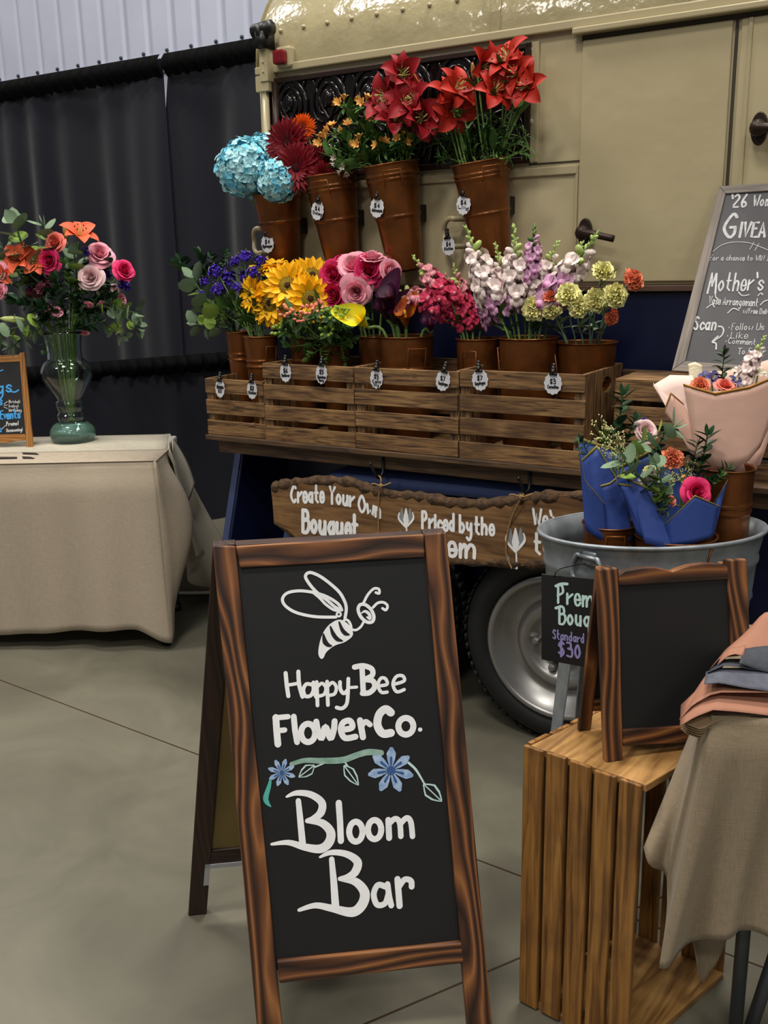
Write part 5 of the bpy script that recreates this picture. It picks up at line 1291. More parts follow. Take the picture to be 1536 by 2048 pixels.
def sunflower(mb):
    for L, n, th, z in ((.72, 20, .05, 0), (.68, 18, .3, .04), (.5, 10, .6, .06)):
        for i in range(n):
            q = 2 * math.pi * (i + U(-.25, .25)) / n; mb.petal(rad(q) * .3 + Z1 * z, rad(q), Z1, L * U(.85, 1.1), .135, th + U(-.12, .12), U(-.45, .1), .35, a=.85, b=.7, nt=5)
    mb.ball((0, 0, .03), .40, .40, .13, m=1, nu=18, nv=6); mb.ball((0, 0, .08), .17, .17, .11, m=2, nu=12, nv=6)
    for i in range(46):
        q = i * 2.399; r = .38 * math.sqrt(i / 46); mb.ball((r * math.cos(q), r * math.sin(q), .05 + .11 * math.sqrt(max(0, 1 - (r / .4) ** 2))), .022, nu=5, nv=3, m=1 if r > .17 else 2)
    for i in range(14):
        q = 2 * math.pi * i / 14; mb.petal(rad(q) * .2 - Z1 * .05, rad(q), Z1, .5, .12, -.1, -.2, .2, m=3)
def lily(mb):
    for k in (0, 1):
        for i in range(3):
            q = 2 * math.pi * (i + k * .5) / 3 + U(-.08, .08); mb.petal(rad(q) * .03, rad(q), Z1, 1.12 if k else 1.05, (.36 if k else .28), 1.2 + U(-.1, .05), -1.35 + U(-.4, .15), .4, a=.95, b=.8, nt=8, m=0, base_w=.2)
    for i in range(6):
        q = 2 * math.pi * i / 6 + .26; e = rad(q) * .26 + Z1 * .62; mb.tube(catmull([V((0, 0, .05)), rad(q) * .1 + Z1 * .35, e], 3), .012, 5, m=1); mb.ball(e, .03, .03, .06, nu=6, nv=4, m=2)
    mb.tube([(0, 0, 0), (.03, 0, .72)], [.015, .022], 5, m=1)
def lilybud(mb):
    mb.lathe([(.001, 0), (.08, .05), (.13, .3), (.15, .6), (.11, .9), (.03, 1.08), (.001, 1.1)], 9)
    for i in range(3): q = 2 * math.pi * i / 3; mb.tube([rad(q) * .09 + Z1 * .06, rad(q) * .16 + Z1 * .5, rad(q) * .05 + Z1 * 1.05], .02, 4)
def rose(mb):
    def spiral(u, v):
        a = u * 5.2 * math.pi; r = .035 + .16 * u; return V(((r + .03 * v ** 3) * math.cos(a), (r + .03 * v ** 3) * math.sin(a), .2 + (.62 - .08 * u) * v))
    mb.grid(spiral, 60, 4)
    for ly, (R, h, n, span, fl) in enumerate(((.24, .80, 3, 2.5, .03), (.34, .79, 4, 2.2, .08), (.44, .74, 5, 1.9, .18), (.54, .62, 5, 1.75, .34), (.58, .44, 5, 1.6, .5))):
        for i in range(n):
            q0 = 2 * math.pi * (i + U(-.1, .1)) / n + ly * .75; hs = span / 2; fl_ = fl * U(.75, 1.25); hh = h * U(.95, 1.04)
            def f(u, v):
                k = (u - .5) * 2; t = v; rho = R * (.22 + .78 * math.sin(t * math.pi / 2) ** .6) * (1 + .10 * k) + fl_ * t ** 3.5 * (1 - .3 * k * k)
                z = hh * t * (1 - .30 * abs(k) ** 3 * t) - fl_ * .35 * t ** 6 + .02 * math.sin(5 * k + i) * t
                a = q0 + k * hs; return V((rho * math.cos(a), rho * math.sin(a), z))
            mb.grid(f, 10, 7)
    for i in range(5): q = 2 * math.pi * i / 5; mb.petal(rad(q) * .1 - Z1 * .02, rad(q), Z1, .6, .1, .1, -.9, .2, m=1)
    mb.ball((0, 0, -.02), .2, .2, .14, m=1, nu=8, nv=5)
def carnation(mb):
    for k, n in ((0, 12), (1, 14), (2, 14), (3, 10), (4, 6)):
        th = .05 + k * .33
        for i in range(n):
            q = 2 * math.pi * (i + U(-.3, .3)) / n; d = rad(q); L = U(.82, 1.0) * (1 - .05 * k)
            mb.petal(Z1 * .02, d, Z1, L, .30, th + U(-.1, .1), U(-.2, .25), U(-.5, .5), a=1.5, b=.55, nt=6, wav=.28, base_w=.1)
    mb.lathe([(.001, -.62), (.12, -.58), (.16, -.3), (.2, 0), (.1, .05)], 10, m=1)
def floret4(mb, c, n, s, m=0):
    n = V(n).normalized(); u = n.orthogonal().normalized(); w = n.cross(u); q0 = U(0, 6)
    for i in range(4):
        q = q0 + i * math.pi / 2; mb.petal(c, u * math.cos(q) + w * math.sin(q), n, s * U(.9, 1.1), s * .5, .35, U(-.7, 0), .25, a=.75, b=.45, nt=3, m=m)
def hydrangea(mb):
    N = 260
    for i in range(N):
        z = 1 - 1.62 * (i + .5) / N; r = math.sqrt(max(0, 1 - z * z)); q = i * 2.39996; n = V((r * math.cos(q), r * math.sin(q), z)) + V((U(-.1, .1), U(-.1, .1), U(-.1, .1)))
        floret4(mb, n * U(.84, .98), n + V((U(-.4, .4), U(-.4, .4), U(-.4, .4))), U(.14, .19), 0 if R_() < .75 else 1)
    mb.ball((0, 0, 0), .74, .74, .7, nu=14, nv=8, m=1)
    for q in (0, 2.2, 4.1): mb.petal(rad(q) * .2 - Z1 * .6, rad(q), Z1, .9, .3, -.5, -.4, .2, m=2)
def statice(mb):
    for i in range(34):
        n = V((U(-1, 1), U(-1, 1), U(-.3, 1))).normalized(); c = V((n.x * .85, n.y * .85, n.z * .5)) * U(.25, 1); u = n.orthogonal().normalized(); w = n.cross(u)
        for k in range(5):
            q = k * 1.2566 + U(-.2, .2); mb.petal(c, u * math.cos(q) + w * math.sin(q), n, .3, .14, .8, -.5, .3, a=1.1, b=.5, nt=3)
    for i in range(9):
        n = V((U(-1, 1), U(-1, 1), 0)).normalized(); mb.tube([(0, 0, -.7), n * .5 + Z1 * .1], .03, 4, m=1)
    for i in range(12):
        n = V((U(-1, 1), U(-1, 1), U(0, 1))).normalized() * .8; mb.ball(n, .045, nu=5, nv=3, m=2)
def alstro(mb):
    for k in (0, 1):
        for i in range(3): q = 2 * math.pi * (i + .5 * k) / 3; mb.petal(rad(q) * .04, rad(q), Z1, 1.0, .28 if k else .2, 1.25, -.75 if k else -.6, .3, a=.85, b=.7, nt=5)
    for i in range(4): mb.tube([(0, 0, .1), rad(i * 1.6) * .12 + Z1 * .8], .02, 4, m=1)
def alstcluster(mb):
    for i in range(3):
        q = 2 * math.pi * i / 3 + .4; d = (rad(q) * .75 + Z1 * .9).normalized(); M = basis(d * .5, d, None, .62); t = MB(); alstro(t); mb.add([M @ v for v in t.v], t.f, 0); mb.m[-len(t.m):] = t.m
        mb.tube([(0, 0, -.1), d * .52], .04, 5, m=2)
    for i in range(7): q = i * .9; mb.petal(Z1 * -.12, rad(q), Z1, U(.9, 1.3), .17, U(-.1, .5), -.5, .2, m=3)
def berries(mb):
    for i in range(9):
        q = i * 2.4; d = (rad(q) * U(.25, .75) + Z1 * U(.4, .9)); mb.tube([(0, 0, -.2), d * .9], .03, 4, m=1); M = basis((0, 0, 0), d).to_3x3(); mb.ball(d * 1.05, .17, .17, .23, M, nu=8, nv=6, m=0)
        for k in range(3): mb.petal(d * .88, (rad(k * 2.1) + d * .2), d, .2, .07, .4, .3, .2, m=1, nt=3)
    for i in range(6): mb.petal(Z1 * -.3, rad(i * 1.05), Z1, U(.8, 1.1), .22, U(-.2, .4), -.5, .25, m=2)
def calla(mb):
    def f(u, v):
        a = (u - .5) * 2 * math.pi * 1.02; t = v; wrap = .34 * (t ** .8) + .03
        lip = smooth((t - .5) / .5); front = math.cos(a)              # a = 0 is the long back lip
        r = wrap + lip * .26 * (.6 + .4 * front); z = t * (.95 + .42 * lip * max(0, front) + .0) - lip * .22 * (1 - max(0, front)) * .8
        x = r * math.cos(a) + lip * .22 * max(0, front) ** 3; y = r * math.sin(a) * (1 - .25 * lip * max(0, front) ** 2)
        return V((x, y, z))
    mb.grid(f, 22, 14); mb.tube([(0, 0, .15), (0.03, 0, .5), (.05, 0, .85)], [.06, .07, .03], 8, m=1); mb.lathe([(.001, -.06), (.05, -.04), (.07, .1), (.1, .22)], 10, m=2)
def snapfloret(mb, c, d, up, s, m=0, mt=0):
    d = V(d).normalized(); M = basis((0, 0, 0), d, up).to_3x3(); o = V(c)
    x, y, z = M @ X1, M @ Y1, M @ Z1
    mb.tube([o, o + z * s * .5, o + z * s * .8], [s * .16, s * .26, s * .24], 7, m=m)
    for sg_ in (-1, 1): mb.petal(o + z * s * .62 + x * s * .12, (x * .8 + y * .55 * sg_ + z * .25), z, s * .62, s * .32, .35, -.9, .4, a=.7, b=.4, nt=4, m=m)
    for k in (-1, 0, 1): mb.petal(o + z * s * .62 - x * s * .14, (-x * .8 + y * .7 * k + z * .3), z, s * .52, s * .26, .5, -1.5, -.5, a=.7, b=.4, nt=4, m=m)
    mb.ball(o + z * s * .78 - x * s * .08, s * .12, s * .17, s * .09, M, nu=7, nv=4, m=mt)
def snapspike(mb):                                  # unit-length spike along +Z
    n = 26
    for i in range(n):
        t = i / n; q = i * 2.39996; d = rad(q) + Z1 * (.1 + 1.1 * t ** 2)
        if t < .56: snapfloret(mb, (0, 0, .02 + t * .96), d, Z1, .23 * (1 - .35 * t), 0 if t < .38 else 1, 4 if t < .38 else 1)
        elif t < .74:
            dn = d.normalized(); mb.ball(V((0, 0, t * .96)) + dn * .07, .04, .04, .065, basis((0, 0, 0), dn).to_3x3(), nu=7, nv=5, m=1 if i % 2 else 2)
        else:
            dn = d.normalized(); mb.ball(V((0, 0, t * .96)) + dn * .04 * (1.6 - t), .026 * (1.6 - t), .026 * (1.6 - t), .045 * (1.6 - t), basis((0, 0, 0), dn).to_3x3(), nu=6, nv=4, m=2)
    mb.tube([(0, 0, 0), (0, 0, .98)], [.024, .009], 6, m=3)
    for i in range(8): t = U(.5, .95); mb.petal((0, 0, t), rad(U(0, 6)) + Z1 * .6, Z1, .07, .014, .3, .2, .2, m=2, nt=3)
def filler(mb):
    for i in range(30):
        n = V((U(-1, 1), U(-1, 1), U(.1, 1.1))); e = n * U(.6, 1); mb.tube(catmull([V((0, 0, -.6)), V((n.x * .3, n.y * .3, 0)), e], 3), .018, 4, m=1)
        for k in range(4): f_ = e + V((U(-.14, .14), U(-.14, .14), U(-.05, .14))); mb.ball(f_, .04, .04, .075, basis((0, 0, 0), V((U(-1, 1), U(-1, 1), 1))).to_3x3(), nu=5, nv=4)
def leaf_spray(mb, kind, n=7, L=1.0):
    """sprig along +Z with leaves; kind euc = round, rus = pointed"""
    mb.tube(catmull([V((0, 0, 0)), V((.04, .02, .5)), V((0, .05, 1.0))], 4), [.018] * 9, 5, m=1)
    for i in range(n):
        t = .12 + .86 * i / (n - 1); q = i * (math.pi * .94 if kind != 'euc' else 2.1) + U(-.4, .4); d = rad(q) + Z1 * U(.25, .7); b_ = V((.04 * math.sin(3 * t), .05 * t, t))
        if kind == 'euc': mb.petal(b_ + d * .05, d, Z1, .32 * U(.8, 1.1), .17, U(-.2, .3), U(-.3, .3), .12, a=.75, b=.45, nt=6, m=0 if R_() < .85 else 2); mb.tube([b_, b_ + d * .08], .008, 4, m=1)
        else: mb.petal(b_, d, Z1, .38 * U(.85, 1.15), .1, U(-.1, .3), U(-.5, .1), .3, a=.85, b=.85, nt=5)
    for k in range(2): mb.petal((0, .05, 1.0), rad(k * 3) * .3 + Z1, rad(k * 3 + 1.5), .26, .07 if kind != 'euc' else .11, .1, .1, .2, a=.8, b=.6)
def grassy(mb):
    for i in range(26):
        t = U(.05, .95); q = i * 2.4; mb.petal((0, 0, t), rad(q) + Z1 * U(.2, .8), Z1, U(.3, .5), .034, U(0, .4), U(-1.3, -.3), .2, a=.7, b=.6, nt=5)
    mb.tube([(0, 0, 0), (0, 0, 1)], .014, 5, m=1)
proto('gerbera_red', gerbera, [P_dred, P_dredc, P_leaf]); proto('gerbera_orange', gerbera, [P_or, P_anth, P_leaf]); proto('sunflower', sunflower, [P_yel, P_sunc, P_sund, P_leaf])
proto('lily_red', lily, [P_lilyd, P_bud, P_anth]); proto('lily_orange', lily, [P_lilyo, P_bud, P_anth]); proto('lily_vase', lily, [P_lilyv, P_bud, P_anth]); proto('lily_bud', lilybud, [P_budo]); proto('lily_bud_green', lilybud, [P_bud])
for nm, p_ in (('hot', P_hot), ('pink', P_pink), ('pale', P_pale), ('coral', P_cor)): proto('rose_' + nm, rose, [p_, P_leaf])
proto('carn_yellow', carnation, [P_cary, P_euc]); proto('carn_coral', carnation, [P_caro, P_euc]); proto('hydrangea', hydrangea, [P_hyd, P_hyd2, P_euc]); proto('statice', statice, [P_vio, P_stemd, P_wht])
proto('alst', alstcluster, [P_alst, P_bud, P_stem, P_leaf]); proto('alst_pale', alstcluster, [P_alsw, P_bud, P_stem, P_leaf]); proto('berries_coral', berries, [P_hypc, P_stem, P_leaf]); proto('berries_green', berries, [P_hypg, P_stem, P_leaf])
proto('calla_yellow', calla, [P_cally, P_yel, P_callg]); proto('calla_plum', calla, [P_callp, P_burg, P_stem]); proto('calla_sunset', calla, [P_callo, P_yel, P_callg])
proto('snap_hot', snapspike, [P_snhp, P_snhp, P_snp, P_stem, P_snhp]); proto('snap_pink', snapspike, [P_snhp, P_snp, P_bud, P_stem, P_snp]); proto('snap_mauve', snapspike, [P_snm, P_snl, P_sng, P_stem, P_sdk]); proto('snap_cream', snapspike, [P_snl, P_snl, P_sng, P_stem, P_snl]); proto('snap_deep', snapspike, [P_snm, P_snm, P_leaf, P_stem, P_sdk])
proto('lily_iris', lily, [P_iris, P_bud, P_anth]); proto('gerbera_iris', lily, [P_iris, P_fill, P_anth]); proto('lily_white', lily, [P_wht, P_bud, P_yel])
proto('filler', filler, [P_fill, P_stem]); proto('burgundy', statice, [P_burg, P_stemd, P_burg]); proto('whitespray', statice, [P_wht, P_stem, P_bud])
proto('euc', lambda m: leaf_spray(m, 'euc', 9), [P_euc, P_stemd, P_eucl]); proto('ruscus', lambda m: leaf_spray(m, 'rus', 13), [P_leafd, P_stemd, P_leafd]); proto('leafy', lambda m: leaf_spray(m, 'rus', 11), [P_leaf, P_stem, P_leaf]); proto('grassy', grassy, [P_leaf, P_stem])
BN = {'gerbera': 'gerbera_head', 'sunflower': 'flower_head', 'lily': 'lily_bloom', 'rose': 'rose_bloom', 'carn': 'carnation_bloom', 'hydrangea': 'flower_head', 'statice': 'flower_cluster', 'alst': 'bloom_cluster', 'berries': 'berry_cluster', 'calla': 'spathe', 'snap': 'flower_spike', 'filler': 'filler_spray', 'burgundy': 'flower_cluster', 'whitespray': 'flower_cluster', 'euc': 'leaf_spray', 'ruscus': 'leaf_spray', 'leafy': 'leaf_spray', 'grassy': 'leaf_spray'}
SPIKE = ('snap', 'euc', 'ruscus', 'leafy', 'grassy')
def bloom_name(k): return BN[k.split('_')[0]]
def stem_path(a, b, c, n=5): return catmull([a, a + (b - a) * .5, b, (b + c) * .5 + (c - b).cross(V((0, 0, 1))).normalized() * .004, c], n)
CAMD = lambda P: (O - P).normalized()
def flower(name, label, cat, bloom, hp, bk, size, face=None, d=None, group=None, stem=None, sw=.0028, leaves=0, leafm=None, tip=None, hs=None):
    """a cut flower standing in bucket bk: hp pixel of the bloom centre, d its depth behind the shelf front"""
    rim, base, r1, r2 = BK[bk]
    H = hp if isinstance(hp, V) else tp(hp[0], hp[1], (rim - W0).dot(DN) + (d or 0))
    ax = (rim - base).normalized()
    off = (H - rim); off = off - ax * off.dot(ax)
    lim = r1 * .72
    ro = off.normalized() * min(off.length * .75, lim) if off.length > 1e-4 else V((0, 0, 0)); ro += V((U(-.006, .006), U(-.006, .006), 0))
    rp = rim + ro; bp = base + ax * .012 + ro * (-.35 * r2 / r1)
    fx = V(face).normalized() if face else ((H - rim).normalized() * .7 + CAMD(H) * .55 + Z * .15).normalized()
    root = thing(name, label, cat, bp, 0, group)
    sc = size * mpp(H)
    kind = bloom.split('_')[0]
    if kind in SPIKE:
        tipP = tp(tip[0], tip[1], (H - W0).dot(DN) + (hs or 0)) if not isinstance(tip, V) else tip
        ln = (tipP - H).length; M = basis(H, tipP - H, V((U(-1, 1), U(-1, 1), .1)), ln); end = H + (tipP - H) * .02
    else: M = basis(H, fx, V((U(-1, 1), U(-1, 1), .2)), sc); end = H - fx * sc * (.12 if kind not in ('carn',) else .5)
    mb = MB(); P = stem_path(bp, rp, end); mb.tube(P, sw, 6)
    for i in range(leaves):
        k = int(len(P) * U(.52, .92)); q = P[min(k, len(P) - 2)]; dv = V((U(-1, 1), U(-1, .4), U(.2, .9))); mb.petal(q, dv, Z, U(.05, .085), U(.009, .015), .1, U(-.8, -.1), .3, a=.85, b=.8, m=1)
    part('stem', mb, [stem or P_stem, leafm or P_leaf], root, True)
    inst(bloom_name(bloom), BL[bloom], M, root)
    return root

# ------------------------------------------------------------------ hydrangeas, gerberas
g = 'blue hydrangeas'
for p_, s_, d_, lab in (((490, 338), 56, -.05, 'large pale blue hydrangea head hanging left of its bucket'), ((556, 362), 42, -.07, 'pale blue hydrangea head resting on the front bucket rim'), ((528, 302), 34, .03, 'brighter blue hydrangea head at the back beside red gerberas')):
    flower('hydrangea', lab, 'flower', 'hydrangea', p_, 'hyd', s_, d=d_, group=g, stem=P_stemd, sw=.004)
for p_, s_, d_, k_, lab in (((577, 288), 52, -.02, 'red', 'dark red gerbera highest and leftmost in its bucket'), ((594, 336), 52, -.06, 'red', 'dark red gerbera facing down over the blue hydrangea'), ((628, 322), 34, -.03, 'red', 'dark red gerbera tucked beside the alstroemeria leaves'), ((648, 348), 26, -.05, 'red', 'small dark red gerbera hanging at the bucket rim'), ((608, 254), 28, .02, 'orange', 'bright orange gerbera above the dark red ones'), ((548, 306), 18, .03, 'orange', 'orange gerbera peeking out between hydrangea and red gerbera')):
    flower('gerbera', lab, 'flower', 'gerbera_' + k_, p_, 'gerb', s_, face=(U(-.55, -.1), -1, U(-.25, .15)), d=d_, group='gerberas in the wall bucket')
# ------------------------------------------------------------------ alstroemeria and lilies
al = [((687, 214), 'highest orange alstroemeria, left of the dark lilies'), ((729, 212), 'orange alstroemeria at the top beside the dark red lilies'), ((668, 268), 'orange alstroemeria leaning left over the red gerberas'), ((700, 262), 'orange alstroemeria in the middle of its bunch'), ((746, 246), 'orange alstroemeria touching the lowest dark lily petals'), ((650, 288), 'leftmost orange alstroemeria, low beside the gerberas'), ((722, 292), 'orange alstroemeria low above the copper rim'), ((802, 284), 'orange alstroemeria right of the dark lilies at the rim'), ((766, 296), 'orange alstroemeria below the dark red lilies')]
for i, (p_, lab) in enumerate(al): flower('alstroemeria', lab, 'flower', 'alst', p_, 'alst', 25, d=U(-.04, .03), group='alstroemerias in the wall bucket', leaves=5)
for p_, lab in (((690, 336), 'pale drooping alstroemeria over the gerbera bucket rim'), ((676, 318), 'faded pale alstroemeria hanging beside the red gerbera')): flower('alstroemeria', lab, 'flower', 'alst_pale', p_, 'alst', 19, d=-.05, face=(-.4, -.6, -.5), group='alstroemerias in the wall bucket', leaves=5)
ll = [((818, 152), 'topmost dark red lily in the alstroemeria bucket'), ((780, 192), 'dark red lily leaning left against the tin panel'), ((808, 212), 'dark red lily in the centre of its cluster'), ((842, 208), 'dark red lily on the right side below the long bud'), ((788, 248), 'dark red lily low on the left of its cluster'), ((832, 250), 'lowest dark red lily of the cluster'), ((852, 232), 'dark red lily farthest right in its cluster'), ((796, 158), 'dark red lily just left of the topmost one'), ((770, 224), 'dark red lily lowest on the far left of its cluster')]
for i, (p_, lab) in enumerate(ll): flower('lily', lab, 'flower', 'lily_red', p_, 'alst', 50, d=U(-.03, .02), face=(U(-1.1, .8), -.7, U(-.25, .9)), group='dark red lilies', leaves=4)
flower('lily', 'closed lily bud at the top right of the dark red lilies', 'flower', 'lily_bud', (838, 182), 'alst', 32, face=(-.35, -.2, 1), group='lily buds')
lo_ = [((905, 182), 'orange red lily leaning left from the last wall bucket'), ((902, 222), 'lowest orange red lily, hanging toward the left'), ((958, 134), 'highest orange red lily against the window frame'), ((984, 190), 'orange red lily in the middle of its cluster'), ((1012, 140), 'orange red lily right of the topmost one'), ((1040, 150), 'orange red lily overlapping the window frame edge'), ((1058, 176), 'rightmost orange red lily reaching past the frame'), ((890, 204), 'orange red lily farthest left in the last wall bucket'), ((1024, 122), 'orange red lily at the top right of the last wall bucket'), ((918, 206), 'orange red lily behind the lowest hanging one')]
for i, (p_, lab) in enumerate(lo_): flower('lily', lab, 'flower', 'lily_orange', p_, 'lily', 51, d=U(-.04, .02), face=(U(-1.0, 1.0), -.7, U(-.25, .9)), group='orange red lilies', leaves=4)
for p_, lab in (((947, 160), 'closed lily bud between the two upper orange red lilies'), ((1036, 178), 'closed lily bud in front of the rightmost orange lilies')): flower('lily', lab, 'flower', 'lily_bud', p_, 'lily', 30, face=(-.1, -.3, 1), group='lily buds')
for i, (a, b) in enumerate((((905, 320), (858, 258)), ((925, 318), (890, 262)), ((945, 315), (930, 240)), ((965, 312), (975, 235)), ((985, 310), (1030, 250)), ((1000, 308), (1058, 268)), ((1005, 318), (1064, 296)), ((920, 322), (876, 312)), ((975, 318), (1000, 262)), ((950, 322), (950, 270)))):
    flower('lily_foliage', 'leafy green lily stalk rising from the last wall bucket', 'foliage', 'grassy', a, 'lily', 1, d=U(-.05, .04), tip=b, group='lily stalks in the last wall bucket', leafm=P_leaf)
for a, b, lab in (((760, 325), (745, 258), 'leafy alstroemeria stalk rising from the middle wall bucket'), ((775, 322), (785, 268), 'leafy alstroemeria stalk rising from the middle wall bucket'), ((740, 330), (690, 280), 'leafy alstroemeria stalk rising from the middle wall bucket'), ((750, 326), (715, 238), 'leafy alstroemeria stalk rising from the middle wall bucket'), ((730, 332), (655, 316), 'leafy alstroemeria stalk rising from the middle wall bucket'), ((790, 320), (820, 290), 'leafy alstroemeria stalk rising from the middle wall bucket')):
    flower('alstroemeria_foliage', lab, 'foliage', 'leafy', a, 'alst', 1, d=U(-.05, .02), tip=b, group='alstroemeria stalks in the wall bucket')
# ------------------------------------------------------------------ crate row
for a, b, lab in (((420, 575), (362, 524), 'ruscus branch reaching farthest left over the low crate'), ((425, 565), (398, 508), 'upright ruscus branch, tallest at the rear end'), ((435, 570), (425, 512), 'dark ruscus branch beside the violet statice'), ((445, 560), (452, 508), 'ruscus branch behind the upper violet statice')): flower('ruscus_branch', lab, 'foliage', 'ruscus', a, 'green', 1, d=U(-.03, .04), tip=b, group='ruscus branches at the rear end', stem=P_stemd)
for a, b, lab in (((450, 640), (382, 560), 'eucalyptus branch curving up left of the statice'), ((455, 655), (392, 645), 'eucalyptus branch hanging low on the left'), ((458, 650), (402, 606), 'eucalyptus branch below the ruscus'), ((465, 652), (430, 620), 'eucalyptus branch beside the statice stems')): flower('eucalyptus_branch', lab, 'foliage', 'euc', a, 'green', 1, d=U(-.05, 0), tip=b, group='eucalyptus branches at the rear end', stem=P_stemd)
st_ = [((434, 543), 18), ((458, 560), 20), ((440, 578), 19), ((412, 563), 13), ((488, 515), 17), ((468, 526), 14), ((520, 524), 15), ((494, 556), 18), ((405, 590), 11), ((508, 546), 15), ((476, 575), 14)]
lb_ = ['violet statice cluster, upper left of the bunch', 'violet statice cluster at the centre of the bunch', 'violet statice cluster lowest in front', 'small violet statice cluster leaning left', 'violet statice cluster highest in the bunch', 'violet statice cluster just below the highest', 'violet statice cluster beside the topmost sunflower', 'violet statice cluster against the sunflower petals', 'tiny violet statice cluster among eucalyptus leaves', 'shaded violet statice cluster behind the sunflowers', 'violet statice cluster above the copper rim']
for (p_, s_), lab in zip(st_, lb_): flower('statice', lab, 'flower', 'statice', p_, 'statice', s_ * 1.22, d=U(-.03, .05), group='violet statice', sw=.0022, stem=P_stem, leaves=1)
for i, (x, y) in enumerate(((470, 600), (490, 610), (510, 600), (530, 620), (455, 612), (548, 640))): flower('statice', 'green flowerless statice stem leaning above its bucket', 'flower', 'leafy', (505 + i * 5, 655), 'statice', 1, d=U(-.04, .03), tip=(x, y), group='bare statice stems', sw=.002)
sf = [((576, 572), 50, (-.1, -1, .25), 'sunflower facing forward in the centre of the bunch'), ((541, 606), 48, (-.35, -1, .0), 'sunflower with brown eye, lowest on the left'), ((621, 598), 50, (.1, -1, .1), 'large sunflower facing forward at lower right'), ((624, 552), 46, (.25, -.8, .6), 'sunflower tilted up at the top right'), ((506, 590), 44, (-.9, -.6, .1), 'sunflower turned sideways at the far left'), ((519, 540), 32, (-.5, -.5, .8), 'small sunflower at upper left near the statice'), ((551, 532), 30, (-.1, -.3, 1), 'small sunflower pointing upward at the top'), ((588, 545), 36, (.1, -.4, .9), 'sunflower at the back pointing upward')]
for p_, s_, f_, lab in sf: flower('sunflower', lab, 'flower', 'sunflower', p_, 'sun', s_ * 1.04, face=f_, d=-.03 + (.03 if p_[1] < 560 else -.03), group='sunflowers', sw=.0045)
hy = [((580, 630), 20, 'coral', 'coral hypericum berries below the lowest sunflower'), ((622, 626), 20, 'coral', 'coral hypericum berries in the middle under the sunflowers'), ((640, 618), 17, 'coral', 'coral hypericum berries touching the big sunflower'), ((604, 642), 15, 'coral', 'small coral hypericum cluster lowest of the coral ones'), ((566, 662), 19, 'green', 'green hypericum berries leaning left over the crate'), ((661, 632), 20, 'green', 'green hypericum berries below the hot pink roses'), ((658, 664), 20, 'green', 'green hypericum berries low in front'), ((684, 628), 16, 'green', 'green hypericum berries beside the yellow calla')]
for p_, s_, k_, lab in hy: flower('hypericum', lab, 'flower', 'berries_' + k_, p_, 'hyp', s_ * 1.15, d=U(-.13, -.10), group='hypericum berries', leaves=4)
for a, b, lab in (((655, 690), (615, 715), 'green leafy sprig hanging left over the crate edge'), ((665, 690), (650, 728), 'green leafy sprig hanging lowest over the crate'), ((680, 688), (690, 724), 'green leafy sprig hanging right over the crate'), ((670, 690), (705, 680), 'green leafy sprig spreading right behind the yellow calla'), ((640, 690), (580, 690), 'green leafy sprig spreading left below the berries'), ((668, 690), (672, 640), 'upright green leafy sprig behind the green berries'), ((650, 690), (610, 660), 'green leafy sprig behind the coral berries'), ((680, 690), (715, 640), 'dark green leafy sprig below the roses')): flower('hypericum_foliage', lab, 'foliage', 'leafy', a, 'hyp', 1, d=-.05, tip=b, hs=-.02, group='leafy hypericum sprigs')
ro_ = [((671, 549), 27, 'hot', (-.5, -1, .1), 'hot pink rose at the far left, upper of two'), ((672, 590), 30, 'hot', (-.4, -1, 0), 'hot pink rose at lower left beside the sunflower'), ((736, 543), 31, 'hot', (.05, -1, .3), 'large hot pink rose facing forward on the right'), ((708, 538), 29, 'pink', (-.1, -.8, .6), 'tall light pink rose between the hot pink roses'), ((714, 583), 30, 'pink', (-.1, -1, -.1), 'light pink rose hanging lowest of the bunch'), ((775, 544), 24, 'pink', (.6, -.8, .3), 'light pink rose at the far right of the bunch'), ((744, 524), 24, 'pink', (0, -.3, 1), 'light pink rose behind the large hot pink one'), ((684, 528), 20, 'hot', (-.2, -.3, 1), 'small hot pink rose at the back')]
for p_, s_, k_, f_, lab in ro_: flower('rose', lab, 'flower', 'rose_' + k_, p_, 'rose', s_ * 1.12, face=f_, d=U(-.06, -.02), group='roses', leaves=3, sw=.0035)
for a, b, k_, s_, lab in (((735, 655), (700, 618), 'yellow', .075, 'yellow calla lily leaning out to the left'), ((775, 640), (760, 590), 'plum', .09, 'large plum calla lily in front'), ((785, 625), (768, 562), 'plum', .08, 'tall plum calla lily behind the front one'), ((812, 655), (806, 606), 'sunset', .075, 'orange and red calla lily'), ((862, 664), (856, 625), 'plum', .06, 'small plum calla lily at the right rim'), ((790, 650), (792, 600), 'plum', .07, 'plum calla lily between the orange one and the front one')):
    yl = k_ == 'yellow'; A0 = tp(a[0], a[1], .045 if yl else .085); B0 = tp(b[0], b[1], -.03 if yl else .045); rim, base, r1, r2 = BK['calla']; bp = base + Z * .01; q = (A0 - rim) * .6; q.z = 0; q = q * min(1, r1 * .7 / max(q.length, 1e-4)); rp = rim + q - Z * .005
    root = thing('calla_lily', lab + ' in the wide copper bucket', 'flower', bp, 0, 'calla lilies'); mb = MB(); mb.tube(catmull([bp, rp, A0, A0 + (B0 - A0) * .12], 5), .005, 8); part('stem', mb, P_stem, root, True)
    inst('spathe', BL['calla_' + k_], basis(A0, B0 - A0, (T * -.8 - DN * .5 + Z * .3) if k_ == 'yellow' else T * .2 + DN * .9, (B0 - A0).length * .82), root)
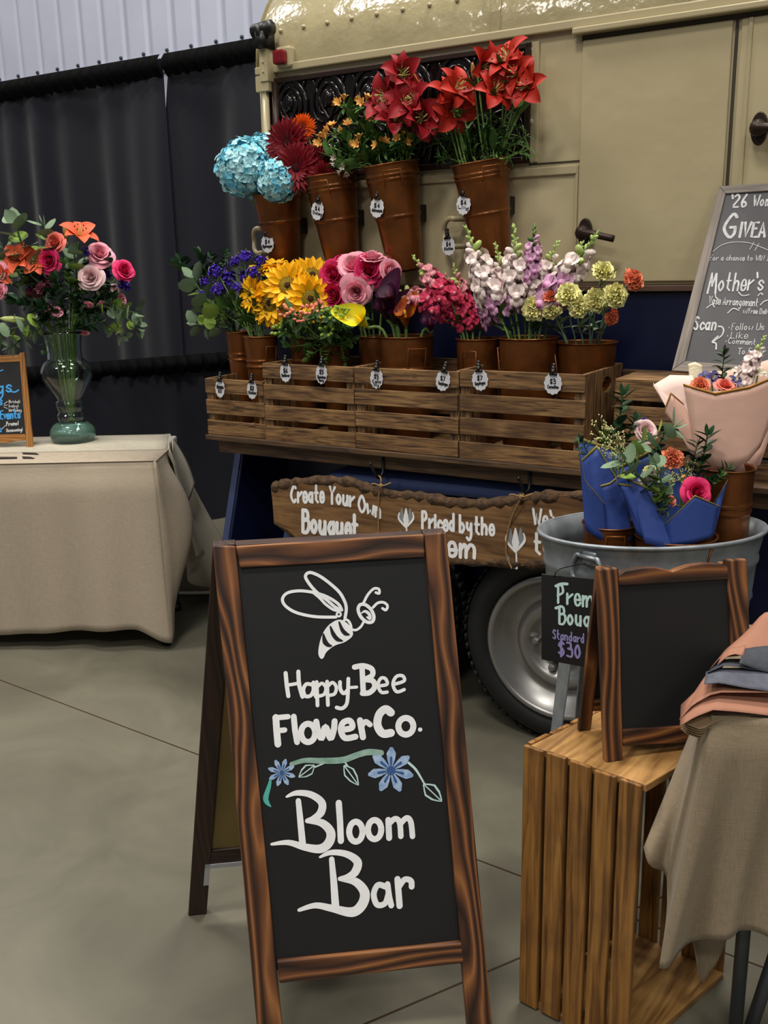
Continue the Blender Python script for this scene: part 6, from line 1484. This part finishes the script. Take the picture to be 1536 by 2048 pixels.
for i, (a, b, k_, lab) in enumerate((((905, 606), (822, 508), 'pink', 'pink snapdragon arching up to the left'), ((900, 622), (774, 574), 'pink', 'pink snapdragon reaching farthest left over the roses'), ((912, 630), (846, 560), 'pink', 'pink snapdragon between the two arching ones'), ((928, 652), (888, 540), 'hot', 'tall hot pink snapdragon, left of two upright ones'), ((942, 655), (918, 560), 'hot', 'hot pink snapdragon upright in the middle'), ((958, 655), (948, 580), 'hot', 'short hot pink snapdragon on the right'), ((935, 640), (905, 522), 'pink', 'pink snapdragon highest in its bucket'))):
    flower('snapdragon', lab, 'flower', 'snap_' + k_, a, 'pink', 1, d=-.03 + .012 * i, tip=b, group='hot pink and pink snapdragons', sw=.003, leaves=1)
for i, (a, b, k_, lab) in enumerate((((985, 605), (930, 446), 'cream', 'tall cream snapdragon with green tip, leftmost'), ((1000, 626), (962, 500), 'mauve', 'mauve snapdragon low on the left side'), ((1030, 610), (1029, 444), 'cream', 'tall cream snapdragon standing straight in the centre'), ((1018, 620), (990, 480), 'mauve', 'mauve snapdragon left of the centre'), ((1062, 560), (1070, 444), 'deep', 'dusky purple snapdragon at the back'), ((1090, 615), (1202, 456), 'mauve', 'mauve snapdragon leaning far right toward the door latch'), ((1060, 600), (1118, 478), 'cream', 'cream snapdragon with one open white bloom'), ((1075, 620), (1140, 500), 'mauve', 'mauve snapdragon in front on the right'), ((1046, 620), (1062, 500), 'mauve', 'pale mauve snapdragon in front of the centre'), ((985, 648), (945, 540), 'mauve', 'pale mauve snapdragon nearest the hot pink ones'), ((1100, 610), (1168, 480), 'cream', 'cream snapdragon behind the leaning mauve one'))):
    flower('snapdragon', lab, 'flower', 'snap_' + k_, a, 'snap', 1, d=-.04 + .009 * i, tip=b, group='pale snapdragons', sw=.0035, leaves=1)
ca = [((1069, 618), 27, 'yellow', (-.4, -1, .1), 'yellow carnation lowest on the left'), ((1102, 618), 23, 'yellow', (-.1, -1, .2), 'yellow carnation second from the left'), ((1137, 592), 28, 'yellow', (-.1, -.8, .5), 'yellow carnation raised in the middle'), ((1157, 614), 25, 'yellow', (0, -1, .2), 'yellow carnation hanging low in the middle'), ((1189, 602), 27, 'yellow', (.1, -1, .3), 'yellow carnation right of the middle'), ((1229, 592), 28, 'yellow', (.3, -1, .3), 'yellow carnation at the right of its bunch'), ((1206, 546), 26, 'yellow', (.1, -.7, .7), 'tallest yellow carnation, above all the others'), ((1264, 562), 26, 'coral', (.5, -.7, .5), 'coral carnation at the far right end'), ((1222, 634), 18, 'coral', (.5, -.9, -.3), 'coral carnation hanging below the yellow ones'), ((1101, 594), 17, 'coral', (-.1, -.5, .7), 'coral carnation tucked behind two yellow ones')]
for p_, s_, k_, f_, lab in ca: flower('carnation', lab, 'flower', 'carn_' + k_, p_, 'carn', s_ * 1.08, face=f_, d=U(-.13, -.08), group='carnations', stem=P_euc, sw=.0024, leaves=2, leafm=P_euc)
# ------------------------------------------------------------------ vase arrangement
vm = vb + Z * 214 * km; VR = 36 * km
def vflower(name, label, cat, bloom, hp, size, face=None, dy=0.0, tip=None, group=None, leaves=1, sw=.0024, stem=None):
    H = at_pl(hp[0], hp[1], vb + V((0, dy, 0)), V((0, 1, 0)))
    q = V((H.x - vm.x, H.y - vm.y, 0)); q = q * min(1, .62 * VR / max(q.length, 1e-4)); 
    rp = vm + q; nk = vb + Z * 62 * km + q * .3; bp = vb + Z * 40 * km - q * .35
    root = thing(name, label, cat, bp, 0, group); kind = bloom.split('_')[0]
    fx = V(face).normalized() if face else ((H - vm).normalized() * .8 + CAMD(H) * .6).normalized()
    if kind in SPIKE:
        tipP = at_pl(tip[0], tip[1], vb + V((0, dy - .03, 0)), V((0, 1, 0))); M = basis(H, tipP - H, V((U(-1, 1), U(-1, 1), .1)), (tipP - H).length); end = H
    else: M = basis(H, fx, V((U(-1, 1), U(-1, 1), .2)), size * mpp(H)); end = H - fx * size * mpp(H) * .15
    mb = MB(); P = catmull([bp, nk, vb + Z * 140 * km + q * .7, rp, rp + (end - rp) * .5 + Z * .02, end], 5); mb.tube(P, sw, 6)
    for i in range(leaves):
        k = int(len(P) * U(.72, .95)); mb.petal(P[min(k, len(P) - 2)], V((U(-1, 1), U(-1, .4), U(-.2, .8))), Z, U(.06, .1), U(.012, .02), .1, U(-.8, -.1), .3, a=.85, b=.8, m=1)
    part('stem', mb, [stem or P_stem, P_leafd], root, True); inst(bloom_name(bloom), BL[bloom], M, root); return root
vg = 'flowers in the glass vase'
VF = [('lily', 'lily_vase', (158, 478), 38, (.35, -.5, .9), 'orange lily standing highest in the glass vase'), ('lily', 'lily_bud', (134, 480), 26, (-.1, -.1, 1), 'closed lily bud left of the highest orange lily'), ('lily', 'lily_vase', (44, 520), 34, (-.3, -.8, .4), 'coral orange lily at the left of the vase bouquet'), ('lily', 'lily_vase', (70, 524), 30, (.2, -.9, .2), 'coral orange lily next to the hot pink rose'), ('lily', 'lily_vase', (14, 552), 24, (-.4, -.9, 0), 'coral orange lily at the photo edge'),
 ('rose', 'rose_coral', (113, 488), 20, (-.2, -.9, .4), 'coral rose below the lily bud'), ('rose', 'rose_hot', (102, 522), 22, (-.2, -1, .1), 'hot pink rose left of the vase bouquet centre'), ('rose', 'rose_pink', (198, 512), 24, (.4, -.8, .5), 'light pink rose at the upper right'), ('rose', 'rose_pale', (183, 556), 24, (.05, -1, .25), 'pale pink rose facing forward'), ('rose', 'rose_hot', (246, 544), 20, (.6, -.7, .4), 'hot pink rose farthest right'), ('rose', 'rose_pink', (2, 545), 18, (-.3, -1, 0), 'pink rose cut by the photo edge, upper'), ('rose', 'rose_pink', (2, 582), 16, (-.3, -1, 0), 'pink rose cut by the photo edge, lower'),
 ('rose', 'rose_pink', (113, 625), 11, None, 'tiny pink spray rose low on the left'), ('rose', 'rose_pink', (97, 619), 10, None, 'tiny pink spray rose beside the low one'), ('rose', 'rose_pink', (241, 598), 10, None, 'tiny pink spray rose on the right under the statice'), ('rose', 'rose_pale', (229, 579), 10, None, 'tiny pale spray rose between violet clusters'), ('rose', 'rose_pink', (169, 662), 9, (0, -.6, -.9), 'tiny pink rosebud hanging lowest above the rim'), ('rose', 'rose_pink', (178, 608), 9, (0, -.6, -.8), 'tiny pink rosebud below the pale rose'), ('rose', 'rose_pink', (203, 608), 9, (.2, -.6, -.6), 'tiny pink rosebud right of the one below the pale rose'), ('rose', 'rose_pale', (226, 613), 9, (.3, -.8, -.2), 'tiny peach rosebud on the right side'),
 ('statice', 'statice', (172, 503), 12, None, 'violet statice between lily and light pink rose'), ('statice', 'statice', (210, 548), 14, None, 'violet statice right of the pale pink rose'), ('statice', 'statice', (247, 572), 15, None, 'violet statice under the farthest right rose'), ('statice', 'statice', (242, 560), 10, None, 'small violet statice touching the farthest right rose'),
 ('alstroemeria', 'burgundy', (82, 574), 30, None, 'burgundy flower cluster on the left'), ('alstroemeria', 'burgundy', (70, 556), 16, None, 'small burgundy cluster above the larger one'), ('lily', 'lily_bud_green', (50, 640), 38, (-.95, -.3, .1), 'pale green lily bud pointing left'), ('alstroemeria', 'whitespray', (128, 640), 10, None, 'small white blossom spray above the vase rim'), ('alstroemeria', 'whitespray', (68, 632), 10, None, 'small white blossom spray beside the green bud'), ('alstroemeria', 'whitespray', (197, 582), 11, None, 'small white blossom spray below the pale rose'), ('alstroemeria', 'alst_pale', (214, 588), 14, None, 'pale alstroemeria under the violet statice')]
for nm, bl, p_, s_, f_, lab in VF: vflower(nm, lab + ('' if 'vase' in lab else ' in the vase'), 'flower', bl, p_, s_ * 1.12, f_, dy=U(-.06, .02), group=vg, leaves=3)
LV = [((80, 560), (28, 446), 'euc', 'eucalyptus branch rising at the far left'), ((110, 540), (84, 452), 'euc', 'eucalyptus branch rising beside the coral rose'), ((60, 580), (2, 500), 'euc', 'eucalyptus branch reaching the photo edge'), ((210, 620), (276, 652), 'euc', 'eucalyptus branch drooping far right'), ((200, 640), (246, 672), 'euc', 'eucalyptus branch drooping lower right'), ((195, 610), (272, 622), 'euc', 'eucalyptus branch with pale leaf at the right'), ((90, 640), (4, 668), 'euc', 'eucalyptus branch drooping left behind the oak sign'), ((90, 650), (20, 690), 'euc', 'eucalyptus branch drooping lowest at left'), ((150, 600), (150, 510), 'euc', 'eucalyptus branch in the middle of the vase bouquet'), ((140, 600), (128, 530), 'leafy', 'dark leafy branch in the middle'), ((160, 610), (185, 530), 'leafy', 'dark leafy branch behind the pale rose'), ((120, 600), (60, 545), 'ruscus', 'dark ruscus branch behind the burgundy cluster'), ((110, 620), (30, 600), 'ruscus', 'dark ruscus branch on the left side'), ((170, 630), (226, 600), 'ruscus', 'dark ruscus branch on the right side'), ((150, 640), (165, 570), 'ruscus', 'dark ruscus branch in the centre'), ((130, 640), (110, 560), 'ruscus', 'dark ruscus branch left of the centre'), ((100, 660), (86, 700), 'leafy', 'long green leaves hanging over the left vase rim'), ((190, 600), (212, 520), 'ruscus', 'dark ruscus branch behind the light pink rose'), ((140, 660), (196, 640), 'ruscus', 'dark ruscus branch above the rim, right'), ((140, 660), (80, 610), 'ruscus', 'dark ruscus branch above the rim, left')]
for a, b, k_, lab in LV: vflower('eucalyptus_branch' if k_ == 'euc' else 'ruscus_branch' if k_ == 'ruscus' else 'leaf_branch', lab + ('' if 'vase' in lab else ' in the vase'), 'foliage', k_, a, 1, dy=U(-.05, .05), tip=b, group='greenery in the glass vase', leaves=0, stem=P_stem)

# ------------------------------------------------------------------ buckets and wrapped bouquets in the tub
TT = depth(V((TC.x, TC.y, TBZ)))
def tub_bucket(key, label, xl, xr, y, t, H, taper, handles=(), rings=(.8, .84)):
    c = at_t((xl + xr) / 2, y, t); r1 = (xr - xl) / 2 * t / FPX
    bucket(key, label, c, c - Z * H, r1, r1 * taper, rings, handles, 'copper buckets inside the tub', hz=(.05, .2))
t1, t2, t3 = [depth(at_pl(a, b, V((0, c, 0)), V((0, 1, 0)))) for a, b, c in ((1220, 1046, 2.15), (1350, 1068, 2.10), (1455, 934, 2.19))]
tub_bucket('bl', 'copper bucket at the left inside the galvanised tub', 1167, 1272, 1046, t1, .26, .8, (-60,), (.72, .78))
tub_bucket('br', 'copper bucket at the front inside the galvanised tub', 1271, 1430, 1068, t2, .265, .8, (-12, 192), (.66, .72))
tub_bucket('bp', 'tall copper bucket holding the large pink wrapped bouquet in the tub', 1402, 1508, 934, t3, .42, .78, (), (.76, .8))
def wrap_mat(name, c, edge):
    return mat(name, c, .55, spec=.35, bump=.25, bscale=14), mat(name + '_gold_edge', edge, .5, .3)
W_bl, W_gold = wrap_mat('blue_wrapping', (44, 66, 132), (124, 112, 56)); W_pk, W_gold2 = wrap_mat('pink_wrapping', (206, 166, 150), (150, 104, 34)); W_pk2 = mat('pale_pink_wrapping', (222, 194, 184), .6)
W_tis = mat('cream_tissue', (226, 212, 180), .7, bump=.4, bscale=60)
def wsheet(mb, low, upp, t0, t1, bow=.0, n=10, edge=None, dz=.0):
    """one bent paper panel between a lower and an upper pixel line, with its gilt edge"""
    def samp(L, u):
        k = u * (len(L) - 1); i = min(int(k), len(L) - 2); f_ = k - i; return (L[i][0] + (L[i + 1][0] - L[i][0]) * f_, L[i][1] + (L[i + 1][1] - L[i][1]) * f_)
    def fn(u, v):
        a, b = samp(low, u), samp(upp, u); x, y = a[0] + (b[0] - a[0]) * v, a[1] + (b[1] - a[1]) * v
        return at_t(x, y, t0 + (t1 - t0) * v - bow * math.sin(math.pi * u) * (.4 + .6 * v))
    mb.grid(fn, n, 8)
    if edge: 
        P = [fn(i / 24, 1.0) + CAMD(fn(.5, .5)) * .0012 for i in range(25)]; Q = [fn(i / 24, .965) + CAMD(fn(.5, .5)) * .0012 for i in range(25)]
        mb.add(P + Q, [(i, i + 1, 26 + i, 25 + i) for i in range(24)], 1)
def wrapped(label, base, parts, blooms, mats, grp='wrapped bouquets in the tub'):
    root = thing('wrapped_bouquet', label, 'bouquet', base, 0, grp)
    for i, pn in enumerate(parts):
        mb = MB(); wsheet(mb, *pn[:5], edge=pn[5] if len(pn) > 5 else True); o = part('wrapper', mb, mats if len(pn) < 7 else pn[6], root, True, solid=.0007)
    for nm, bl, p_, s_, t_, f_, tip in blooms:
        H = at_t(p_[0], p_[1], t_); kind = bl.split('_')[0]
        if kind in SPIKE: tp_ = at_t(tip[0], tip[1], t_ - .02); M = basis(H, tp_ - H, V((U(-1, 1), -1, .1)), (tp_ - H).length)
        else: M = basis(H, f_ or (CAMD(H) + Z * .6), V((U(-1, 1), U(-1, 1), .2)), s_ * t_ / FPX)
        q = inst(nm, BL[bl], M, root)
        mb = MB(); b2 = base + Z * .06; mb.tube(catmull([b2, b2 + (H - b2) * .5 + Z * .02, H - (V((0, 0, .004)))], 4), .0022, 5)
        inst('stem', mb.mesh('stem', [P_stem], M), M, q)
    return root
rb, bb, _, _ = BK['bl']; tA1 = depth(rb)
wrapped('blue wrapped bouquet at the left of the tub, with cream filler and greens', bb + Z * .01, [
    ([(1170, 1062), (1215, 1085), (1262, 1080)], [(1156, 870), (1175, 880), (1240, 900)], tA1 + .06, tA1 + .10, .0),
    ([(1170, 1060), (1200, 1080), (1262, 1085)], [(1162, 920), (1194, 890), (1250, 985)], tA1 - .035, tA1 - .02, .02),
    ([(1170, 1058), (1190, 1072), (1215, 1082)], [(1157, 880), (1170, 960), (1210, 1008)], tA1 - .045, tA1 - .05, .01),
    ([(1215, 1082), (1240, 1085), (1265, 1080)], [(1185, 975), (1220, 965), (1250, 940)], tA1 - .04, tA1 - .03, .015)],
    [('filler_spray', 'filler', (1210, 880), 34, tA1 + .0, None, None), ('filler_spray', 'filler', (1232, 905), 26, tA1 - .01, None, None), ('ruscus_branch', 'ruscus', (1225, 890), 1, tA1 + .04, None, (1242, 790)), ('ruscus_branch', 'ruscus', (1190, 930), 1, tA1 + .03, None, (1160, 880)), ('rose', 'rose_pale', (1288, 866), 26, tA1 + .03, (.2, -.8, .6), None), ('statice', 'statice', (1285, 842), 10, tA1 + .06, None, None), ('eucalyptus_branch', 'euc', (1250, 900), 1, tA1 - .05, None, (1346, 850)), ('ruscus_branch', 'ruscus', (1240, 900), 1, tA1 + .03, None, (1268, 838))], [W_bl, W_gold])
rb, bb, _, _ = BK['br']; tB1 = depth(rb)
wrapped('blue wrapped bouquet at the front of the tub, with coral carnation and hot pink rose', bb + Z * .01, [
    ([(1272, 1074), (1345, 1092), (1426, 1074)], [(1232, 935), (1300, 900), (1440, 960)], tB1 + .08, tB1 + .12, .0),
    ([(1274, 1068), (1300, 1086), (1340, 1092)], [(1224, 926), (1234, 966), (1286, 972)], tB1 - .06, tB1 - .05, .02),
    ([(1290, 1086), (1320, 1094), (1345, 1094)], [(1252, 955), (1290, 972), (1336, 1052)], tB1 - .075, tB1 - .06, .01),
    ([(1340, 1092), (1385, 1088), (1426, 1072)], [(1330, 1048), (1390, 990), (1440, 1012)], tB1 - .07, tB1 - .07, .02),
    ([(1305, 1090), (1340, 1092), (1380, 1084)], [(1312, 980), (1338, 1004), (1362, 1012)], tB1 - .055, tB1 - .05, .01),
    ([(1400, 1082), (1415, 1078), (1428, 1070)], [(1424, 1010), (1440, 985), (1456, 958)], tB1 - .03, tB1 + .0, .01)],
    [('carnation', 'carn_coral', (1344, 918), 27, tB1 - .01, (0, -.8, .6), None), ('rose', 'rose_hot', (1390, 986), 30, tB1 - .045, (.1, -.9, .4), None), ('carnation', 'carn_yellow', (1300, 944), 16, tB1 - .03, None, None), ('snapdragon', 'snap_cream', (1280, 965), 1, tB1 - .03, None, (1328, 930)), ('filler_spray', 'filler', (1365, 950), 26, tB1 - .01, None, None), ('filler_spray', 'filler', (1340, 958), 18, tB1 - .02, None, None), ('eucalyptus_branch', 'euc', (1330, 1010), 1, tB1 - .04, None, (1245, 925)), ('eucalyptus_branch', 'euc', (1335, 1020), 1, tB1 - .065, None, (1308, 930)), ('eucalyptus_branch', 'euc', (1325, 1030), 1, tB1 - .06, None, (1318, 960)), ('ruscus_branch', 'ruscus', (1390, 960), 1, tB1 - .02, None, (1412, 870)), ('ruscus_branch', 'ruscus', (1395, 970), 1, tB1 - .02, None, (1454, 935)), ('ruscus_branch', 'ruscus', (1380, 950), 1, tB1 - .01, None, (1392, 885)), ('ruscus_branch', 'ruscus', (1300, 920), 1, tB1 + .05, None, (1330, 860)), ('alstroemeria', 'alst', (1372, 962), 14, tB1 - .03, None, None), ('rose', 'rose_coral', (1340, 1004), 12, tB1 - .05, None, None), ('leaf_branch', 'leafy', (1400, 985), 1, tB1 - .02, None, (1440, 950))], [W_bl, W_gold])
rb, bb, _, _ = BK['bp']; tC1 = depth(rb)
wrapped('large pink wrapped bouquet in the tall bucket at the right edge', bb + Z * .01, [
    ([(1405, 940), (1455, 950), (1505, 940)], [(1306, 770), (1340, 750), (1420, 752)], tC1 + .03, tC1 + .06, .0, False, [W_pk2]),
    ([(1400, 935), (1440, 950), (1520, 930)], [(1390, 745), (1470, 740), (1600, 700)], tC1 + .05, tC1 + .09, .0, False, [W_pk]),
    ([(1380, 905), (1390, 912), (1405, 925)], [(1306, 765), (1312, 772), (1345, 800)], tC1 + .0, tC1 + .03, .0, False, [W_pk2]),
    ([(1372, 880), (1395, 915), (1420, 930)], [(1327, 822), (1341, 784), (1366, 806)], tC1 - .02, tC1 - .01, .01),
    ([(1392, 915), (1440, 935), (1490, 930), (1520, 895)], [(1366, 767), (1430, 785), (1500, 772), (1590, 735)], tC1 - .045, tC1 - .05, .03)],
    [('carnation', 'carn_coral', (1400, 772), 22, tC1 + .01, (-.2, -.6, .8), None), ('rose', 'rose_coral', (1448, 776), 20, tC1 + .0, (.1, -.5, .9), None), ('iris', 'gerbera_iris', (1424, 762), 22, tC1 + .03, (.2, -.6, .8), None), ('iris', 'lily_iris', (1470, 765), 18, tC1 + .02, (.2, -.6, .8), None), ('iris', 'lily_iris', (1410, 755), 16, tC1 + .05, (-.2, -.4, .9), None), ('ruscus_branch', 'ruscus', (1444, 770), 1, tC1 + .05, None, (1446, 705)), ('snapdragon', 'snap_cream', (1480, 770), 1, tC1 + .03, None, (1532, 668)), ('lily', 'lily_white', (1478, 752), 22, tC1 + .04, (.1, -.5, .8), None), ('lily', 'lily_white', (1515, 748), 20, tC1 + .05, (.3, -.5, .8), None)], [W_pk, W_gold2])
mb = MB(); wsheet(mb, [(1380, 775), (1395, 776), (1408, 772)], [(1376, 728), (1390, 724), (1404, 730)], tC1 + .06, tC1 + .07, .01)
solo('tissue_paper', 'cream crumpled tissue tucked into the large pink bouquet', 'tissue', mb, [W_tis, W_tis], at_t(1390, 776, tC1 + .06), smooth=True, solid=.0006)
